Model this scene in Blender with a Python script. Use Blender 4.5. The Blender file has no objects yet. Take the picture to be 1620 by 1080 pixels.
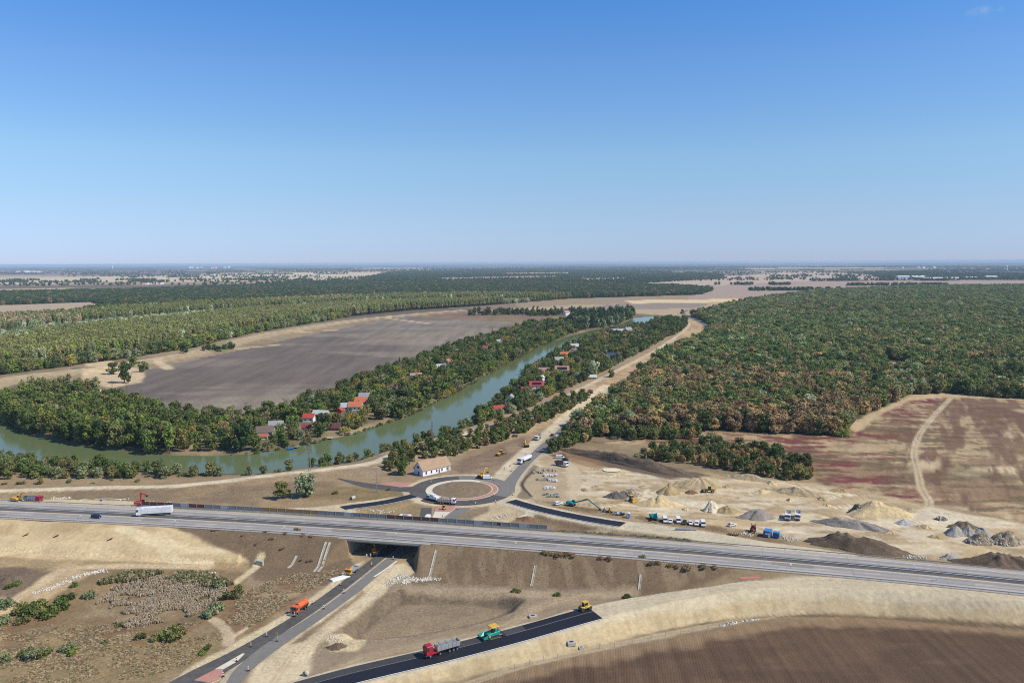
import bpy, bmesh, math, random
import numpy as np
from mathutils import Vector, Matrix

S = bpy.context.scene
C = S.collection
R_ = math.radians

# ------------------------------------------------------------------ camera, sky, sun, exposure
CAM_H, FOC = 120.0, 1260.0
PITCH, ROLL = math.atan(125.0 / FOC), R_(0.265)
CF = np.array([0, math.cos(PITCH), -math.sin(PITCH)])
_r0, _u0 = np.array([1.0, 0, 0]), np.array([0, math.sin(PITCH), math.cos(PITCH)])
CR = math.cos(ROLL) * _r0 - math.sin(ROLL) * _u0
CU = math.sin(ROLL) * _r0 + math.cos(ROLL) * _u0
cam = bpy.data.objects.new('camera', bpy.data.cameras.new('camera'))
C.objects.link(cam)
cam.matrix_world = Matrix(((CR[0], CU[0], -CF[0], 0), (CR[1], CU[1], -CF[1], 0), (CR[2], CU[2], -CF[2], CAM_H), (0, 0, 0, 1)))
cam.data.lens, cam.data.sensor_width = 28.0, 36.0
cam.data.clip_start, cam.data.clip_end = 1.0, 200000.0
S.camera = cam

SUN_EL, SUN_AZ = R_(46), R_(109)          # azimuth clockwise from +Y (the view direction)
w = bpy.data.worlds.new('World'); S.world = w; w.use_nodes = True
nt = w.node_tree
sky = nt.nodes.new('ShaderNodeTexSky'); sky.sky_type = 'NISHITA'; sky.sun_disc = False
sky.sun_elevation, sky.sun_rotation = SUN_EL, SUN_AZ
sky.altitude, sky.air_density, sky.dust_density, sky.ozone_density = 120, 1.0, 0.0, 5.0
bg = nt.nodes['Background']; bg.inputs[1].default_value = 0.1
tc = nt.nodes.new('ShaderNodeTexCoord'); sx = nt.nodes.new('ShaderNodeSeparateXYZ'); rp = nt.nodes.new('ShaderNodeValToRGB')
nt.links.new(tc.outputs['Generated'], sx.inputs[0]); nt.links.new(sx.outputs['Z'], rp.inputs[0])
SKY_TUNE = [(0.0, 0.57, 0.71, 1.22), (0.012, 0.60, 0.735, 1.23), (0.066, 0.82, 0.88, 1.09), (0.127, 0.96, 1.07, 1.15), (0.22, 0.86, 1.09, 1.33), (0.298, 0.62, 1.07, 1.44), (0.6, 0.6, 0.95, 1.3)]
while len(rp.color_ramp.elements) < len(SKY_TUNE): rp.color_ramp.elements.new(0.5)
for e, k in zip(rp.color_ramp.elements, SKY_TUNE): e.position = k[0]; e.color = (k[1] / 1.6, k[2] / 1.6, k[3] / 1.6, 1)
ml = nt.nodes.new('ShaderNodeVectorMath'); ml.operation = 'MULTIPLY'; ms_ = nt.nodes.new('ShaderNodeVectorMath'); ms_.operation = 'SCALE'; ms_.inputs['Scale'].default_value = 1.6 * 1.06
nt.links.new(sky.outputs[0], ml.inputs[0]); nt.links.new(rp.outputs[0], ml.inputs[1]); nt.links.new(ml.outputs[0], ms_.inputs[0]); nt.links.new(ms_.outputs[0], bg.inputs[0])
sun = bpy.data.objects.new('sun', bpy.data.lights.new('sun', 'SUN')); C.objects.link(sun)
sun.data.energy, sun.data.angle, sun.data.color = 4.5, R_(0.53), (1.0, 0.94, 0.83)
sd = Vector((math.sin(SUN_AZ) * math.cos(SUN_EL), math.cos(SUN_AZ) * math.cos(SUN_EL), math.sin(SUN_EL)))
sun.rotation_euler = sd.to_track_quat('Z', 'Y').to_euler()
S.view_settings.view_transform, S.view_settings.look = 'Standard', 'None'
S.view_settings.exposure, S.view_settings.gamma = 0.06, 1.0
S.cycles.volume_bounces = 1
S.cycles.max_bounces, S.cycles.diffuse_bounces, S.cycles.glossy_bounces, S.cycles.transparent_max_bounces = 6, 2, 2, 8
S.cycles.use_denoising = False
S.cycles.filter_width = 1.1
HAZE_D = 3.8e-5

# ------------------------------------------------------------------ helpers
def P(x, y, z=0.0):
    """world point at height z seen at photo pixel x, y (photo 1620 x 1080)"""
    d = CF + CR * (x - 810) / FOC + CU * (540 - y) / FOC
    t = (z - CAM_H) / d[2]
    return np.array([d[0] * t, d[1] * t, z])

def PP(pts, z=0.0):
    return np.array([P(p[0], p[1], p[2] if len(p) > 2 else z) for p in pts])

def spline(pts, n=8):
    """Catmull-Rom through the points, n steps a span"""
    p = np.asarray(pts, float)
    q = np.vstack([2 * p[0] - p[1], p, 2 * p[-1] - p[-2]])
    out = []
    for i in range(1, len(q) - 2):
        a, b, c, d = q[i - 1], q[i], q[i + 1], q[i + 2]
        for k in range(n):
            t = k / n
            out.append(0.5 * (2 * b + (c - a) * t + (2 * a - 5 * b + 4 * c - d) * t * t + (3 * b - a - 3 * c + d) * t ** 3))
    out.append(q[-2])
    return np.array(out)

def hash2(ix, iy, seed):
    h = (ix.astype(np.int64) * 374761393 + iy.astype(np.int64) * 668265263 + seed * 974634777) & 0x7fffffff
    h = ((h ^ (h >> 13)) * 1274126177) & 0x7fffffff
    h = h ^ (h >> 16)
    return (h & 0xffff) / 65535.0

def vnoise(x, y, s, seed=0):
    x, y = x / s, y / s
    ix, iy = np.floor(x), np.floor(y)
    fx, fy = x - ix, y - iy
    fx, fy = fx * fx * (3 - 2 * fx), fy * fy * (3 - 2 * fy)
    a, b = hash2(ix, iy, seed), hash2(ix + 1, iy, seed)
    c, d = hash2(ix, iy + 1, seed), hash2(ix + 1, iy + 1, seed)
    return (a + (b - a) * fx) * (1 - fy) + (c + (d - c) * fx) * fy

def fbm(x, y, s, seed=0, o=3):
    v, a, t = 0, 1.0, 0
    for i in range(o):
        v = v + a * vnoise(x, y, s / 2 ** i, seed + i * 17); t += a; a *= 0.5
    return v / t

def seg_dist(x, y, line):
    """distance to a polyline, and its z at the nearest point"""
    best = np.full(x.shape, 1e9); zz = np.zeros(x.shape)
    for a, b in zip(line[:-1], line[1:]):
        dx, dy = b[0] - a[0], b[1] - a[1]
        L = dx * dx + dy * dy + 1e-9
        t = np.clip(((x - a[0]) * dx + (y - a[1]) * dy) / L, 0, 1)
        d = np.hypot(x - a[0] - t * dx, y - a[1] - t * dy)
        m = d < best
        best[m] = d[m]; zz[m] = (a[2] + t * (b[2] - a[2]))[m]
    return best, zz

def inside(x, y, poly):
    r = np.zeros(x.shape, bool)
    n = len(poly)
    for i in range(n):
        a, b = poly[i], poly[(i + 1) % n]
        if a[1] == b[1]: continue
        c = (a[1] > y) != (b[1] > y)
        r ^= c & (x < (b[0] - a[0]) * (y - a[1]) / (b[1] - a[1]) + a[0])
    return r

def sdist(x, y, poly):
    """signed distance to a polygon, positive inside"""
    d, _ = seg_dist(x, y, np.vstack([poly, poly[:1]]))
    return np.where(inside(x, y, poly), d, -d)

def sm(a, b, v):
    t = np.clip((v - a) / (b - a), 0, 1)
    return t * t * (3 - 2 * t)

def lin(*c):
    """sRGB 0-255 to linear"""
    return tuple((v / 255 / 12.92) if v <= 10 else ((v / 255 + 0.055) / 1.055) ** 2.4 for v in c)

def alb(*c):
    """albedo of a sunlit flat surface that shows as this sRGB colour in this light"""
    return tuple(min(0.85, v / k) for v, k in zip(lin(*c), (1.10, 1.12, 1.23)))

# ------------------------------------------------------------------ materials
_mats = {}
def mat(name, col=(0.5, 0.5, 0.5), rough=0.75, metal=0.0, noise=0.0, nscale=1.0, bump=0.0, bscale=None, vcol=False, world=False, furrow=None, emit=None):
    if name in _mats: return _mats[name]
    m = bpy.data.materials.new(name); m.use_nodes = True; _mats[name] = m
    t = m.node_tree; n = t.nodes; b = n['Principled BSDF']; L = t.links.new
    b.inputs['Roughness'].default_value = rough; b.inputs['Metallic'].default_value = metal
    b.inputs['Specular IOR Level'].default_value = 0.25 if rough > 0.6 else 0.5
    if vcol:
        a = n.new('ShaderNodeAttribute'); a.attribute_name = 'Col'; src = a.outputs['Color']
    else:
        a = n.new('ShaderNodeRGB'); a.outputs[0].default_value = (*col, 1); src = a.outputs[0]
    pos = n.new('ShaderNodeNewGeometry').outputs['Position'] if world else n.new('ShaderNodeTexCoord').outputs['Object']
    def tex(scale, detail=4.0, rg=0.6):
        x = n.new('ShaderNodeTexNoise'); x.inputs['Scale'].default_value = scale; x.inputs['Detail'].default_value = detail + 2
        x.inputs['Roughness'].default_value = rg; L(pos, x.inputs['Vector']); return x.outputs['Fac']
    def scale_by(src, fac, lo, hi):
        r = n.new('ShaderNodeMapRange'); r.inputs['From Min'].default_value = 0.3; r.inputs['From Max'].default_value = 0.7
        r.inputs['To Min'].default_value = lo; r.inputs['To Max'].default_value = hi; L(fac, r.inputs['Value'])
        x = n.new('ShaderNodeVectorMath'); x.operation = 'SCALE'; L(src, x.inputs[0]); L(r.outputs[0], x.inputs['Scale']); return x.outputs[0]
    if noise:
        src = scale_by(src, tex(nscale), 1 - noise, 1 + noise)
        src = scale_by(src, tex(nscale * 0.13, 3), 1 - noise * 0.7, 1 + noise * 0.7)
        if vcol: src = scale_by(src, tex(nscale * 3.0, 3, 0.7), 1 - noise, 1 + noise)
    if furrow:
        ang, per, amt = furrow
        mp = n.new('ShaderNodeMapping'); mp.inputs['Rotation'].default_value = (0, 0, ang); L(pos, mp.inputs['Vector'])
        wv = n.new('ShaderNodeTexWave'); wv.bands_direction = 'X'; wv.inputs['Scale'].default_value = 0.314 / per
        wv.inputs['Distortion'].default_value = 2.2; wv.inputs['Detail'].default_value = 3; wv.inputs['Detail Scale'].default_value = 0.6
        L(mp.outputs[0], wv.inputs['Vector']); src = scale_by(src, wv.outputs['Fac'], 1 - amt, 1 + amt)
        mp2 = n.new('ShaderNodeMapping'); mp2.inputs['Rotation'].default_value = (0, 0, ang); mp2.inputs['Scale'].default_value = (1.0 / per, 0.02, 1)
        L(pos, mp2.inputs['Vector'])
        nz = n.new('ShaderNodeTexNoise'); nz.inputs['Scale'].default_value = 0.35; nz.inputs['Detail'].default_value = 4; L(mp2.outputs[0], nz.inputs['Vector'])
        src = scale_by(src, nz.outputs['Fac'], 1 - 2.2 * amt, 1 + 2.2 * amt)
    L(src, b.inputs['Base Color'])
    if bump:
        bp = n.new('ShaderNodeBump'); bp.inputs['Strength'].default_value = min(1.0, bump); bp.inputs['Distance'].default_value = max(1.0, bump) * 0.3
        L(tex(bscale or nscale, 3), bp.inputs['Height']); L(bp.outputs[0], b.inputs['Normal'])
    if emit: b.inputs['Emission Color'].default_value = (*col, 1); b.inputs['Emission Strength'].default_value = emit
    return m

# ------------------------------------------------------------------ mesh builder
class MB:
    def __init__(s): s.v, s.f, s.m = [], [], []
    def face(s, pts, mi=0):
        i = len(s.v); s.v += [tuple(map(float, p)) for p in pts]; s.f.append(tuple(range(i, i + len(pts)))); s.m.append(mi)
    def box(s, c, d, mi=0, rz=0.0, top=1.0, ty=None):
        """box centred on x, y with its bottom at z; top scales the upper face (top along x, ty along y)"""
        i = len(s.v); x, y, z = c; ty = top if ty is None else ty
        cs, sn = math.cos(rz), math.sin(rz)
        for k, (kx, ky) in ((0, (1, 1)), (1, (top, ty))):
            for a, b in ((-1, -1), (1, -1), (1, 1), (-1, 1)):
                px, py = a * d[0] / 2 * kx, b * d[1] / 2 * ky
                s.v.append((x + px * cs - py * sn, y + px * sn + py * cs, z + k * d[2]))
        for q in ((3, 2, 1, 0), (4, 5, 6, 7), (0, 1, 5, 4), (1, 2, 6, 5), (2, 3, 7, 6), (3, 0, 4, 7)):
            s.f.append(tuple(i + j for j in q)); s.m.append(mi)
        return s
    def prism(s, prof, y0, y1, mi=0):
        """x-z profile (counter-clockwise seen from -y) extruded from y0 to y1"""
        i = len(s.v); n = len(prof)
        s.v += [(p[0], y0, p[1]) for p in prof] + [(p[0], y1, p[1]) for p in prof]
        s.f.append(tuple(range(i, i + n))); s.f.append(tuple(range(i + 2 * n - 1, i + n - 1, -1))); s.m += [mi, mi]
        for k in range(n):
            l = (k + 1) % n
            s.f.append((i + k, i + n + k, i + n + l, i + l)); s.m.append(mi)
        return s
    def cyl(s, a, b, r0, r1=None, n=10, mi=0):
        r1 = r0 if r1 is None else r1
        a, b = Vector(a), Vector(b); z = (b - a).normalized()
        u = z.orthogonal().normalized(); v = z.cross(u); i = len(s.v)
        for c, r in ((a, r0), (b, r1)):
            for k in range(n):
                t = 2 * math.pi * k / n; s.v.append(tuple(c + u * (r * math.cos(t)) + v * (r * math.sin(t))))
        for k in range(n):
            l = (k + 1) % n; s.f.append((i + k, i + l, i + n + l, i + n + k)); s.m.append(mi)
        s.f.append(tuple(range(i + n - 1, i - 1, -1))); s.f.append(tuple(range(i + n, i + 2 * n))); s.m += [mi, mi]
        return s
    def bar(s, a, b, wd, h, mi=0):
        """rectangular bar from a to b, h tall (in the vertical plane), wd wide"""
        a, b = Vector(a), Vector(b); z = (b - a).normalized()
        side = z.cross(Vector((0, 0, 1))); side = (side if side.length > 1e-3 else Vector((0, 1, 0))).normalized(); up = side.cross(z)
        i = len(s.v)
        for c in (a, b):
            for p, q in ((-1, -1), (1, -1), (1, 1), (-1, 1)): s.v.append(tuple(c + side * (p * wd / 2) + up * (q * h / 2)))
        for q in ((3, 2, 1, 0), (4, 5, 6, 7), (0, 1, 5, 4), (1, 2, 6, 5), (2, 3, 7, 6), (3, 0, 4, 7)):
            s.f.append(tuple(i + j for j in q)); s.m.append(mi)
        return s
    def mesh(s, name, mats, smooth=False):
        me = bpy.data.meshes.new(name); me.from_pydata(s.v, [], s.f)
        for m in (mats if isinstance(mats, (list, tuple)) else [mats]): me.materials.append(m)
        me.polygons.foreach_set('material_index', s.m)
        if smooth: me.polygons.foreach_set('use_smooth', [True] * len(s.f))
        me.update(); return me
    def build(s, name, mats, parent=None, smooth=False, bevel=0.0):
        me = s.mesh(name, mats, smooth)
        if bevel:
            bm = bmesh.new(); bm.from_mesh(me); bmesh.ops.remove_doubles(bm, verts=bm.verts, dist=1e-4)
            bmesh.ops.recalc_face_normals(bm, faces=bm.faces)
            bmesh.ops.bevel(bm, geom=[e for e in bm.edges if e.is_manifold and e.calc_face_angle(0) > 0.6], offset=bevel, segments=1, affect='EDGES', clamp_overlap=True)
            bm.to_mesh(me); bm.free()
        o = bpy.data.objects.new(name, me); C.objects.link(o)
        if parent is not None: o.parent = parent
        return o

def tag(o, label=None, cat=None, group=None, kind=None):
    for k, v in (('label', label), ('category', cat), ('group', group), ('kind', kind)):
        if v: o[k] = v
    return o

def empty(name, loc, rz=0.0):
    o = bpy.data.objects.new(name, None); C.objects.link(o); o.empty_display_size = 0.5
    o.location = loc; o.rotation_euler = (0, 0, rz); return o

KIDS = {}
def copy_tree(o, parent=None):
    c = o.copy(); C.objects.link(c)
    if parent is not None: c.parent = parent
    for ch in [x for x in o.children]: copy_tree(ch, c)
    return c
# ------------------------------------------------------------------ the lie of the land: lines and outlines traced on the photograph, then put on the ground
MW = spline(PP([(-330, 790), (0, 805.5), (205, 815), (410, 826), (610, 838.5), (810, 852.5), (1010, 867.5), (1210, 884), (1420, 902.5), (1620, 922), (1900, 950)], 7.0), 6)
LEVEE = spline(PP([(-60, 618), (15, 596), (150, 580), (300, 556), (400, 531), (480, 517), (560, 505), (650, 496), (735, 489)], 4.0), 4)
TRACK = spline(PP([(-80, 778, 1), (0, 776, 1), (150, 771, 1), (280, 768, 1), (440, 750, 1.5), (520, 741, 2), (590, 731, 2.5), (640, 712, 3), (740, 684, 3.5), (830, 655, 4), (900, 624, 4), (960, 594, 4), (1035, 555, 4), (1082, 523, 4), (1090, 510, 4), (1070, 500, 3)]), 5)
RAMP_NW = spline(PP([(-200, 790, 6.8), (0, 796.5, 6.6), (120, 797, 6.5), (260, 803, 6.2), (400, 812, 5), (500, 808, 3.6), (560, 801, 2.2), (610, 794, 1), (655, 784, 0.2)]), 5)
RAMP_NE = spline(PP([(808, 792, 0.2), (850, 804, 1), (910, 817, 2.2), (975, 828, 3.6), (1060, 839, 4.8), (1140, 852, 5.8), (1210, 864, 6.6), (1330, 880, 6.9)]), 5)
RAMP_SE = spline(PP([(300, 1140, 0.3), (440, 1100, 0.6), (560, 1067, 1.2), (700, 1034, 2.2), (820, 1003, 3.2), (930, 972, 4.4), (1010, 953, 5.2), (1110, 935, 6.1), (1200, 923, 6.8), (1320, 923, 6.9), (1430, 929, 7.0), (1540, 938, 7.0), (1700, 952, 7.0)]), 5)
UND_A, UND_B = P(560, 906), P(690, 810)          # axis of the road under the bridge
und_dir = (UND_B - UND_A)[:2] / np.linalg.norm((UND_B - UND_A)[:2])
# the road's own middle where it passes under the motorway
UND_C = P(608, 881)[:2] + und_dir * 8
UND_N = np.array([-und_dir[1], und_dir[0]])
UND_HW = 14.6

RIVER_Z = -1.6
RIVER = PP([(-250, 655), (0, 655), (18, 672), (60, 691), (120, 704), (180, 712), (240, 719), (330, 721), (400, 718), (470, 706), (560, 686), (640, 661), (720, 622), (790, 583), (850, 550), (893, 534), (930, 524), (985, 512), (1005, 503), (1030, 500), (1052, 503), (1045, 512), (1010, 518), (962, 528), (920, 542), (884, 558), (835, 590), (799, 625), (753, 664), (709, 687), (627, 710), (566, 728), (480, 740), (400, 750), (300, 748), (170, 737), (60, 728), (0, 722), (-250, 712)], RIVER_Z)

BASIN = PP([(628, 930), (720, 931), (795, 936), (833, 948), (815, 968), (760, 985), (690, 1000), (600, 1012), (545, 1012), (540, 990), (575, 960)])
WET = PP([(-60, 925), (60, 935), (200, 905), (350, 915), (375, 925), (345, 965), (305, 1000), (200, 1022), (0, 1040), (-60, 1040)])
BIG_FIELD = PP([(175, 616), (240, 650), (310, 657), (420, 652), (500, 632), (580, 598), (650, 575), (700, 557), (770, 532), (845, 513), (720, 506), (640, 501), (560, 515), (460, 536), (370, 556), (290, 572), (233, 585), (224, 597)])
BROWN_FIELD = PP([(640, 499), (700, 491), (830, 495), (940, 500), (930, 510), (845, 512), (720, 505)])
FRONT_FIELD = PP([(660, 1110), (760, 1075), (900, 1040), (1060, 1010), (1200, 985), (1330, 975), (1480, 985), (1680, 996), (1800, 1010), (1800, 1200), (660, 1200)])
RED_FIELD = PP([(880, 700), (960, 697), (1100, 683), (1200, 686), (1340, 690), (1360, 665), (1400, 645), (1450, 627), (1500, 624), (1740, 636), (1740, 835), (1620, 826), (1500, 802), (1300, 768), (1280, 742), (1130, 705), (1000, 702)])
YARD = PP([(800, 780), (822, 745), (850, 725), (890, 712), (960, 722), (1070, 744), (1180, 753), (1290, 764), (1420, 790), (1500, 806), (1620, 830), (1760, 855), (1760, 905), (1620, 893), (1500, 885), (1400, 872), (1270, 855), (1130, 830), (1000, 815), (880, 800), (830, 790)])
WOOD_R = PP([(880, 690), (940, 640), (985, 610), (1040, 572), (1130, 528), (1095, 500), (1180, 478), (1300, 462), (1450, 455), (1800, 452), (1900, 640), (1620, 632), (1500, 622), (1440, 624), (1395, 643), (1345, 668), (1340, 690), (1200, 684), (1090, 680), (1000, 690)])
WOOD_L = PP([(-300, 640), (-100, 608), (20, 590), (150, 574), (300, 551), (400, 527), (560, 500), (650, 491), (760, 484), (905, 472), (1110, 466), (1120, 460), (1060, 453), (800, 446), (600, 447), (420, 452), (200, 460), (0, 464), (-300, 468)])

def road_pts(L, R, z=0.0, n=8):
    a, b = spline(PP(L, z), n), spline(PP(R, z), n)
    return a, b
# asphalt strips given by their two edges
ROADS = {
 'milled_lane': ([(120, 1145), (225, 1100), (300, 1062), (385, 1020), (470, 970), (530, 928), (580, 890), (600, 873), (660, 826), (664, 816), (666, 803)],
                 [(190, 1145), (285, 1100), (375, 1052), (440, 1006), (500, 966), (555, 925), (603, 887), (622, 873), (676, 828), (682, 816), (683, 803)]),
 'open_lane':   ([(344, 1160), (348, 1110), (362, 1072), (385, 1046), (425, 1015), (490, 975), (548, 934), (604, 889), (625, 873), (695, 826), (706, 816), (722, 803)],
                 [(360, 1160), (366, 1110), (384, 1076), (408, 1051), (448, 1020), (512, 976), (570, 934), (622, 889), (644, 873), (711, 826), (728, 816), (745, 803)]),
 'north_road':  ([(795, 764), (806, 752), (822, 735), (850, 708), (868, 693), (903, 663), (938, 636), (968, 614)],
                 [(814, 780), (818, 762), (838, 735), (866, 708), (884, 690), (916, 661), (948, 636), (976, 614)]),
 'far_road':    ([(958, 620), (985, 600), (1020, 578), (1060, 553), (1090, 534), (1109, 521), (1110, 514), (1096, 507), (1083, 501), (1078, 495), (1085, 490)],
                 [(967, 620), (994, 600), (1030, 578), (1069, 553), (1098, 536), (1117, 522), (1119, 513), (1104, 505), (1090, 499), (1084, 495), (1092, 490)]),
 'west_spur':   ([(540, 757), (570, 762), (605, 767), (640, 770), (665, 768)],
                 [(520, 752), (566, 768), (600, 774), (632, 777), (660, 780)]),
}
RB_C = (P(731, 774.5))[:2]; RB_IN, RB_AP, RB_OUT = 15.8, 19.3, 27.8

# ------------------------------------------------------------------ height of the ground
def height(x, y):
    h = (fbm(x, y, 26, 3) - 0.5) * 0.5 + (fbm(x, y, 5, 9) - 0.5) * 0.16
    r = np.hypot(x, y); near = r < 900
    xs, ys = x[near], y[near]; hs = h[near]
    # hollow of the wetland and the dug basin
    d = sdist(xs, ys, WET); hs = np.where(d > 0, hs - 2.0 * sm(0, 14, d), hs)
    d = sdist(xs, ys, BASIN); hs = np.where(d > 0, hs - 3.4 * sm(0, 5.5, d), hs)
    # roads lie flat
    for L, R in ROAD_W.values():
        d, _ = seg_dist(xs, ys, (L + R) / 2)
        hw = np.linalg.norm((L - R)[:, :2], axis=1).mean() / 2 + 1.5
        hs = hs * sm(hw, hw + 3, d)
    d = np.hypot(xs - RB_C[0], ys - RB_C[1]); hs *= sm(RB_OUT + 1, RB_OUT + 4, d)
    def bank(hs, line, hw, slope, rough=0.0):
        d, z = seg_dist(xs, ys, line)
        d = d + rough * (fbm(xs, ys, 9, 21) - 0.5)
        return np.maximum(hs, np.where(d > 60, -9, z - 0.12 - np.maximum(0, d - hw) * slope))
    hs = bank(hs, RAMP_NW, 8, 0.5, 1.0); hs = bank(hs, RAMP_NE, 6.5, 0.5, 1.0); hs = bank(hs, RAMP_SE, np.interp(xs, [20, 60], [6.2, 3.4]), np.interp(xs, [20, 60], [.62, .95]), 1.6)
    d, z = seg_dist(xs, ys, MW)
    south = ys < np.interp(xs, MW[:, 0], MW[:, 1])
    wide = 13.6 + 4.0 * sm(-88, -100, xs) * south
    dd = np.maximum(0, d + 1.2 * (fbm(xs, ys, 9, 5) - 0.5) - wide)
    bench = np.interp(dd + 1.5 * (fbm(xs, ys, 16, 6) - .5), [0, 5, 9.5, 15, 40], [0, 3.0, 3.5, 7.3, 9])
    mw = z - 0.12 - np.where(south & (xs < -110), bench, dd * 0.52)
    q = np.abs((xs - UND_C[0]) * UND_N[0] + (ys - UND_C[1]) * UND_N[1])
    wl = UND_HW + 1.0 + 0.32 * np.maximum(0, d - 12.5)
    mw = np.where(q < wl, mw - (wl - q) * 2.0, mw)
    mw = np.where((q < UND_HW + 1.2) & (d < 13.4), -9, mw)      # the underpass is open
    hs = np.maximum(hs, mw)
    h[near] = hs
    m = r < 4000
    xs, ys = x[m], y[m]; hs = h[m]
    d, z = seg_dist(xs, ys, LEVEE); hs = np.maximum(hs, np.where(d > 60, -9, z - np.maximum(0, d - 4) * 0.22))
    d, z = seg_dist(xs, ys, TRACK); hs = np.maximum(hs, np.where(d > 60, -9, z - np.maximum(0, d - 3.5) * 0.17))
    d = sdist(xs, ys, RIVER); hs = np.where(d > -7, np.minimum(hs, -0.32 * (d + 7) + 0.3), hs); hs = np.where(d > 6, -4.0, hs)
    h[m] = hs
    return h
ROAD_W = {k: road_pts(*v) for k, v in ROADS.items()}

# ------------------------------------------------------------------ ground sheet: rings of a fan of even screen detail, one vertex grid cut into named zones
NA = 1150
ang = np.linspace(R_(-47), R_(47), NA)
rad = [125.0]
while rad[-1] < 62000: rad.append(rad[-1] + min(max(0.45, rad[-1] ** 2 / (CAM_H * 840) * 1.15), rad[-1] * 0.045))
rad = np.array(rad); NR = len(rad)
GX = rad[:, None] * np.sin(ang)[None, :]; GY = rad[:, None] * np.cos(ang)[None, :]
gx, gy = GX.ravel(), GY.ravel()
gz = height(gx, gy)
gr = np.hypot(gx, gy)
col = np.zeros((len(gx), 3))

def paint(poly, c, soft=2.0, wob=3.0, ws=14.0, amt=1.0, mod=None, seed=1):
    """lay a colour over an outline with an uneven, soft edge"""
    mn, mx = poly.min(0) - 30, poly.max(0) + 30
    i = np.where((gx > mn[0]) & (gx < mx[0]) & (gy > mn[1]) & (gy < mx[1]))[0]
    if not len(i): return
    d = sdist(gx[i], gy[i], poly) + wob * (fbm(gx[i], gy[i], ws, seed) - 0.5) * 2
    a = sm(-soft, soft, d) * amt
    if mod is not None: a = a * mod(gx[i], gy[i])
    col[i] = col[i] * (1 - a[:, None]) + np.array(c) * a[:, None]

def stroke(line, wd, c, soft=1.0, wob=1.0, ws=10.0, amt=1.0, seed=2):
    mn, mx = line.min(0) - wd - 20, line.max(0) + wd + 20
    i = np.where((gx > mn[0]) & (gx < mx[0]) & (gy > mn[1]) & (gy < mx[1]))[0]
    if not len(i): return
    d, _ = seg_dist(gx[i], gy[i], line)
    d = wd - d + wob * (fbm(gx[i], gy[i], ws, seed) - 0.5) * 2
    a = sm(-soft, soft, d) * amt
    col[i] = col[i] * (1 - a[:, None]) + np.array(c) * a[:, None]

def offset2(line, d):
    t = np.gradient(line[:, :2], axis=0); t /= np.linalg.norm(t, axis=1)[:, None]
    o = line.copy(); o[:, 0] -= t[:, 1] * d; o[:, 1] += t[:, 0] * d; return o
def patches(s, lo, hi, seed):
    return lambda x, y: sm(lo, hi, fbm(x, y, s, seed, 4))

SAND, DUST, CLAY = alb(205, 187, 156), alb(186, 168, 140), alb(150, 131, 108)
DRY, DRYB, REDB = alb(146, 122, 94), alb(112, 90, 70), alb(128, 92, 60)
SOILD, FLOOR = alb(105, 90, 76), alb(82, 86, 56)
# dry grassland everywhere, with worn and greener patches
n1 = fbm(gx, gy, 60, 11); n2 = fbm(gx, gy, 14, 12, 4)
col[:] = np.array(alb(158, 137, 108)) * (0.75 + 0.5 * n2[:, None])
g = sm(0.52, 0.7, n1)[:, None] * 0.5; col[:] = col * (1 - g) + np.array(alb(122, 108, 80)) * g
# far plain: a patchwork of long fields
fa = gr > 1500
def patchwork(x, y):
    a = R_(8); u, v = x * math.cos(a) + y * math.sin(a), -x * math.sin(a) + y * math.cos(a)
    row = np.floor(v / 700 + 0.35 * np.sin(u / 5200)); off = hash2(row, row * 0 + 3, 5) * 2000
    cell = np.floor((u + off) / (900 + 1500 * hash2(row, row * 0 + 9, 6)))
    k = hash2(cell, row, 7)
    k2 = hash2(cell, row, 8)
    pal = np.array([alb(196, 176, 148), alb(178, 154, 122), alb(164, 142, 114), alb(136, 116, 98), alb(112, 98, 82), alb(92, 98, 72), alb(178, 160, 132), alb(84, 94, 66)])
    return pal[(k * 7.99).astype(int)] * (0.9 + 0.2 * k2[:, None])
def far_cover(x, y, c):
    k = sm(5200, 9000, np.hypot(x, y)) * sm(.40, .52, fbm(x * .5, y * 1.6, 1500, 71, 4)) * .9 * np.maximum(sm(-2600, -400, x), sm(9000, 13000, np.hypot(x, y))) + .7 * sm(12000, 24000, np.hypot(x, y)) * .8
    k = np.clip(k, 0, .92)[:, None]; return c * (1 - k) + np.array(alb(58, 70, 54)) * k
pw = patchwork(gx[fa] + 60 * (n1[fa] - 0.5), gy[fa])
t = sm(1500, 1900, gr[fa])[:, None]
pw = far_cover(gx[fa], gy[fa], pw); col[fa] = col[fa] * (1 - t) + pw * t
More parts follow.
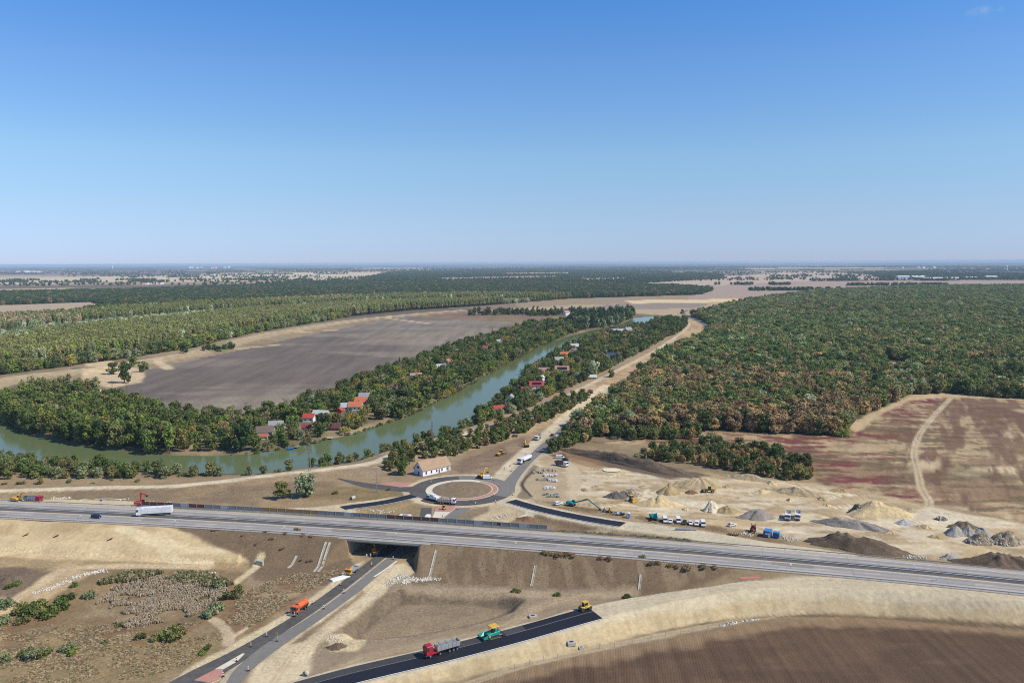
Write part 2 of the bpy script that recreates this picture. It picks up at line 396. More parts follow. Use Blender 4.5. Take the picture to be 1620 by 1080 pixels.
for poly, c in (
    ([(-300, 480), (0, 483), (140, 478), (150, 487), (60, 494), (-300, 500)], alb(176, 156, 134)),
    ([(640, 498), (900, 483), (1090, 478), (1180, 468), (1130, 488), (1085, 500), (1010, 499), (930, 488)], alb(184, 160, 128)),
    ([(900, 488), (1010, 478), (1130, 476), (1105, 487), (1000, 490)], alb(150, 132, 120)),
    ([(985, 475), (1180, 472), (1165, 478), (1000, 480)], alb(222, 196, 152)),
    ([(1085, 475), (1100, 455), (1220, 445), (1700, 443), (1700, 456), (1350, 458), (1200, 470)], alb(170, 148, 132)),
    ([(1000, 450), (1220, 432), (1420, 432), (1380, 441), (1230, 446), (1130, 452)], alb(190, 168, 146)),
    ([(-200, 440), (0, 440), (250, 436), (430, 430), (640, 430), (600, 438), (420, 444), (200, 446), (-200, 453)], alb(208, 188, 160)),
    ([(-200, 428), (120, 430), (330, 432), (300, 436), (-200, 436)], alb(140, 120, 120)),
    ([(800, 432), (900, 431), (900, 433.5), (800, 434.5)], alb(206, 186, 156)), ([(1010, 431), (1085, 430.5), (1085, 432.5), (1010, 433)], alb(206, 186, 156)), ([(690, 440), (830, 437), (880, 436.5), (880, 439), (830, 440), (700, 443)], alb(196, 172, 146)),
    ([(920, 441), (990, 440), (990, 442.5), (920, 443.5)], alb(200, 178, 146)), ([(1180, 424), (1400, 423), (1400, 424.5), (1180, 425.5)], alb(200, 182, 156)), ([(560, 424), (700, 423.5), (700, 425), (560, 425.6)], alb(204, 184, 160)),
): paint(PP(poly), c, 6, 8, 60)
paint(WOOD_L, FLOOR, 6, 10, 40); paint(WOOD_R, FLOOR, 4, 8, 30)
paint(PP([(-300, 478), (0, 481), (145, 476), (170, 485), (110, 497), (40, 508), (-300, 514)]), alb(182, 160, 136), 4, 6, 40)
# woodland floor by the river and the gardens of the holiday houses
paint(PP([(-60, 650), (0, 600), (60, 592), (180, 620), (250, 655), (400, 652), (480, 630), (560, 598), (700, 552), (840, 512), (920, 505), (1000, 495), (1060, 500), (1085, 515), (1040, 550), (960, 590), (900, 620), (830, 650), (740, 680), (640, 710), (560, 735), (350, 752), (-60, 752)]), alb(112, 104, 72), 3, 4, 15, mod=patches(30, 0.2, 0.5, 31))
paint(BIG_FIELD, alb(130, 118, 106), 2, 2, 20)
paint(BIG_FIELD, alb(106, 94, 86), 2, 2, 20, 0.75, mod=lambda x, y: sm(0.46, 0.62, fbm(x * 0.5 + y * 0.13, y, 120, 40, 4)))
paint(BIG_FIELD, alb(152, 139, 120), 2, 2, 20, 0.5, mod=lambda x, y: sm(0.55, 0.66, fbm(x * 0.3 + y * 0.1, y, 70, 45, 4)))
paint(BROWN_FIELD, alb(134, 110, 88), 3, 3, 30)
paint(BROWN_FIELD, alb(140, 128, 92), 3, 3, 30, 0.8, mod=patches(120, 0.5, 0.65, 41))
# levees
stroke(LEVEE, 22, alb(172, 152, 122), 4, 4, 22); stroke(LEVEE, 3, alb(196, 174, 140), 2, 1.5, 15)
for a, b in (((375, 552), (440, 545)), ((455, 527), (545, 521)), ((610, 503), (680, 512)), ((250, 572), (268, 584))):
    stroke(PP([a, b]), 6, alb(198, 176, 142), 3, 2)
paint(PP([(140, 560), (225, 585), (228, 604), (175, 614), (130, 600)]), alb(206, 182, 146), 3, 4, 20)
paint(PP([(112, 582), (148, 580), (150, 586), (118, 588)]), alb(96, 112, 78), 2, 3, 12)
paint(PP([(320, 548), (370, 546), (360, 556), (330, 558)]), alb(120, 124, 84), 2, 3, 12, 0.7)
stroke(TRACK[35:], 26, alb(176, 150, 118), 5, 6, 20); stroke(TRACK[28:40], 12, alb(176, 152, 120), 4, 5, 20)
paint(PP([(880, 640), (1105, 508), (1118, 522), (1060, 552), (985, 598), (930, 640), (900, 650)]), alb(182, 156, 122), 3, 4, 16)
paint(PP([(880, 640), (1105, 508), (1118, 522), (1060, 552), (985, 598), (930, 640), (900, 650)]), alb(150, 124, 96), 3, 4, 16, 0.6, mod=lambda x, y: sm(0.5, 0.64, fbm(x * 1.6, y * 0.5, 22, 47, 4)))
stroke(TRACK, 2.4, alb(206, 188, 158), 0.8, 0.6, 8)
# RED_FIELD
paint(RED_FIELD, alb(150, 123, 95), 2, 3, 16)
FT = spline(PP([(1506, 628), (1480, 655), (1456, 685), (1446, 715), (1452, 745), (1458, 772), (1470, 795), (1462, 815)]), 5)
sv_ = (P(1615, 737) - P(1572, 633))[:2]; sv_ /= np.linalg.norm(sv_)
def along_rows(x, y): return (x * -sv_[1] + y * sv_[0]), (x * sv_[0] + y * sv_[1])
def two(x, y, s0, s1, seed, lo, hi, st=3.0): return sm(lo, hi, .5 * fbm(x * .6, y, s0, seed, 3) + .5 * fbm(x / st, y, s1, seed + 5, 5))
_o = np.argsort(FT[:, 1]); leftish = lambda x, y: sm(6, -14, x - np.interp(y, FT[_o, 1], FT[_o, 0]) + 12 * (fbm(x, y, 18, 58) - .5))
paint(RED_FIELD, alb(116, 60, 58), 2, 2, 12, 0.95, mod=lambda x, y: two(x, y, 46, 5, 51, .42, .52) * (.06 + .94 * leftish(x, y)))
paint(RED_FIELD, alb(104, 92, 64), 2, 2, 12, 0.75, mod=lambda x, y: two(x, y, 40, 5, 57, .51, .58))
paint(RED_FIELD, alb(188, 164, 128), 2, 2, 12, 0.8, mod=lambda x, y: two(x, y, 50, 4.5, 53, .50, .60))
paint(RED_FIELD, alb(112, 82, 64), 2, 2, 12, 0.8, mod=lambda x, y: sm(.46, .6, fbm(along_rows(x, y)[0] * 1.0, along_rows(x, y)[1] * .12, 9, 59, 4)) * (1 - .6 * leftish(x, y)))
paint(RED_FIELD, alb(208, 186, 150), 2, 2, 12, 0.9, mod=lambda x, y: sm(.46, .58, fbm(along_rows(x, y)[0] * 1.0, along_rows(x, y)[1] * .1, 7, 63, 5)) * (1 - leftish(x, y)) * sm(.4, .55, fbm(x, y, 60, 64, 3)))
FT = spline(PP([(1506, 628), (1480, 655), (1456, 685), (1446, 715), (1452, 745), (1458, 772), (1470, 795), (1462, 815)]), 5)
for off in (-1.3, 1.3):
    l = FT.copy(); l[:, 0] += off; stroke(l, 0.75, alb(208, 192, 164), 0.35, 0.3, 6)
stroke(FT, 2.3, alb(178, 156, 124), 0.7, 0.5, 6, 0.6)
paint(PP([(1345, 668), (1400, 643), (1445, 624), (1500, 620), (1700, 630), (1700, 636), (1500, 628), (1440, 633), (1395, 655), (1350, 690)]), alb(196, 172, 136), 2, 3, 10, 0.9)
paint(PP([(1405, 572), (1425, 572), (1428, 586), (1408, 587)]), alb(196, 172, 146), 2, 2); paint(PP([(1560, 598), (1700, 596), (1700, 612), (1570, 606)]), alb(190, 166, 134), 2, 3)
# ground north of the motorway
paint(PP([(-80, 752), (340, 756), (520, 735), (640, 720), (650, 760), (560, 800), (420, 812), (-80, 800)]), alb(156, 134, 104), 3, 4, 16)
paint(PP([(-80, 780), (250, 772), (420, 765), (520, 760), (560, 780), (420, 800), (200, 790), (-80, 790)]), alb(132, 112, 88), 3, 5, 14, 0.8, mod=patches(24, 0.35, 0.6, 61))
paint(PP([(520, 740), (620, 722), (660, 735), (640, 755), (560, 752)]), CLAY, 2, 3)
stroke(TRACK[:42], 3.4, alb(212, 196, 168), 1.0, 0.8, 8)
stroke(RAMP_NW, 9, SAND, 1.5, 2.0, 9)
paint(PP([(500, 768), (640, 772), (648, 786), (560, 792), (480, 788)]), alb(138, 118, 84), 2, 3, 9)
paint(PP([(560, 804), (655, 790), (668, 810), (640, 824), (560, 820)]), alb(150, 130, 96), 2, 3, 9)
# the yard and the roundabout's surroundings
paint(YARD, alb(194, 171, 134), 3, 6, 18)
paint(YARD, alb(182, 160, 128), 3, 6, 18, 0.8, mod=patches(26, 0.45, 0.62, 71)); paint(YARD, alb(222, 208, 180), 3, 6, 18, 0.7, mod=patches(18, 0.55, 0.7, 73))
for i, l in enumerate(([(905, 730), (912, 760), (900, 790), (960, 806), (1100, 815), (1250, 826), (1450, 850), (1640, 872)], [(930, 745), (1000, 760), (1100, 775), (1200, 790), (1300, 800), (1400, 805), (1470, 815)], [(1150, 800), (1220, 775), (1330, 785), (1400, 770)], [(1230, 822), (1270, 830), (1330, 826)], [(1460, 812), (1440, 835), (1380, 850), (1300, 840)], [(1020, 770), (1080, 790), (1160, 795), (1240, 800)])):
    l = spline(PP(l), 6)
    for o in (-1.2, 1.2, 3.2, -3.4):
        k = l.copy(); k[:, 1] += o + 0.8 * math.sin(i); stroke(k, 0.42, alb(150, 128, 100), 0.4, 0.4, 5, 0.6, seed=i + int(o * 3))
_r = np.random.default_rng(8)
for i in range(70):
    x0, y0 = _r.uniform(900, 1480), _r.uniform(745, 845); L_ = _r.uniform(40, 150); a_ = _r.uniform(-.12, .22)
    l = spline(PP([(x0 + L_ * t - 0, y0 + L_ * t * a_ + _r.uniform(-5, 5), 0) for t in (0, .35, .7, 1)]), 5); c_ = (alb(150, 128, 100), alb(226, 212, 184), alb(168, 146, 116))[i % 3]
    if inside(l[:, 0], l[:, 1], YARD).mean() < .9: continue
    for o in (0, 2.1): k = l.copy(); k[:, 1] += o; stroke(k, 0.45, c_, 0.35, 0.4, 4, 0.85, seed=i)
paint(YARD, alb(164, 140, 108), 1.0, 2, 8, 0.55, mod=lambda x, y: two(x, y, 22, 5, 141, .53, .6)); paint(YARD, alb(226, 214, 190), 1.0, 2, 8, 0.5, mod=lambda x, y: two(x, y, 26, 5, 151, .53, .6))
stroke(spline(PP([(868, 716), (892, 728), (908, 750), (905, 780), (890, 796)]), 6), 4, alb(196, 178, 148), 1.2, 1, 8)
paint(PP([(880, 706), (960, 718), (1080, 742), (1120, 752), (1060, 758), (960, 738), (900, 722)]), alb(112, 94, 78), 2, 3, 9)
paint(PP([(850, 712), (905, 712), (960, 735), (950, 742), (890, 728)]), alb(140, 108, 80), 2, 3, 9, 0.7)
paint(PP([(836, 745), (850, 738), (872, 742), (895, 750), (898, 790), (860, 796), (842, 788), (828, 770)]), alb(178, 158, 128), 2, 3, 9)
paint(PP([(806, 772), (838, 732), (852, 738), (826, 768), (846, 790), (822, 790)]), alb(140, 122, 100), 1.2, 1, 8)
stroke(spline(PP([(846, 743), (826, 764), (840, 785)]), 6), 0.8, alb(84, 72, 60), 0.4, 0.3, 5)
paint(PP([(830, 790), (870, 792), (960, 806), (1020, 815), (1180, 838), (1270, 855), (1210, 856), (1080, 832), (980, 818), (900, 806)]), alb(128, 106, 76), 1.5, 3, 8, 0.9, mod=patches(7, 0.3, 0.5, 75))
paint(PP([(700, 826), (760, 800), (800, 790), (880, 820), (980, 838), (960, 850), (830, 838)]), alb(192, 172, 140), 2, 3, 10)
paint(PP([(712, 820), (745, 805), (775, 799), (772, 808), (735, 828)]), alb(142, 124, 100), 1.0, 1, 8)
paint(PP([(795, 832), (830, 812), (870, 816), (940, 832), (960, 845), (850, 838)]), alb(140, 118, 92), 1.5, 2, 8)
paint(PP([(819, 818), (836, 810), (854, 813), (832, 823)]), alb(206, 194, 170), 0.5, 0.3, 8)
stroke(RAMP_NE, 6.6, alb(204, 190, 164), 1.0, 1.2, 9)
paint(PP([(640, 722), (700, 742), (760, 715), (830, 690), (860, 690), (830, 720), (790, 745), (720, 752), (640, 762)]), alb(152, 130, 104), 2, 3, 10)
paint(PP([(700, 738), (770, 712), (800, 700), (835, 690), (840, 702), (790, 735), (730, 748)]), alb(120, 100, 82), 2, 3, 10, 0.7, mod=patches(12, 0.3, 0.6, 77))
NR_C = (ROAD_W['north_road'][0] + ROAD_W['north_road'][1]) / 2
sh = NR_C.copy(); sh[:, 0] -= 7; stroke(sh, 5, alb(206, 190, 162), 1, 0.8, 8); stroke(NR_C, 5.2, alb(188, 174, 150), 0.8, 0.6, 8)
for r0 in (RB_OUT + 1.3,):
    cir = np.array([[RB_C[0] + r0 * math.cos(t), RB_C[1] + r0 * math.sin(t), 0] for t in np.linspace(0, 6.2832, 80)]); stroke(cir, 2.2, alb(200, 184, 154), 0.7, 0.7, 7)
# south side, left: the dug bank, the haul track and the wetland
paint(PP([(-80, 836), (0, 832), (120, 836), (190, 838), (240, 848), (330, 862), (392, 874), (394, 892), (320, 898), (240, 896), (120, 896), (-80, 893)]), alb(206, 182, 142), 1.5, 3, 9)
paint(PP([(-80, 836), (120, 838), (250, 852), (260, 872), (120, 862), (-80, 860)]), alb(182, 156, 116), 1.5, 3, 9, 0.7, mod=patches(13, 0.4, 0.6, 81))
paint(PP([(-80, 858), (250, 868), (300, 892), (-80, 886)]), alb(222, 200, 160), 1.5, 3, 9, 0.6, mod=lambda x, y: sm(0.45, 0.6, fbm(x * 0.4, y * 2, 10, 83, 4)))
paint(PP([(-80, 878), (200, 886), (400, 894), (390, 908), (250, 905), (100, 900), (-80, 898)]), alb(170, 146, 110), 1.5, 3, 9)
stroke(spline(PP([(190, 838, 6), (245, 858, 4), (280, 886, 1), (330, 893, 0)]), 6), 2.2, alb(222, 202, 164), 0.8, 0.6, 7); stroke(spline(PP([(250, 850, 5), (300, 866, 4), (390, 872, 3)]), 6), 2.2, alb(222, 200, 160), 0.8, 0.6, 7)
paint(PP([(-80, 895), (300, 898), (400, 905), (380, 945), (335, 985), (280, 1010), (150, 1030), (-80, 1050)]), alb(140, 118, 88), 2, 4, 12)
paint(PP([(-80, 935), (60, 905), (110, 890), (150, 905), (60, 950), (-80, 985)]), alb(186, 162, 126), 1.5, 2, 9, 0.95)
paint(PP([(-80, 905), (40, 895), (75, 905), (30, 940), (-80, 950)]), alb(118, 100, 84), 1.5, 3, 9, 0.9)
stroke(spline(PP([(0, 960), (60, 925), (105, 900), (200, 895), (330, 897)]), 6), 2.6, alb(196, 172, 136), 0.8, 0.8, 7)
paint(PP([(150, 925), (200, 910), (330, 915), (365, 930), (330, 960), (200, 975), (130, 965)]), alb(154, 136, 108), 1.5, 4, 8, 0.8, mod=patches(9, 0.3, 0.6, 85))
paint(PP([(-80, 965), (100, 965), (290, 960), (300, 990), (180, 1015), (-80, 1040)]), alb(126, 98, 70), 2, 5, 9, 0.7, mod=patches(12, 0.4, 0.6, 87))
paint(PP([(-80, 1000), (150, 990), (230, 1010), (60, 1060), (-80, 1070)]), alb(170, 146, 104), 2, 5, 9, 0.8, mod=patches(10, 0.45, 0.6, 89))
paint(PP([(-80, 1030), (180, 1020), (330, 1005), (400, 960), (420, 985), (330, 1040), (200, 1100), (-80, 1120)]), alb(146, 126, 92), 2, 4, 10, 0.9)
stroke(ROAD_W['open_lane'][0], 1.8, alb(186, 172, 148), .5, .3, 6)
ridge = spline(PP([(415, 890), (372, 925), (345, 960), (318, 985), (280, 1008), (240, 1016), (120, 1022)]), 6)
stroke(ridge, 0.8, alb(150, 112, 72), 0.7, 0.8, 6, 0.8); paint(PP([(370, 945), (450, 905), (540, 900), (560, 905), (470, 950), (400, 1000), (345, 1010), (330, 985)]), alb(130, 100, 74), 2, 4, 9, 0.8, mod=patches(9, 0.3, 0.55, 91))
paint(PP([(288, 930), (330, 926), (332, 944), (290, 945)]), alb(104, 110, 62), 1, 2, 6, 0.9)
# embankment grass
paint(PP([(250, 838), (410, 848), (548, 862), (575, 885), (520, 908), (400, 902), (392, 876), (330, 862)], 4), alb(122, 103, 82), 1.2, 2, 7)
paint(PP([(655, 872), (800, 878), (1000, 893), (1190, 908), (1130, 925), (1000, 938), (880, 930), (680, 922), (640, 905)], 3), alb(124, 104, 82), 1.2, 2, 7)
paint(PP([(655, 872), (1190, 908), (1000, 938), (680, 922)], 3), alb(150, 130, 104), 1.2, 2, 7, 0.6, mod=lambda x, y: sm(0.5, 0.65, fbm(x * 2, y * 0.6, 6, 93, 4)))
# south side, middle: dig and ramp
paint(PP([(480, 1110), (500, 1030), (560, 985), (620, 925), (700, 922), (900, 932), (1000, 935), (950, 962), (830, 995), (600, 1060), (500, 1090)]), alb(150, 132, 110), 2, 3, 12)
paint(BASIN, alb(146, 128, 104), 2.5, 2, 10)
_in = np.where(gr < 500)[0]; _d = sdist(gx[_in], gy[_in], BASIN) + 1.2 * (fbm(gx[_in], gy[_in], 6, 33) - .5); _a = (sm(-.3, .8, _d) * sm(7.5, 5.0, _d) * .85)[:, None]  # dark streaked ring on the basin wall, its shading painted into the soil colour
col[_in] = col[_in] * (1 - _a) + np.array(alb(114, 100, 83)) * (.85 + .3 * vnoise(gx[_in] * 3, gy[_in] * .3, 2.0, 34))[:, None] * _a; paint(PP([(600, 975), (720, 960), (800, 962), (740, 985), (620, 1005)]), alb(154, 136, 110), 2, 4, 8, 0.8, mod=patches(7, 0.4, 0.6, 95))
paint(PP([(520, 1005), (560, 1000), (585, 1010), (560, 1030), (520, 1032)]), alb(206, 186, 150), 1, 1.5, 6)
paint(PP([(640, 925), (790, 931), (930, 940), (900, 948), (760, 940), (640, 934)]), alb(170, 150, 124), 1, 1.2, 8, 0.8)
stroke(spline(PP([(520, 1085), (545, 1055), (620, 1030), (720, 1010), (800, 990), (880, 950), (1000, 938)]), 6), 2.8, alb(166, 146, 118), 1, 0.8, 8, 0.8)
paint(PP([(380, 1110), (400, 1055), (470, 1005), (560, 935), (610, 895), (640, 890), (655, 905), (620, 925), (560, 975), (500, 1020), (475, 1110)]), alb(208, 190, 158), 1.2, 1.5, 8)
paint(PP([(452, 1022), (505, 985), (560, 945), (572, 930), (580, 938), (530, 975), (480, 1015), (460, 1020)]), alb(142, 122, 98), 0.8, 0.6, 6)
paint(PP([(220, 1110), (310, 1050), (400, 1000), (480, 955), (560, 893), (575, 888), (560, 905), (500, 950), (420, 1005), (350, 1050), (290, 1110)]), alb(206, 188, 154), 0.8, 0.8, 6)
ms = spline(PP([(338, 980), (352, 990), (362, 1005), (360, 1018)]), 5); stroke(ms, 1.9, alb(190, 170, 140), 0.6, 0.4, 5); stroke(PP([(395, 990), (372, 1005), (358, 1016)]), 0.9, alb(196, 176, 146), 0.5, 0.3, 5)
stroke(PP([(414, 888), (398, 902), (372, 922)]), 1.6, alb(206, 188, 152), 0.5, 0.3, 5)
paint(PP([(640, 1110), (800, 1050), (960, 1000), (1100, 980), (1300, 970), (1500, 980), (1720, 993), (1720, 1000), (1500, 988), (1330, 976), (1200, 988), (1060, 1012), (900, 1042), (760, 1078), (690, 1110)]), alb(140, 122, 98), 1.2, 2, 8)
stroke(spline(PP([(700, 1095), (830, 1052), (960, 1022), (1080, 998), (1200, 976), (1300, 968), (1450, 975), (1700, 990)]), 6), 1.7, alb(168, 150, 122), 0.7, 0.6, 7)
paint(FRONT_FIELD, alb(142, 118, 92), 1.2, 2.0, 9); fr = FRONT_FIELD.copy(); fr[:9, 1] -= 6.5
paint(fr, alb(94, 74, 58), 2.6, 3.5, 7); paint(fr, alb(124, 99, 76), 3, 4, 14, 0.3, mod=lambda x, y: two(x, y, 40, 6, 97, .48, .6))
l = RAMP_SE.copy(); l[:, 1] -= np.interp(l[:, 0], [20, 60], [8.4, 6.6]); l[:, 0] += 1.5; stroke(l, 3.7, alb(193, 173, 138), .7, 1.2, 5); k = l.copy(); k[:, 1] -= 4.6; stroke(k[k[:, 0] > 60], .7, alb(98, 82, 64), .5, 1.0, 5, .8)  # slope face painted darker than the ramp top, shading put into the colour
_ig = np.where((gx > -80) & (gx < 260) & (gr < 330))[0]; _d, _ = seg_dist(gx[_ig], gy[_ig], l); _a = (sm(4.4, 3, _d) * sm(.50, .66, fbm(gx[_ig] + gy[_ig] * .35, gy[_ig] * .12, 2.4, 35, 3)) * .4)[:, None]; col[_ig] = col[_ig] * (1 - _a) + np.array(alb(168, 146, 110)) * _a; stroke(RAMP_SE, 6.6, alb(203, 188, 160), 1.0, 1.0, 8)
for o in (-2.6, -.6, 1.2, 3.2):
    k = offset2(RAMP_SE, o); stroke(k[k[:, 0] > 25], .4, alb(184, 168, 140), .4, .5, 5, .55, seed=int(o * 9) + 60)
for o in (-.8, .9):
    stroke(offset2(spline(PP([(700, 1095), (830, 1052), (960, 1022), (1080, 998), (1200, 976), (1300, 968), (1450, 975), (1700, 990)]), 6), o), .35, alb(186, 168, 138), .35, .3, 5, .8)
    stroke(offset2(spline(PP([(520, 1085), (545, 1055), (620, 1030), (720, 1010), (800, 990), (880, 950), (1000, 938)]), 6), o), .35, alb(182, 164, 136), .35, .3, 5, .7)
    stroke(offset2(spline(PP([(0, 960), (60, 925), (105, 900), (200, 895), (330, 897)]), 6), o), .35, alb(214, 194, 160), .35, .3, 5, .8)
    stroke(offset2(spline(PP([(420, 1100), (470, 1030), (560, 950), (620, 895)]), 6), o), .4, alb(184, 164, 130), .4, .4, 5, .6)
# verge beside the motorway
stroke(MW[:], 15.0, alb(136, 116, 92), 0.8, 1.0, 6, 0.0)

gxz = np.stack([gx, gy, gz], 1).astype(np.float32)
ca = np.ones((len(gx), 4), np.float32); ca[:, :3] = np.clip(col, 0.005, 0.9)
mid = (GX[:-1, :-1] + GX[1:, 1:]) / 2, (GY[:-1, :-1] + GY[1:, 1:]) / 2
mx_, my_ = mid[0].ravel(), mid[1].ravel()
zone = np.zeros(len(mx_), int)
TRK_D, _ = seg_dist(mx_, my_, TRACK); LEV_D, _ = seg_dist(mx_, my_, LEVEE); MW_D, _ = seg_dist(mx_, my_, MW)
SE_D, _ = seg_dist(mx_, my_, RAMP_SE)
zone[(LEV_D < 22)] = 5; zone[(TRK_D < 18) & (my_ > 480)] = 5; zone[TRK_D < 3.4] = 6
zone[inside(mx_, my_, YARD)] = 4
zone[(MW_D < 30) & (mx_ > -400)] = 7; zone[(SE_D < 17) & (MW_D > 12)] = 8
q = np.abs((mx_ - UND_C[0]) * UND_N[0] + (my_ - UND_C[1]) * UND_N[1]); zone[(q < UND_HW) & (MW_D < 60)] = 0
zone[inside(mx_, my_, BIG_FIELD)] = 1; zone[inside(mx_, my_, BROWN_FIELD)] = 2; zone[inside(mx_, my_, RED_FIELD)] = 3; zone[inside(mx_, my_, FRONT_FIELD) & (MW_D > 30)] = 9
zone[inside(mx_, my_, BASIN)] = 10; zone[inside(mx_, my_, WET)] = 11
idx = np.arange(NR * NA).reshape(NR, NA)
quads = np.stack([idx[:-1, :-1], idx[:-1, 1:], idx[1:, 1:], idx[1:, :-1]], -1).reshape(-1, 4)
GROUND = mat('ground_soil', rough=0.95, vcol=True, world=True, noise=0.26, nscale=0.9, bump=0.7, bscale=0.9)
def rows(p, q):
    d = P(*q) - P(*p); return -(math.atan2(d[1], d[0]) + math.pi / 2)
YARDM = mat('yard_sand', rough=0.95, vcol=True, world=True, noise=0.15, nscale=0.6, bump=0.3, bscale=0.7)
ZN = [('ground', GROUND), ('ploughed_field', mat('ploughed_soil', rough=0.95, vcol=True, world=True, noise=0.09, nscale=0.35, furrow=(rows((300, 600), (600, 560)), 5.0, 0.09))),
      ('stubble_field', mat('stubble_soil', rough=0.95, vcol=True, world=True, noise=0.06, nscale=0.3, furrow=(rows((700, 505), (900, 505)), 9.0, 0.06))),
      ('weedy_field', mat('weedy_soil', rough=0.95, vcol=True, world=True, noise=0.2, nscale=0.5, furrow=(rows((1572, 633), (1615, 737)), 6.0, 0.03))), ('construction_yard', YARDM),
      ('levee', GROUND), ('dirt_track', GROUND), ('motorway_embankment', YARDM), ('ramp_embankment', YARDM),
      ('dark_field', mat('dark_soil', rough=0.95, vcol=True, world=True, noise=0.14, nscale=1.2, bump=0.5, bscale=1.5, furrow=(rows((1300, 1000), (1345, 1080)), 0.8, 0.085))),
      ('dug_basin', GROUND), ('wetland', GROUND)]
def part_grid(name, q, m):
    used, inv = np.unique(q, return_inverse=True)
    me = bpy.data.meshes.new(name); me.vertices.add(len(used)); me.vertices.foreach_set('co', gxz[used].ravel())
    me.loops.add(q.size); me.loops.foreach_set('vertex_index', inv.ravel().astype(np.int32))
    me.polygons.add(len(q)); me.polygons.foreach_set('loop_start', np.arange(0, q.size, 4, dtype=np.int32)); me.polygons.foreach_set('loop_total', np.full(len(q), 4, np.int32))
    me.polygons.foreach_set('use_smooth', np.ones(len(q), bool))
    a = me.color_attributes.new('Col', 'FLOAT_COLOR', 'POINT'); a.data.foreach_set('color', ca[used].ravel())
    me.materials.append(m); me.update(calc_edges=True); me.validate()
    o = bpy.data.objects.new(name, me); C.objects.link(o); return tag(o, kind='structure')
for k, (nm, m) in enumerate(ZN):
    q_ = quads[zone == k]
    if len(q_): part_grid(nm, q_[:, ::-1], m)

_hc = {}
def gh(x, y):
    """ground height at a point"""
    return float(height(np.array([x, float(x)]), np.array([y, float(y)]))[0])
def G(px, py, z=None):
    """ground point under a photo pixel: march down the ray until it meets the ground"""
    if z is not None: return P(px, py, z)
    zs = np.arange(9.0, -5.0, -0.125); q = np.array([P(px, py, v) for v in zs]); hh = height(q[:, 0], q[:, 1])
    k = np.argmax(hh >= zs); p = q[k].copy(); p[2] = hh[k]; return p
# ------------------------------------------------------------------ water
def flat(name, poly, z, m, kind='structure'):
    b = MB(); bm = bmesh.new()
    vs = [bm.verts.new((p[0], p[1], z)) for p in poly]
    bm.faces.new(vs); bmesh.ops.triangulate(bm, faces=bm.faces); bmesh.ops.recalc_face_normals(bm, faces=bm.faces)
    for f in bm.faces:
        if f.normal.z < 0: f.normal_flip()
    me = bpy.data.meshes.new(name); bm.to_mesh(me); bm.free(); me.materials.append(m)
    o = bpy.data.objects.new(name, me); C.objects.link(o); return tag(o, kind=kind) if kind else o
wm = bpy.data.materials.new('river_water'); wm.use_nodes = True
t = wm.node_tree; b = t.nodes['Principled BSDF']
b.inputs['Base Color'].default_value = (0.125, 0.155, 0.066, 1); b.inputs['Roughness'].default_value = 0.1; b.inputs['IOR'].default_value = 1.2
nz = t.nodes.new('ShaderNodeTexNoise'); nz.inputs['Scale'].default_value = 0.5; nz.inputs['Detail'].default_value = 3
bp = t.nodes.new('ShaderNodeBump'); bp.inputs['Strength'].default_value = 0.12; bp.inputs['Distance'].default_value = 0.3
ge = t.nodes.new('ShaderNodeNewGeometry'); t.links.new(ge.outputs['Position'], nz.inputs['Vector'])
t.links.new(nz.outputs['Fac'], bp.inputs['Height']); t.links.new(bp.outputs[0], b.inputs['Normal'])
# a bit wider than the bank line: the ground's edge makes the shore
rw = RIVER.copy(); ce = np.array([0, 0])
flat('river_water', rw, RIVER_Z, wm)

# ------------------------------------------------------------------ motorway
def offset(line, d):
    t = np.gradient(line[:, :2], axis=0); t /= np.linalg.norm(t, axis=1)[:, None]
    o = line.copy(); o[:, 0] -= t[:, 1] * d; o[:, 1] += t[:, 0] * d; return o
MWL = spline(MW[::3], 12)                                        # runs left to right; +d is the north side
def band(b, line, d0, d1, dz, mi):
    a, c = offset(line, d0), offset(line, d1)
    for k in range(len(line) - 1):
        b.face([(a[k][0], a[k][1], a[k][2] + dz), (a[k + 1][0], a[k + 1][1], a[k + 1][2] + dz), (c[k + 1][0], c[k + 1][1], c[k + 1][2] + dz), (c[k][0], c[k][1], c[k][2] + dz)], mi)
ASPH_OLD = mat('worn_asphalt', alb(176, 168, 160), 0.85, noise=0.05, nscale=0.8, world=True)
ASPH_LANE = mat('lane_asphalt', alb(162, 156, 151), 0.85, noise=0.06, nscale=0.6, world=True)
ASPH_MID = mat('road_asphalt', alb(128, 124, 120), 0.85, noise=0.1, nscale=0.5, world=True)
ASPH_DARK = mat('milled_asphalt', alb(92, 89, 87), 0.9, noise=0.22, nscale=0.5, bump=0.3, world=True)
ASPH_NEW = mat('fresh_asphalt', (0.018, 0.018, 0.022), 0.62, noise=0.14, nscale=0.7, world=True)
PAINT = mat('white_paint', (0.74, 0.74, 0.72), 0.6, noise=0.08, nscale=2, world=True)
GRASSM = mat('median_grass', alb(120, 100, 70), 0.95, noise=0.3, nscale=0.8, bump=0.6, world=True)
GRAVEL = mat('median_gravel', alb(72, 70, 70), 0.9, noise=0.2, nscale=1.5, world=True)
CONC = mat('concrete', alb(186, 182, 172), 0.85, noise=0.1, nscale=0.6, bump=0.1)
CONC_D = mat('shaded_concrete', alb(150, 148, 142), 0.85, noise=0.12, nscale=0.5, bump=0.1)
STEEL = mat('galvanised_steel', (0.30, 0.31, 0.32), 0.55, metal=0.3, noise=0.08, nscale=1.5)
mb = MB()
band(mb, MWL, -12.0, -10.9, 0.02, 0); band(mb, MWL, -10.9, -8.9, 0.02, 0); band(mb, MWL, -8.9, -2.2, 0.02, 1)
band(mb, MWL, -2.2, -1.2, 0.02, 0); band(mb, MWL, -1.2, 0.1, 0.03, 3); band(mb, MWL, 0.1, 2.2, 0.02, 4)
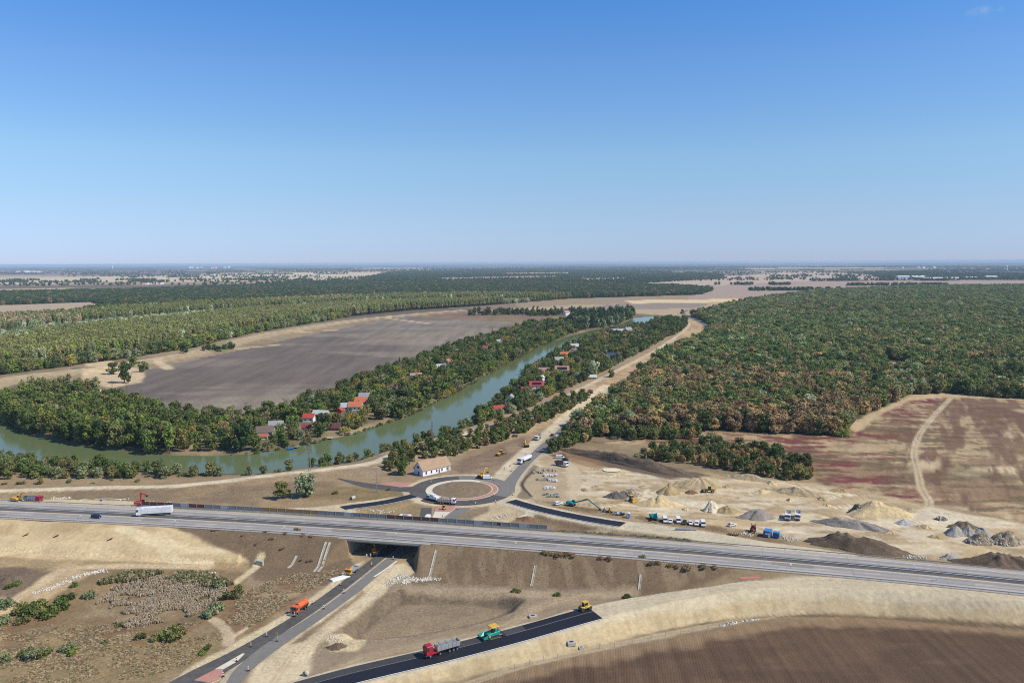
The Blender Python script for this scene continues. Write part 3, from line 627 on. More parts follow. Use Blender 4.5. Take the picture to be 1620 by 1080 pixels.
band(mb, MWL, 2.2, 9.0, 0.02, 1); band(mb, MWL, 9.0, 11.6, 0.02, 0)
for d in (-8.9, -2.1, 2.5, 9.0): band(mb, MWL, d - 0.11, d + 0.11, 0.034, 2)
acc = np.concatenate([[0], np.cumsum(np.linalg.norm(np.diff(MWL[:, :2], axis=0), axis=1))])
def along(line, acc, s):
    return np.array([np.interp(s, acc, line[:, k]) for k in range(3)])
for d in (-5.5, 5.7):
    s = 3.0
    while s < acc[-1] - 8:
        q = np.array([along(MWL, acc, s), along(MWL, acc, s + 3), along(MWL, acc, s + 6)]); band(mb, q, d - 0.1, d + 0.1, 0.036, 2); s += 18
for s in np.arange(20, acc[-1], 31.0):                           # expansion joints and patched strips
    q = np.array([along(MWL, acc, s), along(MWL, acc, s + 0.12)]); band(mb, q, -10.8, -2.3, 0.027, 5); band(mb, q, 2.6, 11.4, 0.027, 5)
for d, sg in ((-7.3, 0.35), (-3.8, 0.35), (4.0, 0.35), (7.4, 0.35)): band(mb, MWL, d - sg, d + sg, 0.025, 6)
_pr = np.random.default_rng(4)
for d0 in (-8.8, -5.4, 2.6, 5.8):                                # resurfaced patches
    s = _pr.uniform(10, 60)
    while s < acc[-1] - 50:
        L_ = _pr.uniform(5, 26); n_ = max(2, int(L_ / 6)); q = np.array([along(MWL, acc, s + L_ * k / n_) for k in range(n_ + 1)])
        band(mb, q, d0, d0 + 3.1, 0.0225, 7 if _pr.random() < .6 else 0); s += L_ + _pr.uniform(25, 110)
mb.build('motorway', [ASPH_OLD, ASPH_LANE, PAINT, GRASSM, GRAVEL, ASPH_MID, mat('wheel_track_asphalt', alb(148, 143, 140), 0.8, noise=0.08, nscale=0.4, world=True), mat('patched_asphalt', alb(136, 132, 129), 0.85, noise=0.1, nscale=0.7, world=True)])
tag(bpy.data.objects['motorway'], kind='structure')

def guardrail(name, line, label, group=None, step=4.0):
    ac = np.concatenate([[0], np.cumsum(np.linalg.norm(np.diff(line[:, :2], axis=0), axis=1))])
    r = empty(name, (line[0][0], line[0][1], line[0][2])); base = line[0]
    b = MB()
    for a, c in zip(line[:-1], line[1:]):
        b.bar(a - base + (0, 0, 0.62), c - base + (0, 0, 0.62), 0.1, 0.32)
    b.build('rail_beam', STEEL, r)
    b = MB()
    for s in np.arange(0, ac[-1], step):
        p = along(line, ac, s) - base; b.box((p[0], p[1], p[2]), (0.12, 0.12, 0.75))
    o = b.build('post_row', STEEL, r); tag(o, kind='stuff')
    return tag(r, label, 'guardrail', group)
def cut(line, x0, x1): return line[(line[:, 0] >= x0) & (line[:, 0] <= x1)]
guardrail('guardrail', offset(MWL, -11.6), 'long steel guardrail along the near edge of the motorway')
guardrail('guardrail', offset(MWL, -0.9), 'steel guardrail in the median on the side of the dark car')
guardrail('guardrail', offset(MWL, 1.5), 'steel guardrail in the median on the side of the white lorry')
guardrail('guardrail', cut(offset(MWL, 11.9), -420, -128), 'steel guardrail on the far motorway edge in front of the parked yellow excavator')
guardrail('guardrail', cut(offset(MWL, 12.2), 20, 400), 'steel guardrail on the far motorway edge below the building yard')
# noise wall
nw = cut(offset(MWL, 12.6), -176, 19); nwa = np.concatenate([[0], np.cumsum(np.linalg.norm(np.diff(nw[:, :2], axis=0), axis=1))])
wall = tag(empty('noise_barrier', nw[0]), 'long panelled noise barrier of grey and brown panels along the far motorway edge', 'noise barrier')
PAN_G, PAN_B, PAN_R = mat('grey_panel', (0.2, 0.2, 0.2), 0.7, noise=0.15, nscale=2), mat('ochre_panel', (0.26, 0.17, 0.07), 0.7, noise=0.15, nscale=2), mat('brown_panel', (0.12, 0.055, 0.045), 0.7, noise=0.15, nscale=2)
GLASSP = mat('pale_panel', (0.34, 0.36, 0.37), 0.45, noise=0.1, nscale=1)
n = int(nwa[-1] / 4.0)
for k in range(n):
    p, q = along(nw, nwa, k * 4.0) - nw[0], along(nw, nwa, k * 4.0 + 4.0) - nw[0]
    m_ = PAN_B if 15 <= k < 22 else PAN_R if (k in (0, 1, 2, 3) or 30 <= k < 36 or k in (6, 7)) else PAN_G if k % 5 else GLASSP
    d = (q - p) / np.linalg.norm(q - p); b = MB(); b.bar(p + d * 0.14 + (0, 0, 1.75), q - d * 0.14 + (0, 0, 1.75), 0.12, 1.7); b.build('barrier_panel', m_, wall)
    b = MB(); b.box((p[0], p[1], p[2] - 0.3), (0.24, 0.24, 3.05)); b.build('barrier_post', STEEL, wall)
b = MB()
for a, c in zip(nw[:-1], nw[1:]): b.bar(a - nw[0] + (0, 0, 0.36), c - nw[0] + (0, 0, 0.36), 0.22, 1.0)
b.build('barrier_plinth', CONC, wall)

# ------------------------------------------------------------------ bridge over the underpass
md = (MW[30] - MW[24])[:2]; md /= np.linalg.norm(md)
def mwpt(q, d, z):
    """point where the line parallel to the underpass at distance q meets the motorway offset d"""
    lo = offset(MWL, d); qq = (lo[:, 0] - UND_C[0]) * UND_N[0] + (lo[:, 1] - UND_C[1]) * UND_N[1]
    o = np.argsort(qq); return np.array([np.interp(q, qq[o], lo[o, 0]), np.interp(q, qq[o], lo[o, 1]), z])
br = tag(empty('road_bridge', (UND_C[0], UND_C[1], 0)), 'concrete motorway bridge with dark underpass over the road being rebuilt', 'bridge')
o3 = np.array([UND_C[0], UND_C[1], 0])
def slab(b, q0, q1, d0, d1, z0, z1, mi=0):
    c = [mwpt(q0, d0, 0), mwpt(q1, d0, 0), mwpt(q1, d1, 0), mwpt(q0, d1, 0)]
    i = len(b.v)
    for z in (z0, z1): b.v += [(p[0] - o3[0], p[1] - o3[1], z) for p in c]
    for f in ((3, 2, 1, 0), (4, 5, 6, 7), (0, 1, 5, 4), (1, 2, 6, 5), (2, 3, 7, 6), (3, 0, 4, 7)): b.f.append(tuple(i + k for k in f)); b.m.append(mi)
W2 = UND_HW + 1.0
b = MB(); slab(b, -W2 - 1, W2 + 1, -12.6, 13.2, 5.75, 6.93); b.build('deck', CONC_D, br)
b = MB(); slab(b, -W2 - 4, W2 + 4, -13.0, -12.1, 6.3, 7.12); b.build('edge_beam', CONC, br)
b = MB(); slab(b, -W2 - 4, W2 + 4, 12.75, 13.5, 6.3, 7.12); b.build('edge_beam', CONC, br)
for sgn in (-1, 1):
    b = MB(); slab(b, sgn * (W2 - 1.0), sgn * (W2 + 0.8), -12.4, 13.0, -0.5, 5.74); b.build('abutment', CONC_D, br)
    for e, d in ((-12.4, -1), (13.0, 1)):
        b = MB()
        p = mwpt(sgn * (W2 - 0.2), e, 0) - o3; qv = np.array([und_dir[0], und_dir[1], 0]) * d
        sv = np.array([UND_N[0], UND_N[1], 0]) * sgn
        a0, a1 = p, p + qv * 11 + sv * 3.5
        i = len(b.v)
        for t_ in (0, 0.5):
            b.v += [tuple(a0 + sv * t_ + (0, 0, -0.5)), tuple(a1 + sv * t_ + (0, 0, -0.5)), tuple(a1 + sv * t_ + (0, 0, 0.6)), tuple(a0 + sv * t_ + (0, 0, 6.2))]
        for f in ((0, 1, 2, 3), (7, 6, 5, 4), (0, 4, 5, 1), (1, 5, 6, 2), (2, 6, 7, 3), (3, 7, 4, 0)): b.f.append(tuple(i + k for k in f)); b.m.append(0)
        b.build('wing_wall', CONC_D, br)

# ------------------------------------------------------------------ other roads
def ribbon(name, LR, m, dz=0.06, z=None, skip=None):
    L, R = LR; b = MB()
    for k in range(len(L) - 1):
        b.face([R[k] + (0, 0, dz), R[k + 1] + (0, 0, dz), L[k + 1] + (0, 0, dz), L[k] + (0, 0, dz)])
    o = b.build(name, m); return tag(o, kind='structure')
ribbon('milled_road', ROAD_W['milled_lane'], ASPH_DARK, 0.06); ribbon('road', ROAD_W['open_lane'], ASPH_MID, 0.075)
ribbon('north_road', ROAD_W['north_road'], ASPH_MID, 0.07); ribbon('forest_road', ROAD_W['far_road'], ASPH_MID, 0.2)
ribbon('side_road', ROAD_W['west_spur'], ASPH_DARK, 0.05)
def fresh(name, line, hw, x0, x1, dz=0.1):
    l = line[(line[:, 0] >= x0) & (line[:, 0] <= x1)]; b = MB()
    a, c = offset(l, hw), offset(l, -hw)
    for k in range(len(l) - 1):
        b.face([c[k] + (0, 0, dz), c[k + 1] + (0, 0, dz), a[k + 1] + (0, 0, dz), a[k] + (0, 0, dz)], 0)
    ed = offset(l, -hw - 0.25)
    for k in range(len(l) - 1):
        b.face([ed[k] + (0, 0, dz - .03), ed[k + 1] + (0, 0, dz - .03), c[k + 1] + (0, 0, dz - .004), c[k] + (0, 0, dz - .004)], 1)
    if name == 'fresh_ramp_road':                                 # joint between the two paved lanes
        j0, j1 = offset(l, 1.3), offset(l, 1.05); n_ = len(l) - 1
        for k in range(n_): b.face([j1[k] + (0, 0, dz + .006), j1[k + 1] + (0, 0, dz + .006), j0[k + 1] + (0, 0, dz + .006), j0[k] + (0, 0, dz + .006)], 2)
        j0, j1 = offset(l, 4.6), offset(l, 1.3)
        for k in range(n_):
            if l[k][0] < 4: b.face([j1[k] + (0, 0, dz + .004), j1[k + 1] + (0, 0, dz + .004), j0[k + 1] + (0, 0, dz + .004), j0[k] + (0, 0, dz + .004)], 3)
    o = b.build(name, [ASPH_NEW, PAINT, ASPH_MID, mat('unpaved_lane_asphalt', alb(74, 73, 74), 0.85, noise=0.15, nscale=0.5, world=True)]); return tag(o, kind='structure')
SE2 = spline(RAMP_SE[::2], 6)
fresh('fresh_ramp_road', SE2, 4.7, -200, P(942, 968, 4.5)[0])
fresh('fresh_slip_road', spline(RAMP_NW[::2], 6), 3.3, P(542, 803, 2.6)[0], P(655, 785)[0])
fresh('fresh_access_road', spline(RAMP_NE[::2], 6), 3.4, P(808, 792)[0], P(985, 828, 3.8)[0])
# roundabout
def ring(b, r0, r1, z, mi, a0=0, a1=360, n=72):
    for k in range(n):
        p, q = R_(a0 + (a1 - a0) * k / n), R_(a0 + (a1 - a0) * (k + 1) / n)
        b.face([(r0 * math.cos(p), r0 * math.sin(p), z), (r1 * math.cos(p), r1 * math.sin(p), z), (r1 * math.cos(q), r1 * math.sin(q), z), (r0 * math.cos(q), r0 * math.sin(q), z)], mi)
def ringwall(b, r, z0, z1, mi, n=72):
    for k in range(n):
        p, q = 2 * math.pi * k / n, 2 * math.pi * (k + 1) / n
        b.face([(r * math.cos(p), r * math.sin(p), z0), (r * math.cos(q), r * math.sin(q), z0), (r * math.cos(q), r * math.sin(q), z1), (r * math.cos(p), r * math.sin(p), z1)], mi)
RED = mat('red_paving', alb(188, 138, 124), 0.85, noise=0.12, nscale=1.2, world=True)
WHT = mat('white_concrete', alb(220, 212, 194), 0.85, noise=0.1, nscale=0.8, world=True)
SOIL = mat('island_soil', alb(134, 116, 94), 0.95, noise=0.14, nscale=0.9, bump=0.6, world=True)
b = MB()
ring(b, RB_AP, RB_OUT, 0.09, 0, 98, 330); ring(b, RB_AP, RB_OUT, 0.085, 1, 330, 458)
ringwall(b, RB_AP, 0.0, 0.2, 2)
ring(b, RB_AP - 0.4, RB_AP, 0.2, 2); ring(b, RB_IN + 0.5, RB_AP - 0.4, 0.2, 2, 60, 235); ring(b, RB_IN + 0.5, RB_AP - 0.4, 0.2, 3, 235, 420); ring(b, RB_IN, RB_IN + 0.5, 0.24, 2)
for k in range(12):
    r0, r1 = RB_IN * k / 12, RB_IN * (k + 1) / 12
    for j in range(48):
        p, q = 2 * math.pi * j / 48, 2 * math.pi * (j + 1) / 48
        def zz(r, t): return 0.22 + 1.0 * (1 - (r / RB_IN) ** 2) + (0.12 * math.sin(7 * t + r) if r < RB_IN - 0.1 and r > 0 else 0)
        b.face([(r * math.cos(t), r * math.sin(t), zz(r, t)) for r, t in ((r0, p), (r1, p), (r1, q), (r0, q))], 4)
rb = b.build('roundabout', [ASPH_DARK, ASPH_MID, WHT, RED, SOIL]); rb.location = (RB_C[0], RB_C[1], 0); tag(rb, kind='structure')
# splitter islands
def island(red, white, z=0.16):
    b = MB()
    for poly, mi in ((red, 0), (white, 1)):
        if not poly: continue
        p = PP(poly, z); i = len(b.v); n_ = len(p)
        top = [tuple(v) for v in p]
        area = sum(p[k][0] * p[(k + 1) % n_][1] - p[(k + 1) % n_][0] * p[k][1] for k in range(n_))
        if area < 0: top = top[::-1]
        b.face(top, mi)
        for k in range(n_):
            a, c = top[k], top[(k + 1) % n_]; b.face([(a[0], a[1], 0), (c[0], c[1], 0), c, a], 1)
    o = b.build('traffic_island', [RED, WHT]); return tag(o, kind='structure')
island([(688, 808), (689, 800), (722, 799), (717, 806), (712, 809)], [(682, 823), (688, 808.3), (712, 809.3), (692, 823)])
island([(307, 1075), (340, 1058), (353, 1058), (348, 1074), (335, 1079)], [(340, 1057.5), (362, 1045), (384, 1032.5), (387, 1033), (375, 1045), (353, 1057.5)])
island([(600, 765.5), (612, 762), (657, 762.5), (645, 768), (632, 770)], [])
# ------------------------------------------------------------------ houses: where they stand (used to keep trees off them)
# px, py of the foot, length m, width m, eave m, ridge direction (deg, 0 = along x), roof, wall, extras, label
HOUSES = [
 (419, 688, 11, 8, 3.0, 15, 'brown', 'white', 'c', 'white house with weathered brown roof at the corner of the far river bank'),
 (437, 678, 10, 7, 2.8, 10, 'grey', 'white', '', 'low house with pale grey roof right behind the brown roofed riverside house'),
 (417, 694, 5, 4, 2.0, 10, 'brick', 'cream', '', 'small shed with brick red roof in front of the brown roofed house'),
 (489, 666, 8, 6, 3.4, -4, 'red', 'white', '', 'narrow white cottage with bright red roof above the river bend'),
 (485, 680, 6, 4, 2.2, -4, 'dkred', 'cream', '', 'small cabin with dark red roof just below the narrow red roofed cottage'),
 (508, 659, 12, 6, 2.6, -10, 'pale', 'white', '', 'long low white building with pale roof behind the narrow red roofed cottage'),
 (529, 680, 9, 5, 2.2, -5, 'maroon', 'brown', '', 'low maroon cabin beside the big yellowish willow'),
 (538, 653, 5, 4, 2.6, 80, 'red', 'red', '', 'small all red shed in front of the glass grey roof'),
 (549, 648, 10, 7, 2.8, 5, 'glass', 'white', '', 'house with silvery grey roof left of the orange roofed white house'),
 (563, 648, 11, 8, 3.4, -2, 'orange', 'white', 'c', 'white house with vivid orange gable roof on the far bank'),
 (572, 641, 10, 8, 3.6, -2, 'orange', 'pink', '', 'pink house with orange roof touching the white orange roofed house'),
 (577, 634, 9, 7, 4.2, 0, 'grey', 'white', '', 'tall white house with grey roof behind the pink house'),
 (658, 600, 12, 8, 3.2, 20, 'pink', 'cream', 'c', 'house with faded pink roof among the dark trees of the far bank'),
 (648, 602, 10, 6, 2.6, 15, 'blue', 'white', '', 'low house with dark blue roof left of the faded pink roof'),
 (697, 584, 11, 7, 3.0, 30, 'pale', 'white', '', 'house with pale grey roof behind the far bank willows'),
 (708, 577, 8, 6, 4.4, 70, 'orange', 'cream', '', 'tall narrow house with salmon orange roof beside the pale grey roof'),
 (751, 561, 14, 7, 2.8, 5, 'blue', 'white', '', 'wide house with dark blue metal roof near the two dark firs'),
 (765, 554, 11, 6, 3.4, 5, 'red', 'white', '', 'white house with red roof right of the wide dark blue roof'),
 (788, 546, 11, 8, 5.0, 60, 'grey', 'pink', '', 'tall pink gabled house near the upper end of the far bank'),
 (790, 650, 9, 5, 2.4, 10, 'red', 'white', '', 'small house with scarlet roof among bushes on the near bank'),
 (808, 638, 9, 8, 4.4, 80, 'grey', 'white', '', 'steep grey gabled house at the waterside on the near bank'),
 (832, 622, 9, 7, 3.0, 10, 'dkred', 'brown', '', 'cottage with crimson roof between the grey gable and the solar roof'),
 (849, 614, 13, 8, 3.4, 0, 'red', 'white', 's', 'white house with red roof carrying dark solar panels'),
 (857, 605, 5, 4, 5.5, 60, 'pale', 'white', '', 'tall small white house with pale roof behind the red solar roof'),
 (861, 590, 11, 7, 3.0, -8, 'pink', 'white', 'c', 'white house with rosy roof near the waterside willows'),
 (889, 590, 15, 10, 3.6, 0, 'salmon', 'cream', 's', 'large house with salmon roof and one solar panel in the gardens'),
 (884, 573, 11, 7, 3.4, 20, 'grey', 'brown', '', 'brown house with grey roof behind the large salmon roof'),
 (894, 564, 13, 7, 3.0, 5, 'orange', 'cream', '', 'low house with orange roof beside the tall red gabled house'),
 (905, 561, 10, 9, 5.0, 85, 'brick', 'white', '', 'tall white gabled house with brick red roof on the peninsula'),
 (908, 552, 12, 8, 4.0, 0, 'pale', 'white', '', 'broad house with whitish roof behind the brick red gable'),
 (970, 566, 16, 8, 2.8, 0, 'blue', 'white', '', 'low house with blue solar roof near the sandy levee'),
 (933, 600, 13, 5, 2.6, 0, 'pale', 'ochre', '', 'low ochre walled shed beside the silver poplar'),
 (977, 528, 22, 10, 4.0, 0, 'pale', 'white', '', 'large white building with pale roof on the upper peninsula'),
 (993, 526, 14, 10, 5.0, 40, 'grey', 'pink', '', 'house with lilac grey gable right of the large white building'),
 (957, 534, 9, 9, 6.0, 80, 'orange', 'pink', '', 'tall pink house with narrow orange roof left of the large white building'),
 (993, 536, 14, 9, 3.0, 0, 'orange', 'cream', '', 'low house with orange roof below the lilac grey gable'),
 (941, 514, 15, 8, 3.6, 0, 'red', 'white', '', 'house with red roof in front of the tall dark poplars'),
 (896, 499, 14, 10, 7.0, 40, 'pink', 'white', '', 'white farmhouse with pink roof at the far edge of the brown field'),
 (920, 500, 12, 10, 5.0, 40, 'red', 'white', '', 'white farmhouse with red roof right of the pink roofed one'),
]
HPOS = [P(h[0], h[1], 0.3) for h in HOUSES]

# ------------------------------------------------------------------ trees
rng = np.random.default_rng(7)
def leaf_mat(name, inst):
    m = bpy.data.materials.new(name); m.use_nodes = True; t = m.node_tree; n = t.nodes; L = t.links.new
    n.remove(n['Principled BSDF'])
    if inst:
        c = n.new('ShaderNodeAttribute'); c.attribute_type = 'INSTANCER'; c.attribute_name = 'tint'; co = c.outputs['Color']
    else:
        c = n.new('ShaderNodeObjectInfo'); co = c.outputs['Color']
    g = n.new('ShaderNodeNewGeometry')
    r = n.new('ShaderNodeMapRange'); r.inputs['To Min'].default_value = 0.65; r.inputs['To Max'].default_value = 1.38; L(g.outputs['Random Per Island'], r.inputs['Value'])
    x = n.new('ShaderNodeVectorMath'); x.operation = 'SCALE'; L(co, x.inputs[0]); L(r.outputs[0], x.inputs['Scale'])
    d = n.new('ShaderNodeBsdfDiffuse'); tr = n.new('ShaderNodeBsdfTranslucent'); mx = n.new('ShaderNodeMixShader'); mx.inputs[0].default_value = 0.22
    L(x.outputs[0], d.inputs[0]); L(x.outputs[0], tr.inputs[0]); L(d.outputs[0], mx.inputs[1]); L(tr.outputs[0], mx.inputs[2])
    L(mx.outputs[0], n['Material Output'].inputs['Surface']); return m
LEAF_O, LEAF_I = leaf_mat('tree_foliage', False), leaf_mat('wood_foliage', True)
BARK = mat('bark', (0.11, 0.085, 0.065), 0.95, noise=0.2, nscale=2)

def crown_cards(kind, r):
    """leaf clumps of one crown, about 10 m tall before scaling: centre, normal, size for every spray of leaves"""
    out = []
    def clump(c, rad, n, size, squash=0.8, droop=0.0):
        for _ in range(n):
            v = r.normal(size=3); v /= np.linalg.norm(v)
            rr = rad * (0.62 + 0.42 * r.random())
            p = np.array([c[0] + v[0] * rr, c[1] + v[1] * rr, c[2] + v[2] * rr * squash])
            if droop: p[2] -= droop * r.random() * (v[0] ** 2 + v[1] ** 2)
            if p[2] < 0.25: p[2] = 0.25 + 0.3 * r.random()
            nn = v * 1.0 + r.normal(size=3) * 0.62; nn[2] += 0.25
            out.append((p, nn / np.linalg.norm(nn), size * (0.65 + 0.7 * r.random())))
    if kind == 'oak':
        for k in range(21):
            t = r.random() * 6.283; z = 1.5 + 7.0 * r.random(); q = 3.3 * math.sqrt(max(0.05, 1 - ((z - 4.9) / 4.6) ** 2)) * math.sqrt(r.random())
            clump((q * math.cos(t), q * math.sin(t), z), 1.25 + 0.85 * r.random(), 44, 0.82)
    elif kind == 'tall':
        for k in range(18):
            t = r.random() * 6.283; z = 2.6 + 6.6 * r.random(); q = (1.7 - 0.14 * abs(z - 4.5)) * math.sqrt(r.random())
            clump((q * math.cos(t), q * math.sin(t), z), 0.7 + 0.5 * r.random(), 34, 0.55, 1.25)
    elif kind == 'column':
        for k in range(20):
            t = r.random() * 6.283; z = 0.9 + 8.4 * k / 19; q = 0.35 * r.random()
            clump((q * math.cos(t), q * math.sin(t), z), 0.95 * math.sin(min(2.8, 0.7 + z * 0.25)) + 0.12, 26, 0.42, 1.3)
    elif kind == 'willow':
        for k in range(14):
            t = r.random() * 6.283; q = 3.6 * math.sqrt(r.random()); z = 7.6 - 0.22 * q * q + 1.0 * r.random()
            clump((q * math.cos(t), q * math.sin(t), z), 1.35, 42, 0.66, 0.9, 3.6)
    elif kind == 'fir':
        for k in range(17):
            z = 0.7 + 9.0 * k / 16; q = 2.3 * (1 - k / 17.5)
            for j in range(max(3, int(9 * (1 - k / 18)))):
                t = r.random() * 6.283; clump((q * 0.6 * math.cos(t), q * 0.6 * math.sin(t), z), q * 0.45 + 0.18, 8, 0.5, 0.5)
    elif kind == 'bush':
        for k in range(11):
            t = r.random() * 6.283; q = 3.6 * math.sqrt(r.random()); z = 1.0 + 5.0 * r.random() * (1 - q / 6)
            clump((q * math.cos(t), q * math.sin(t), z), 1.5 + 0.9 * r.random(), 40, 0.95, 0.9)
    elif kind == 'bare':
        for k in range(16):
            t = r.random() * 6.283; q = 2.6 * math.sqrt(r.random()); z = 3.2 + 5.5 * r.random()
            clump((q * math.cos(t), q * math.sin(t), z), 0.9 + 0.6 * r.random(), 17, 0.5, 1.0)
    return out

def crown_mb(kind, seed, b=None, mi=0):
    r = np.random.default_rng(seed); b = b or MB()
    for p, n, s in crown_cards(kind, r):
        u = np.cross(n, r.normal(size=3)); u /= np.linalg.norm(u) + 1e-9; v = np.cross(n, u); k = 0.6 + 0.5 * r.random()
        a = s * 0.62
        b.face([p - u * a, p - v * a * k + n * a * 0.12, p + u * a * (0.7 + .5 * r.random()), p + v * a * k], mi)
    return b
def trunk_mb(kind, seed, b=None, mi=0):
    r = np.random.default_rng(seed + 99); b = b or MB()
    h = {'oak': 6.0, 'tall': 9.0, 'column': 8.5, 'willow': 6.0, 'fir': 9.0, 'bush': 2.5, 'bare': 8.0}[kind]
    w0 = {'oak': 0.34, 'willow': 0.38, 'bush': 0.14, 'fir': 0.2, 'tall': 0.22, 'column': 0.22, 'bare': 0.26}[kind]
    b.cyl((0, 0, -0.3), (0.1, 0.05, h * 0.45), w0, w0 * 0.7, 6, mi); b.cyl((0.1, 0.05, h * 0.45), (0.05, 0.1, h), w0 * 0.7, w0 * 0.15, 6, mi)
    for k in range(0 if kind in ('fir', 'column') else 6):
        t = r.random() * 6.283; z = h * (0.3 + 0.4 * r.random()); q = (0.9 if kind == 'tall' else 2.2) * (0.7 + 0.5 * r.random())
        b.cyl((0.1, 0.05, z), (q * math.cos(t), q * math.sin(t), z + h * 0.28), w0 * 0.4, w0 * 0.1, 5, mi)
    return b
KINDS = [('oak', 1), ('oak', 2), ('oak', 3), ('tall', 1), ('tall', 2), ('column', 1), ('willow', 1), ('willow', 2), ('fir', 1), ('bush', 1), ('bush', 2), ('bare', 1)]
CROWN, TRUNK, WHOLE = {}, {}, {}
for k, s in KINDS:
    CROWN[k, s] = crown_mb(k, s).mesh('crown_' + k, LEAF_O); TRUNK[k, s] = trunk_mb(k, s).mesh('trunk_' + k, BARK)
    b = crown_mb(k, s); trunk_mb(k, s, b, 1); WHOLE[k, s] = b.mesh('tree_' + k, [LEAF_O, BARK])
col_src = bpy.data.collections.new('wood_trees')                # sources of the far-off woods, not linked to the scene
SRC = [('oak', 1), ('oak', 2), ('oak', 3), ('tall', 1), ('tall', 2), ('bush', 1), ('bare', 1), ('willow', 1), ('fir', 1), ('column', 1)]
for i, (k, s) in enumerate(SRC):
    b = crown_mb(k, s + 50); trunk_mb(k, s, b, 1)
    o = bpy.data.objects.new('%02d_%s_tree' % (i, k), b.mesh('wood_' + k, [LEAF_I, BARK])); col_src.objects.link(o)

# leaf colours (albedo)
TINT = {'dark': (0.038, 0.056, 0.023), 'green': (0.056, 0.080, 0.028), 'fresh': (0.078, 0.108, 0.030), 'olive': (0.080, 0.088, 0.040), 'yellow': (0.135, 0.128, 0.040),
        'silver': (0.19, 0.22, 0.17), 'greygreen': (0.10, 0.125, 0.080), 'russet': (0.112, 0.084, 0.056), 'tan': (0.165, 0.130, 0.070), 'brown': (0.105, 0.083, 0.052), 'plum': (0.040, 0.018, 0.024), 'deep': (0.024, 0.046, 0.022), 'drygrey': (0.14, 0.12, 0.09)}
WORDS = {'dark': 'dark green', 'green': 'mid green', 'fresh': 'fresh green', 'olive': 'olive green', 'yellow': 'yellowish', 'silver': 'silvery', 'greygreen': 'grey green', 'russet': 'russet brown',
         'tan': 'tan leaved', 'brown': 'dull brown', 'plum': 'plum coloured', 'deep': 'blackish green', 'drygrey': 'half bare grey'}
NAME = {'oak': 'tree', 'tall': 'poplar_tree', 'column': 'poplar_tree', 'willow': 'willow_tree', 'fir': 'fir_tree', 'bush': 'shrub', 'bare': 'tree'}
CATN = {'oak': 'tree', 'tall': 'tree', 'column': 'tree', 'willow': 'tree', 'fir': 'tree', 'bush': 'shrub', 'bare': 'tree'}
SHAPE = {'oak': 'round crowned tree', 'tall': 'tall slender tree', 'column': 'columnar poplar', 'willow': 'drooping willow', 'fir': 'pointed fir', 'bush': 'bushy shrub', 'bare': 'thin crowned tree'}
for k_ in TINT: TINT[k_] = tuple(v * 2.35 * g for v, g in zip(TINT[k_], (1.12, 1.0, .78)))
QUEUE = []
def tree(kind, var, loc, h, wd, tint, label, group=None, parts=False, name=None):
    s = (h / 10 * wd, h / 10 * wd, h / 10)
    c = np.array(TINT[tint]) * (0.8 + 0.4 * rng.random()) * (1 + 0.14 * (rng.random(3) - 0.5))
    x, y = float(loc[0]), float(loc[1])
    vis = abs(x) < y * 0.67 and y > 190
    size = h * (0.5 + 0.5 * wd) / math.hypot(x, y) * (1 if vis else 0.01) + (1 if group is None else 0)
    QUEUE.append((name or NAME[kind], size, kind, var, tuple(map(float, loc)), s, c, rng.random() * 6.283, label, group, parts))
def plant(q):
    name, size, kind, var, loc, s, c, rz, label, group, parts = q
    if parts:
        o = empty(name, loc, rz)
        cr = bpy.data.objects.new('crown', CROWN[kind, var]); tk = bpy.data.objects.new('trunk', TRUNK[kind, var])
        for x in (cr, tk): C.objects.link(x); x.parent = o
        cr.color = (*c, 1); o.scale = s
    else:
        o = bpy.data.objects.new(name, WHOLE[kind, var]); C.objects.link(o); o.location = loc; o.rotation_euler = (0, 0, rz); o.scale = s; o.color = (*c, 1)
    return tag(o, label, CATN[kind], group)
def plant_all(most=285):
    """the trees that show largest become objects, the rest of a kind one mass"""
    for nm in sorted({q[0] for q in QUEUE}):
        qs = sorted([q for q in QUEUE if q[0] == nm], key=lambda q: -q[1])
        for q in qs[:most]: plant(q)
        r = qs[most:]
        if r:
            src = {k: i for i, k in enumerate(SRC)}
            wood(nm.replace('_tree', '') + '_thicket', np.array([q[4][:2] for q in r]), np.array([q[4][2] for q in r]), np.array([src.get((q[2], q[3]), src.get((q[2], 1), 0)) for q in r]), np.array([q[5][2] * 10 for q in r]), np.array([q[5][0] / q[5][2] for q in r]), np.array([q[6] for q in r]))

def scatter(poly, spacing, seed, keep=None):
    r = np.random.default_rng(seed); mn, mx = poly.min(0), poly.max(0); n = int(min(400000, (mx[0] - mn[0]) * (mx[1] - mn[1]) / spacing ** 2 * 6)); pts = []; cell = {}
    cand = np.stack([r.uniform(mn[0], mx[0], n), r.uniform(mn[1], mx[1], n)], 1)
    ok = inside(cand[:, 0], cand[:, 1], poly)
    if keep is not None: ok &= keep(cand[:, 0], cand[:, 1])
    for p in cand[ok]:
        k = (int(p[0] // spacing), int(p[1] // spacing))
        if any(math.hypot(p[0] - q[0], p[1] - q[1]) < spacing for a in (-1, 0, 1) for b in (-1, 0, 1) for q in cell.get((k[0] + a, k[1] + b), ())): continue
        cell.setdefault(k, []).append(p); pts.append(p)
    return pts
def near_house(p, front=21, side=8, back=5):
    for h, q in zip(HOUSES, HPOS):
        dx, dy = p[0] - q[0], p[1] - q[1]
        # direction towards the camera
        l = math.hypot(q[0], q[1]); ux, uy = -q[0] / l, -q[1] / l
        f, s_ = dx * ux + dy * uy, abs(-dx * uy + dy * ux)
        if -h[3] / 2 - back < f < front + h[3] / 2 and s_ < h[2] / 2 + 1.5: return True
        if math.hypot(dx, dy) < h[2] / 2 + 3: return True
    return False
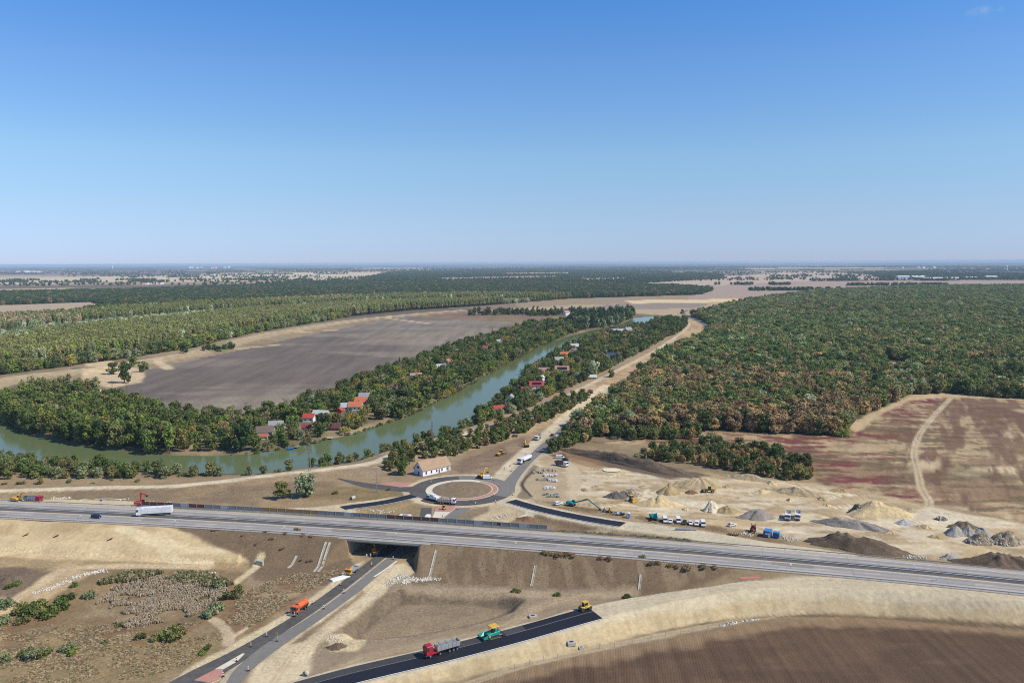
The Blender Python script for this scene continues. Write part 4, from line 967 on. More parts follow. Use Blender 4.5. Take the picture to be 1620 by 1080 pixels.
def not_road(x, y):
    ok = np.ones(x.shape, bool)
    for L, R in ROAD_W.values():
        d, _ = seg_dist(x, y, (L + R) / 2); ok &= d > 7.5
    d, _ = seg_dist(x, y, TRACK); ok &= d > 5
    return ok & (sdist(x, y, RIVER) < -1.5)

def grove(poly, spacing, seed, classes, where, group, parts=0.0, z=0.0, keep=not_road, hscale=1.0, cap=400, near=True):
    """trees standing in an outline; classes: (weight, kind, tint, height range, width factor)"""
    pts = [p for p in scatter(PP(poly, z), spacing, seed, keep=keep) if not (near and near_house(p))]
    pts.sort(key=lambda p: p[1]); wts = np.array([c[0] for c in classes], float); wts /= wts.sum()
    zs = height(np.array([p[0] for p in pts]), np.array([p[1] for p in pts])) if len(pts) > 1 else [0] * len(pts)
    for i, p in enumerate(pts):
        c = classes[rng.choice(len(classes), p=wts)]
        v = [s for k, s in KINDS if k == c[1]]; hh = (c[3][0] + (c[3][1] - c[3][0]) * rng.random()) * hscale
        tree(c[1], v[rng.integers(len(v))], (p[0], p[1], max(zs[i], -1.2)), hh, c[4] * (0.85 + 0.3 * rng.random()), c[2],
             WORDS[c[2]] + ' ' + SHAPE[c[1]] + ' ' + where, group, rng.random() < parts)

BANKMIX = [(3, 'oak', 'dark', (7, 12), 1.0), (4, 'oak', 'green', (7, 12), 1.0), (2, 'oak', 'fresh', (6, 10), 1.0), (2, 'oak', 'olive', (6, 10), 1.05), (1.4, 'willow', 'yellow', (8, 11), 1.1), (1.0, 'bare', 'drygrey', (8, 12), 1.0), (.8, 'oak', 'greygreen', (7, 10), 1.0), (1, 'bush', 'green', (2.5, 4.5), 1.1), (.5, 'fir', 'deep', (8, 12), .7)]
grove([(-60, 668), (5, 644), (70, 634), (160, 640), (215, 652), (275, 676), (295, 716), (240, 716), (180, 709), (120, 700), (60, 687), (15, 668)], 6.4, 1,
      [(5, 'oak', 'green', (15, 19), .8), (3, 'oak', 'olive', (14, 18), .8), (2, 'tall', 'fresh', (16, 20), 1.0), (4, 'oak', 'dark', (13, 17), .85), (.3, 'tall', 'yellow', (13, 16), 1.0)],
      'in the dense grove at the left river bend', 'trees of the left grove', 0.25)
grove([(25, 636), (60, 626), (150, 628), (160, 636), (60, 640)], 7, 21, [(3, 'tall', 'olive', (17, 21), .9), (1, 'tall', 'greygreen', (15, 19), .9)], 'at the back of the left grove', 'slender trees behind the left grove')
grove([(215, 640), (300, 655), (400, 656), (470, 640), (560, 606), (600, 640), (560, 683), (470, 702), (400, 712), (330, 716), (290, 714), (270, 680)], 7.0, 2, BANKMIX, 'between the cottages on the far bank', 'trees round the far bank cottages', 0.3, hscale=0.95)
grove([(560, 606), (700, 556), (840, 514), (930, 507), (985, 508), (925, 521), (880, 536), (790, 578), (720, 616), (640, 655), (600, 668)], 7.4, 3, BANKMIX, 'along the upper stretch of the far bank', 'trees along the upper far bank', 0.0, hscale=1.2, cap=230)
grove([(925, 536), (970, 524), (1010, 518), (1060, 506), (1082, 520), (1035, 548), (960, 588), (900, 618), (835, 648), (760, 672), (742, 660), (790, 616), (835, 580), (890, 548)], 7.4, 4, BANKMIX, 'among the gardens on the near bank', 'trees in the near bank gardens', 0.05, hscale=1.08, cap=230)
grove([(900, 509), (1000, 500), (1008, 505), (985, 512), (930, 522), (905, 514)], 11, 41, [(3, 'tall', 'deep', (24, 30), .9), (2, 'oak', 'greygreen', (20, 26), .9), (2, 'oak', 'dark', (18, 24), .9)], 'in the tall stand by the upper pond', 'tall stand by the upper pond', cap=50)
grove([(1030, 506), (1082, 512), (1088, 520), (1060, 535), (1030, 525)], 9, 42, [(2, 'oak', 'dark', (12, 17), 1.0), (1, 'oak', 'olive', (11, 15), 1.0), (1, 'oak', 'green', (12, 16), 1.0)], 'between the pond and the sandy levee', 'trees by the pond and the levee', cap=24)
grove([(742, 498), (800, 496), (880, 497), (925, 496), (930, 499), (840, 500), (830, 498), (745, 499)], 10, 43, [(2, 'oak', 'dark', (9, 16), 1.1), (1, 'oak', 'green', (9, 14), 1.1), (1, 'tall', 'dark', (14, 20), 1.0)], 'behind the brown field', 'trees behind the brown field', cap=40)
grove([(-20, 724), (60, 731), (170, 740), (300, 750), (400, 752), (470, 743), (440, 750), (350, 752), (250, 757), (100, 757), (-20, 752)], 4.4, 5,
      [(3, 'oak', 'green', (5, 8.5), 1.0), (3, 'oak', 'olive', (5, 8), 1.05), (1.2, 'oak', 'greygreen', (5, 7.5), 1.0), (1, 'oak', 'dark', (5, 8), 1.0), (.35, 'bare', 'russet', (5, 7), 1.0), (1.5, 'bush', 'olive', (2.5, 4), 1.2)],
      'between the river and the dirt track', 'trees of the near bank strip', 0.5)
grove([(-20, 755), (60, 757), (220, 757), (220, 762), (60, 768), (-20, 766)], 9, 51, [(2, 'bush', 'olive', (2, 4), 1.2), (1, 'oak', 'olive', (4, 7), 1.0), (1, 'bush', 'greygreen', (2, 3), 1.2)], 'on the dry verge beside the dirt track', 'bushes on the dirt track verge', 0.4)
grove([(470, 740), (560, 724), (620, 705), (700, 681), (745, 664), (800, 648), (850, 645), (780, 668), (700, 692), (640, 708), (590, 724), (520, 738)], 4.2, 6,
      [(3, 'bush', 'fresh', (3, 5), 1.2), (3, 'oak', 'green', (5, 8), 1.0), (2, 'oak', 'olive', (5, 8), 1.0), (1, 'oak', 'silver', (5, 7), 1.1), (2, 'bush', 'olive', (2.5, 4), 1.2)],
      'on the shore below the levee path', 'shore bushes below the levee path', 0.3)
grove([(600, 742), (640, 722), (700, 705), (760, 690), (830, 664), (900, 636), (935, 628), (925, 640), (880, 660), (835, 684), (780, 704), (715, 722), (690, 727), (655, 730), (640, 752), (612, 750)], 5.0, 7,
      [(4, 'oak', 'olive', (5, 8), .95), (3, 'oak', 'green', (6, 9), .95), (1, 'oak', 'dark', (7, 9), 1.0), (1.5, 'bush', 'olive', (2.5, 4), 1.2), (.5, 'oak', 'russet', (5, 7), 1.0)],
      'between the levee path and the new road', 'trees between the levee path and the new road', 0.35, keep=lambda x, y: not_road(x, y) & (np.hypot(x - WH[0], y - WH[1]) > 15) if False else not_road(x, y))
grove([(890, 690), (900, 665), (925, 648), (945, 660), (1000, 678), (1100, 684), (1110, 694), (1000, 696), (940, 690), (925, 700), (880, 716), (870, 716)], 5.0, 8,
      [(3, 'oak', 'dark', (7, 11), 1.0), (3, 'oak', 'green', (7, 10), 1.0), (2, 'oak', 'tan', (7, 10), .9), (2, 'oak', 'olive', (6, 9), 1.0), (1, 'bush', 'greygreen', (3, 4), 1.2)], 'at the wood corner beside the new road', 'trees at the corner of the wood', 0.25)
grove([(1020, 716), (1090, 708), (1150, 703), (1200, 712), (1275, 735), (1285, 757), (1240, 760), (1170, 746), (1080, 734), (1010, 726)], 4.0, 9,
      [(3, 'oak', 'olive', (5, 8), 1.0), (2, 'oak', 'dark', (6, 9), 1.0), (2, 'oak', 'tan', (4.5, 7), .9), (2, 'bush', 'olive', (3, 5), 1.1), (.6, 'bush', 'greygreen', (2.5, 4), 1.2)], 'in the row between yard and red field', 'trees between the yard and the red field', 0.5)
# single trees that stand apart
def one(kind, var, px, py, h, wd, tint, label, parts=True):
    p = G(px, py); tree(kind, var, p, h, wd, tint, label, None, parts)
one('oak', 1, 197, 606, 23, .75, 'dark', 'tall dark tree standing alone at the left tip of the ploughed field')
one('oak', 2, 180, 592, 14, 1.1, 'green', 'wide green tree left of the tall one at the field tip'); one('oak', 3, 226, 588, 13, 1.1, 'green', 'green tree right of the tall one at the field tip')
one('oak', 1, 210, 580, 14, 1.1, 'green', 'green tree behind the tall one at the field tip')
one('oak', 1, 290, 559, 15, 1.1, 'deep', 'compact dark round tree alone on the levee meadow')
for i, (x, y, h) in enumerate(((322, 555, 7), (330, 553, 9), (340, 554, 9), (348, 556, 8), (357, 553, 9), (366, 552, 11))):
    p = G(x, y); tree('oak', 1 + i % 3, p, h, 1.2, 'dark', 'small dark tree in the short row beside the ploughed field', 'short row beside the ploughed field')
one('oak', 2, 445, 789, 9.5, 1.0, 'olive', 'smaller olive tree of the pair north of the motorway'); one('oak', 3, 486, 786, 13.5, 1.0, 'greygreen', 'larger grey green tree of the pair north of the motorway')
one('bush', 1, 531, 781, 3, 1.2, 'olive', 'low olive bush right of the tree pair on the roadworks side'); one('bush', 2, 616, 775, 2.6, 1.2, 'green', 'low green bush at the foot of the lamp mast')
one('bush', 1, 1333, 690, 9, 1.25, 'fresh', 'bright yellow green bush at the corner of the wood by the red field')
one('oak', 2, 1231, 730, 10.5, 1.15, 'dark', 'largest dark tree of the row beside the red field')
one('oak', 1, 940, 594, 17, .8, 'silver', 'large silvery poplar beside the sandy levee')
one('column', 1, 866, 530, 29, .95, 'deep', 'columnar dark poplar standing above the river bend'); one('fir', 1, 735, 553, 17, .7, 'deep', 'left of the two dark firs at the field edge'); one('fir', 1, 744, 551, 15, .7, 'deep', 'right of the two dark firs at the field edge')
one('fir', 1, 632, 585, 15, .8, 'deep', 'dark fir at the field edge above the far bank gardens'); one('willow', 1, 559, 677, 14, 1.15, 'yellow', 'big yellowish willow over the water in front of the orange roof'); one('willow', 2, 572, 674, 10, 1.1, 'olive', 'olive willow at the right shoulder of the big yellowish willow')
one('oak', 1, 382, 712, 20, .85, 'deep', 'huge blackish tree on the far bank left of the brown roofed house'); one('oak', 2, 512, 682, 14, 1.05, 'dark', 'dark round tree in front of the long pale roof by the river')
one('bare', 1, 725, 622, 15, 1.1, 'drygrey', 'big grey thinning willow on the far bank'); one('oak', 3, 329, 672, 9, 1.3, 'plum', 'plum coloured tree among green ones on the far bank'); one('bare', 1, 944, 640, 9, .6, 'drygrey', 'bare grey tree on the slope of the sandy levee')
one('willow', 2, 838, 636, 12, 1.2, 'olive', 'pale olive willow over the water in front of the crimson roof'); one('oak', 2, 461, 668, 13, .95, 'fresh', 'fresh green tree beside the white garden path'); one('oak', 1, 420, 662, 11, 1.0, 'olive', 'dark olive tree at the edge of the ploughed field by the white path')
one('oak', 2, 1079, 497, 12, 1.0, 'dark', 'lone round tree beside the far bend of the new road'); one('oak', 3, 968, 597, 9, 1.1, 'olive', 'olive tree on the right slope of the sandy levee')
for x, y, h, t in ((1008, 722, 4, 'greygreen'), (1125, 692, 7, 'greygreen'), (1108, 690, 6, 'silver'), (972, 694, 5, 'greygreen')):
    p = G(x, y); tree('bush', 1, p, h, 1.2, t, 'pale %s bush at the fringe of the wood by the red field' % WORDS[t], 'pale bushes at the wood fringe')
# shrubs of the wetland and the slopes
SH = 'shrubs of the wetland hollow'
for x, y, h, t in ((10, 960, 5, 'greygreen'), (35, 968, 5, 'olive'), (48, 975, 6, 'green'), (60, 962, 5, 'olive'), (75, 975, 6, 'green'), (95, 962, 6, 'green'), (108, 952, 5, 'dark'), (8, 985, 4, 'greygreen'), (35, 985, 4, 'olive'), (118, 927, 2.6, 'green'), (143, 945, 4, 'greygreen'),
                   (366, 948, 5, 'olive'), (376, 938, 4, 'green'), (340, 968, 5, 'greygreen'), (330, 975, 4, 'greygreen'), (345, 930, 4, 'greygreen'), (270, 1010, 6, 'olive'), (258, 1012, 4, 'fresh'), (283, 1006, 4, 'olive'), (110, 1030, 4, 'greygreen'), (118, 1034, 3, 'fresh'), (105, 1032, 3, 'fresh'),
                   (222, 1010, 3, 'dark'), (246, 1012, 3, 'olive'), (45, 1038, 4, 'green'), (60, 1042, 5, 'greygreen'), (75, 1038, 4, 'olive'), (5, 1048, 4, 'greygreen'), (330, 1028, 3, 'dark'), (320, 1035, 2, 'fresh'), (18, 930, 3, 'green'), (30, 925, 2.5, 'green'), (165, 1018, 2, 'olive'), (190, 990, 2.4, 'olive')):
    p = G(x, y); tree('bush', 1 + int(rng.random() * 2), p, h * 1.3, 1.0, t, '%s bushy shrub in the wetland hollow' % WORDS[t], SH, y < 975)
for x, y, h, t in ((870, 890, 2.2, 'brown'), (884, 892, 2.6, 'brown'), (897, 892, 2.4, 'brown'), (906, 893, 2.2, 'brown'), (950, 897, 1.8, 'brown'), (963, 898, 2.0, 'brown'), (1030, 905, 1.8, 'brown'), (1040, 905, 1.8, 'brown'), (1060, 908, 1.6, 'brown'), (1087, 911, 2.6, 'brown'), (1112, 911, 2.2, 'brown'), (1130, 912, 1.8, 'brown'), (1070, 909, 1.6, 'brown'),
                   (816, 921, 2.4, 'green'), (882, 927, 2.0, 'green'), (992, 930, 2.2, 'dark'), (1017, 895, 1.8, 'olive'), (860, 889, 2, 'olive')):
    p = P(x, y, 3.4); p[2] = gh(p[0], p[1]); tree('bush', 1, p, h, 1.6, t, '%s low bush on the motorway slope right of the bridge' % WORDS[t], 'bushes on the slope right of the bridge')
for x, y, h in ((420, 852, 1.2), (452, 855, 1.4), (478, 858, 1.6), (492, 860, 1.5), (430, 862, 1.3), (448, 868, 1.6), (405, 865, 1.2), (478, 875, 1.2), (490, 876, 1.6), (338, 850, 1.4), (385, 858, 1.2), (470, 849, 2)):
    p = P(x, y, 4); p[2] = gh(p[0], p[1]); tree('bush', 2, p, h, 1.8, 'brown', 'dark brown tuft of scrub on the slope left of the bridge', 'scrub on the slope left of the bridge')
for i in range(44):                                               # the long hedge of low scrub on the slip road's slope
    x = 862 + i * 5.3; p = P(x, 843 + (x - 862) * 0.094, 4.0); p[2] = gh(p[0], p[1])
    tree('bush', 1 + i % 2, p, 2.0 + 0.8 * rng.random(), 1.4, ('olive', 'brown', 'olive')[i % 3], '%s scrub in the hedge along the far motorway edge' % WORDS[('olive', 'brown', 'olive')[i % 3]], 'hedge along the far motorway edge')

# bushes and reeds hanging over both shores
for poly, nm, sd_ in (([(240, 716), (330, 718), (400, 714), (470, 702), (560, 682), (640, 657), (720, 618), (790, 579), (850, 546), (893, 531), (880, 536), (850, 551), (790, 584), (720, 623), (640, 662), (560, 687), (470, 707), (400, 719), (330, 722), (240, 720)], 'hanging over the far shore of the river', 61),
                      ([(640, 692), (700, 674), (745, 650), (792, 608), (832, 573), (882, 544), (915, 532), (925, 534), (890, 552), (845, 580), (800, 618), (760, 655), (705, 684), (650, 702)], 'along the near shore of the river', 62)):
    grove(poly, 3.6, sd_, [(3, 'bush', 'green', (1.8, 3.6), 1.3), (2, 'bush', 'olive', (1.8, 3.4), 1.3), (1.5, 'bush', 'greygreen', (1.6, 3), 1.3), (.5 if sd_ == 61 else .12, 'willow', 'yellow', (6, 9), 1.15), (.5 if sd_ == 61 else .12, 'willow', 'olive', (6, 9), 1.15)], nm, 'bushes ' + nm, keep=lambda x, y: sdist(x, y, RIVER) < 1.2)
# ------------------------------------------------------------------ woods
def wood_gn():
    g = bpy.data.node_groups.new('wood_scatter', 'GeometryNodeTree')
    g.interface.new_socket('Geometry', in_out='INPUT', socket_type='NodeSocketGeometry'); g.interface.new_socket('Geometry', in_out='OUTPUT', socket_type='NodeSocketGeometry')
    n = g.nodes; L = g.links.new; i, o = n.new('NodeGroupInput'), n.new('NodeGroupOutput')
    ci = n.new('GeometryNodeCollectionInfo'); ci.inputs['Collection'].default_value = col_src; ci.inputs['Separate Children'].default_value = True; ci.inputs['Reset Children'].default_value = True
    ip = n.new('GeometryNodeInstanceOnPoints'); ip.inputs['Pick Instance'].default_value = True
    def at(nm, ty): a = n.new('GeometryNodeInputNamedAttribute'); a.data_type = ty; a.inputs['Name'].default_value = nm; return a.outputs['Attribute']
    L(i.outputs[0], ip.inputs['Points']); L(ci.outputs[0], ip.inputs['Instance']); L(at('idx', 'INT'), ip.inputs['Instance Index']); L(at('scl', 'FLOAT_VECTOR'), ip.inputs['Scale']); L(at('rot', 'FLOAT_VECTOR'), ip.inputs['Rotation'])
    L(ip.outputs[0], o.inputs[0]); return g
WGN = wood_gn()
def wood(name, pts, zs, idx, h, wd, tint, label=None):
    n = len(pts); me = bpy.data.meshes.new(name); me.vertices.add(n)
    me.vertices.foreach_set('co', np.column_stack([pts, zs]).astype(np.float32).ravel())
    a = me.attributes.new('idx', 'INT', 'POINT'); a.data.foreach_set('value', idx.astype(np.int32))
    sc_ = np.column_stack([h / 10 * wd, h / 10 * wd, h / 10]).astype(np.float32)
    a = me.attributes.new('scl', 'FLOAT_VECTOR', 'POINT'); a.data.foreach_set('vector', sc_.ravel())
    rt = np.zeros((n, 3), np.float32); rt[:, 2] = rng.random(n) * 6.283
    a = me.attributes.new('rot', 'FLOAT_VECTOR', 'POINT'); a.data.foreach_set('vector', rt.ravel())
    a = me.attributes.new('tint', 'FLOAT_COLOR', 'POINT'); a.data.foreach_set('color', np.column_stack([tint, np.ones(n)]).astype(np.float32).ravel())
    me.update(); o = bpy.data.objects.new(name, me); C.objects.link(o)
    md_ = o.modifiers.new('trees', 'NODES'); md_.node_group = WGN
    tag(o, label, None, None, 'stuff'); return o
def jgrid(poly, sp, seed, jit=0.42):
    mn, mx = poly.min(0), poly.max(0); r = np.random.default_rng(seed)
    X, Y = np.meshgrid(np.arange(mn[0], mx[0], sp), np.arange(mn[1], mx[1], sp)); X = X + (r.random(X.shape) - .5) * 2 * jit * sp; Y = Y + (r.random(Y.shape) - .5) * 2 * jit * sp
    X, Y = X.ravel(), Y.ravel(); k = inside(X, Y, poly) & (np.abs(X) < Y * 0.80 + 40)
    return np.column_stack([X[k], Y[k]])
def tints(keys, pick): return np.array([TINT[k] for k in keys])[pick] * (0.82 + 0.36 * rng.random(len(pick)))[:, None]
def choose(pr):
    """pick a column per row with these weights"""
    c = np.cumsum(pr, 1); c /= c[:, -1:]; return (rng.random(len(pr))[:, None] > c).sum(1)
# right wood: near part dense and autumnal, far part dark green
wr = WOOD_R
def right_wood():
    A = jgrid(wr, 5.9, 1); A = A[A[:, 1] < 760]; B = jgrid(wr, 7.4, 2); B = B[(B[:, 1] >= 760) & (B[:, 1] < 1500)]; D = jgrid(wr, 10.5, 3); D = D[D[:, 1] >= 1500]
    p = np.vstack([A, B, D]); x, y = p[:, 0], p[:, 1]
    ok = not_road(x, y)
    for cl in ([(1400, 570), (1430, 570), (1432, 589), (1402, 590)], [(1366, 613), (1388, 612), (1390, 622), (1366, 622)], [(1555, 596), (1800, 592), (1800, 613), (1565, 608)]):
        ok &= ~inside(x, y, PP(cl))
    p = p[ok]; x, y = p[:, 0], p[:, 1]
    a = fbm(x, y, 110, 201, 3); bq = fbm(x, y, 45, 203, 3)
    aut = 2.2 * sm(0.24, 0.46, a) * sm(930, 720, y) * sm(360, 240, x) + 0.1 * sm(0.6, 0.7, bq) * sm(1900, 900, y) + 0.05
    sil = sm(0.56, 0.7, fbm(x, y, 60, 207, 3)) * 0.5 * sm(1400, 700, y)
    keys = ['dark', 'green', 'olive', 'russet', 'tan', 'brown', 'greygreen', 'silver', 'deep']
    one_ = np.ones(len(x)); far = sm(600, 1000, y)
    pr = np.column_stack([1.6 * one_, 1.6 * one_, 2.4 * one_, aut * .6, aut * 1.9, aut * 4.6 + .25, .6 + sil, sil * .45 * (1 - .8 * far), 0.4 + .5 * far])
    sp = np.stack([sm(.5, .62, fbm(x, y, 75, 231 + k, 3)) for k in range(3)], 1); pr[:, 0] *= .5 + 2.2 * sp[:, 0]; pr[:, 1] *= .5 + 2.2 * sp[:, 1]; pr[:, 2] *= .5 + 2.2 * sp[:, 2]
    c = choose(pr)
    idx = rng.choice([0, 1, 2, 3, 6], len(x), p=[.27, .27, .27, .13, .06]); h = 8 + 7 * rng.random(len(x)) ** 1.3 + 3 * (y > 900)
    wd = np.where(idx == 3, 1.3, 0.95) * (0.9 + .35 * rng.random(len(x)))
    return p, height(x, y), idx, h, wd, tints(keys, c) * (1.22 + .25 * far)[:, None], np.array(keys)[c]
p, zs, idx, h, wd, tn, kk = right_wood()
rk = np.hypot(p[:, 0], p[:, 1]); vis = np.abs(p[:, 0]) < p[:, 1] * 0.66
order = np.argsort(np.where(vis, rk, 1e9)); nearest = order[:290]; rest = order[290:]
for i in nearest:
    k, v = SRC[idx[i]]; t_ = kk[i]
    o = bpy.data.objects.new('oak_tree', WHOLE[k, v]); C.objects.link(o); o.location = (p[i][0], p[i][1], zs[i]); s_ = h[i] / 10; o.scale = (s_ * wd[i], s_ * wd[i], s_)
    o.rotation_euler = (0, 0, rng.random() * 6.283); o.color = (*tn[i], 1); tag(o, '%s %s at the near edge of the large right wood' % (WORDS[t_], SHAPE[k]), 'tree', 'trees at the near edge of the large wood')
wood('woodland', p[rest], zs[rest], idx[rest], h[rest], wd[rest], tn[rest])
# left wood behind the levee: mixed fringe, slender poplar plantations, pale willows, dark wood at the back
def left_wood():
    A = jgrid(WOOD_L, 7.8, 11); ld, _ = seg_dist(A[:, 0], A[:, 1], LEVEE); A = A[ld < 420]; B = jgrid(WOOD_L, 12, 12); lb, _ = seg_dist(B[:, 0], B[:, 1], LEVEE); B = B[lb >= 420]
    p = np.vstack([A, B]); x, y = p[:, 0], p[:, 1]; d, _ = seg_dist(x, y, LEVEE)
    ok = (d > 24)
    for cl in ([(-300, 480), (0, 483), (145, 478), (170, 486), (110, 497), (40, 507), (-300, 512)], [(640, 498), (900, 483), (1090, 478), (1180, 468), (1130, 490), (640, 500)]): ok &= ~inside(x, y, PP(cl))
    p = p[ok]; x, y, d = p[:, 0], p[:, 1], d[ok]
    dd = d + 60 * (fbm(x, y, 260, 211, 3) - .5) * 2
    fr = sm(110, 70, dd); pop = sm(70, 110, dd) * sm(330, 280, dd); sil = sm(280, 330, dd) * sm(480, 430, dd); pop2 = sm(430, 480, dd) * sm(760, 700, dd); bk = sm(700, 760, dd)
    gry = sm(0.55, .62, fbm(x, y, 300, 213, 2))
    keys = ['green', 'fresh', 'yellow', 'greygreen', 'dark', 'olive', 'silver', 'deep', 'brown', 'drygrey']
    pr = np.column_stack([2 * fr + 1.2 * pop2 + .5 * sil, 1.2 * fr + .5 * pop, .5 * fr, .8 * fr + 2 * sil + .2 * pop, .8 * fr + 1.0 * bk, .5 * fr + 6 * pop + 3 * pop2 * (1 - gry), 1.2 * sil + .12 * fr, 2.0 * bk, .5 * bk, 1.6 * gry * pop2 + .4 * pop * gry]) + 1e-4
    c = choose(pr); isp = (pop + pop2) > .5
    idx = np.where(isp, rng.choice([3, 4], len(x)), rng.choice([0, 1, 2, 7], len(x), p=[.3, .3, .3, .1]))
    h = np.where(isp, 20 + 4 * rng.random(len(x)), np.where(sil > .5, 11 + 3 * rng.random(len(x)), 10 + 7 * rng.random(len(x)))); wd = np.where(isp, .95, np.where(d > 420, 1.2, 1.05)) * (.85 + .35 * rng.random(len(x)))
    return p, height(x, y), idx, h, wd, tints(keys, c) * np.where(isp, 1.5, np.where(d > 700, 1.15, 1.15))[:, None] * (.93 + .14 * fbm(x, y, 90, 215, 2))[:, None], np.array(keys)[c], d
p, zs, idx, h, wd, tn, kk, ld = left_wood()
wood('floodplain_wood', p, zs, idx, h, wd, tn)
# far plain: woods, hedgerows and tree clumps out to the horizon
def far_wood():
    ps = []
    for poly, sp in (([(620, 430), (800, 426), (1000, 427), (1140, 434), (1150, 441), (1000, 449), (800, 450), (640, 447), (560, 443)], 40), ([(1010, 459), (1060, 452), (1110, 456), (1120, 462), (1060, 464)], 18), ([(1380, 437), (1440, 432), (1600, 433), (1700, 438), (1700, 443), (1500, 443), (1400, 441)], 34),
                     ([(1080, 462), (1120, 456), (1128, 460), (1105, 466)], 16), ([(1340, 433), (1480, 428), (1500, 433), (1410, 436)], 45), ([(420, 448), (600, 444), (640, 448), (560, 451)], 26)):
        q = jgrid(PP(poly), sp, len(ps) + 31); ps.append(q)
    # lines of trees along field edges
    r = np.random.default_rng(5)
    for y, a, b in ((446, -300, 320), (443, 0, 640), (439, 200, 720), (436, 640, 900), (433, -100, 560), (430, 100, 900), (441, 1180, 1340), (450, 1130, 1250), (452, 1340, 1500), (437, 1100, 1400), (427, 700, 1620), (425, -100, 800), (423, 800, 1620), (444, 1260, 1500), (459, 1150, 1330)):
        n_ = int((b - a) / .9); xs = r.uniform(a, b, n_); g_ = vnoise(xs, xs * 0 + y, 28, int(y)) > .45
        ps.append(np.array([P(x, y + 0.5 * math.sin(x / 60) + .3 * r.normal(), 0)[:2] for x in xs[g_]]))
    u = np.column_stack([r.uniform(-9000, 9000, 60000), 4500 + 15000 * r.random(60000) ** 1.5]); k = (fbm(u[:, 0], u[:, 1] * 1.4, 1500, 221, 4) > .56) & (np.abs(u[:, 0]) < u[:, 1] * .8); ps.append(u[k][:7000])
    p = np.vstack(ps); ok = np.ones(len(p), bool)
    for st in ([(800, 432), (900, 431), (900, 433.5), (800, 434.5)], [(1010, 431), (1085, 430.5), (1085, 432.5), (1010, 433)], [(690, 440), (830, 437), (880, 436.5), (880, 439), (830, 440), (700, 443)], [(920, 441), (990, 440), (990, 442.5), (920, 443.5)]): ok &= ~inside(p[:, 0], p[:, 1], PP(st))
    return p[ok]
p = far_wood(); n_ = len(p); dd = np.hypot(p[:, 0], p[:, 1]); sc_ = np.clip(dd / 8000, .8, 1.9)
idx = rng.choice([0, 1, 2, 5], n_); wood('distant_woods', p, np.zeros(n_), idx, 12 + 6 * rng.random(n_), sc_ * 1.3, tints(['dark', 'deep', 'green'], rng.integers(0, 3, n_)))
# reeds and tussocks of the hollow and the dry verges: a carpet nobody could count
def tufts(name, polys, n, seed, hh, tint_keys, w_=1.6, pro=5):
    P_, r = [], np.random.default_rng(seed)
    for poly in polys:
        q = PP(poly); mn, mx = q.min(0), q.max(0); c = np.column_stack([r.uniform(mn[0], mx[0], n), r.uniform(mn[1], mx[1], n)]); P_.append(c[inside(c[:, 0], c[:, 1], q) & (fbm(c[:, 0], c[:, 1], 7, seed, 3) > .42)])
    p = np.vstack(P_); m_ = len(p); wood(name, p, height(p[:, 0], p[:, 1]) - .05, np.full(m_, pro), hh[0] + (hh[1] - hh[0]) * r.random(m_), np.full(m_, w_), tints(tint_keys, r.integers(0, len(tint_keys), m_)))
TINT.update({'straw': (0.62, 0.50, 0.32), 'palereed': (0.70, 0.60, 0.46), 'rust': (0.36, 0.22, 0.11), 'drybrown': (0.36, 0.28, 0.19), 'drygreen': (0.26, 0.26, 0.12)})
tufts('reed_bed', [[(135, 960), (180, 922), (250, 912), (345, 918), (362, 935), (310, 968), (200, 985)]], 16000, 5, (0.5, 1.15), ['palereed', 'straw', 'straw', 'drybrown'], 1.2, 3)
tufts('tussock_grass', [[(-20, 975), (150, 980), (290, 975), (320, 985), (230, 1010), (60, 1045), (-20, 1060)], [(-20, 1035), (200, 1022), (330, 1005), (400, 965), (400, 990), (300, 1050), (180, 1085), (-20, 1085)], [(380, 940), (450, 908), (545, 900), (470, 945), (400, 990), (350, 1000)]], 11000, 6, (0.25, 0.75), ['rust', 'straw', 'drybrown', 'drygreen', 'straw'], 1.2)
tufts('reed_fringe', [[(140, 925), (200, 905), (330, 908), (372, 925), (345, 930), (250, 915), (190, 918)]], 3200, 7, (.9, 1.9), ['drygreen', 'olive', 'straw', 'drygreen'], 1.3, 3)
tufts('verge_grass', [[(255, 840), (410, 850), (545, 864), (560, 884), (520, 905), (400, 898), (330, 866)], [(660, 874), (1000, 895), (1185, 909), (1130, 922), (1000, 934), (690, 920)], [(-20, 782), (400, 770), (520, 765), (540, 790), (420, 795), (-20, 790)], [(840, 794), (960, 810), (1150, 836), (1190, 852), (1000, 820), (880, 806)]], 9000, 8, (0.15, 0.36), ['drybrown', 'straw', 'drygreen', 'drybrown'], 1.3)
plant_all()
# ------------------------------------------------------------------ houses
ROOFC = {'brown': (0.16, 0.12, 0.10), 'grey': (0.30, 0.30, 0.30), 'brick': (0.36, 0.13, 0.08), 'red': (0.45, 0.07, 0.05), 'dkred': (0.30, 0.05, 0.06), 'pale': (0.50, 0.49, 0.47), 'maroon': (0.14, 0.05, 0.06), 'glass': (0.42, 0.45, 0.46),
         'orange': (0.52, 0.17, 0.08), 'pink': (0.42, 0.24, 0.20), 'blue': (0.045, 0.07, 0.13), 'salmon': (0.44, 0.20, 0.13)}
WALLC = {'white': (0.74, 0.73, 0.70), 'cream': (0.62, 0.56, 0.45), 'brown': (0.22, 0.16, 0.12), 'red': (0.45, 0.06, 0.06), 'pink': (0.55, 0.27, 0.28), 'ochre': (0.55, 0.38, 0.15)}
WINM = mat('window_glass', (0.03, 0.035, 0.045), 0.15); SOLAR = mat('solar_panel', (0.012, 0.016, 0.035), 0.2); DOORM = mat('door_wood', (0.16, 0.10, 0.06), 0.7)
BRICK = mat('chimney_brick', (0.30, 0.13, 0.09), 0.9)
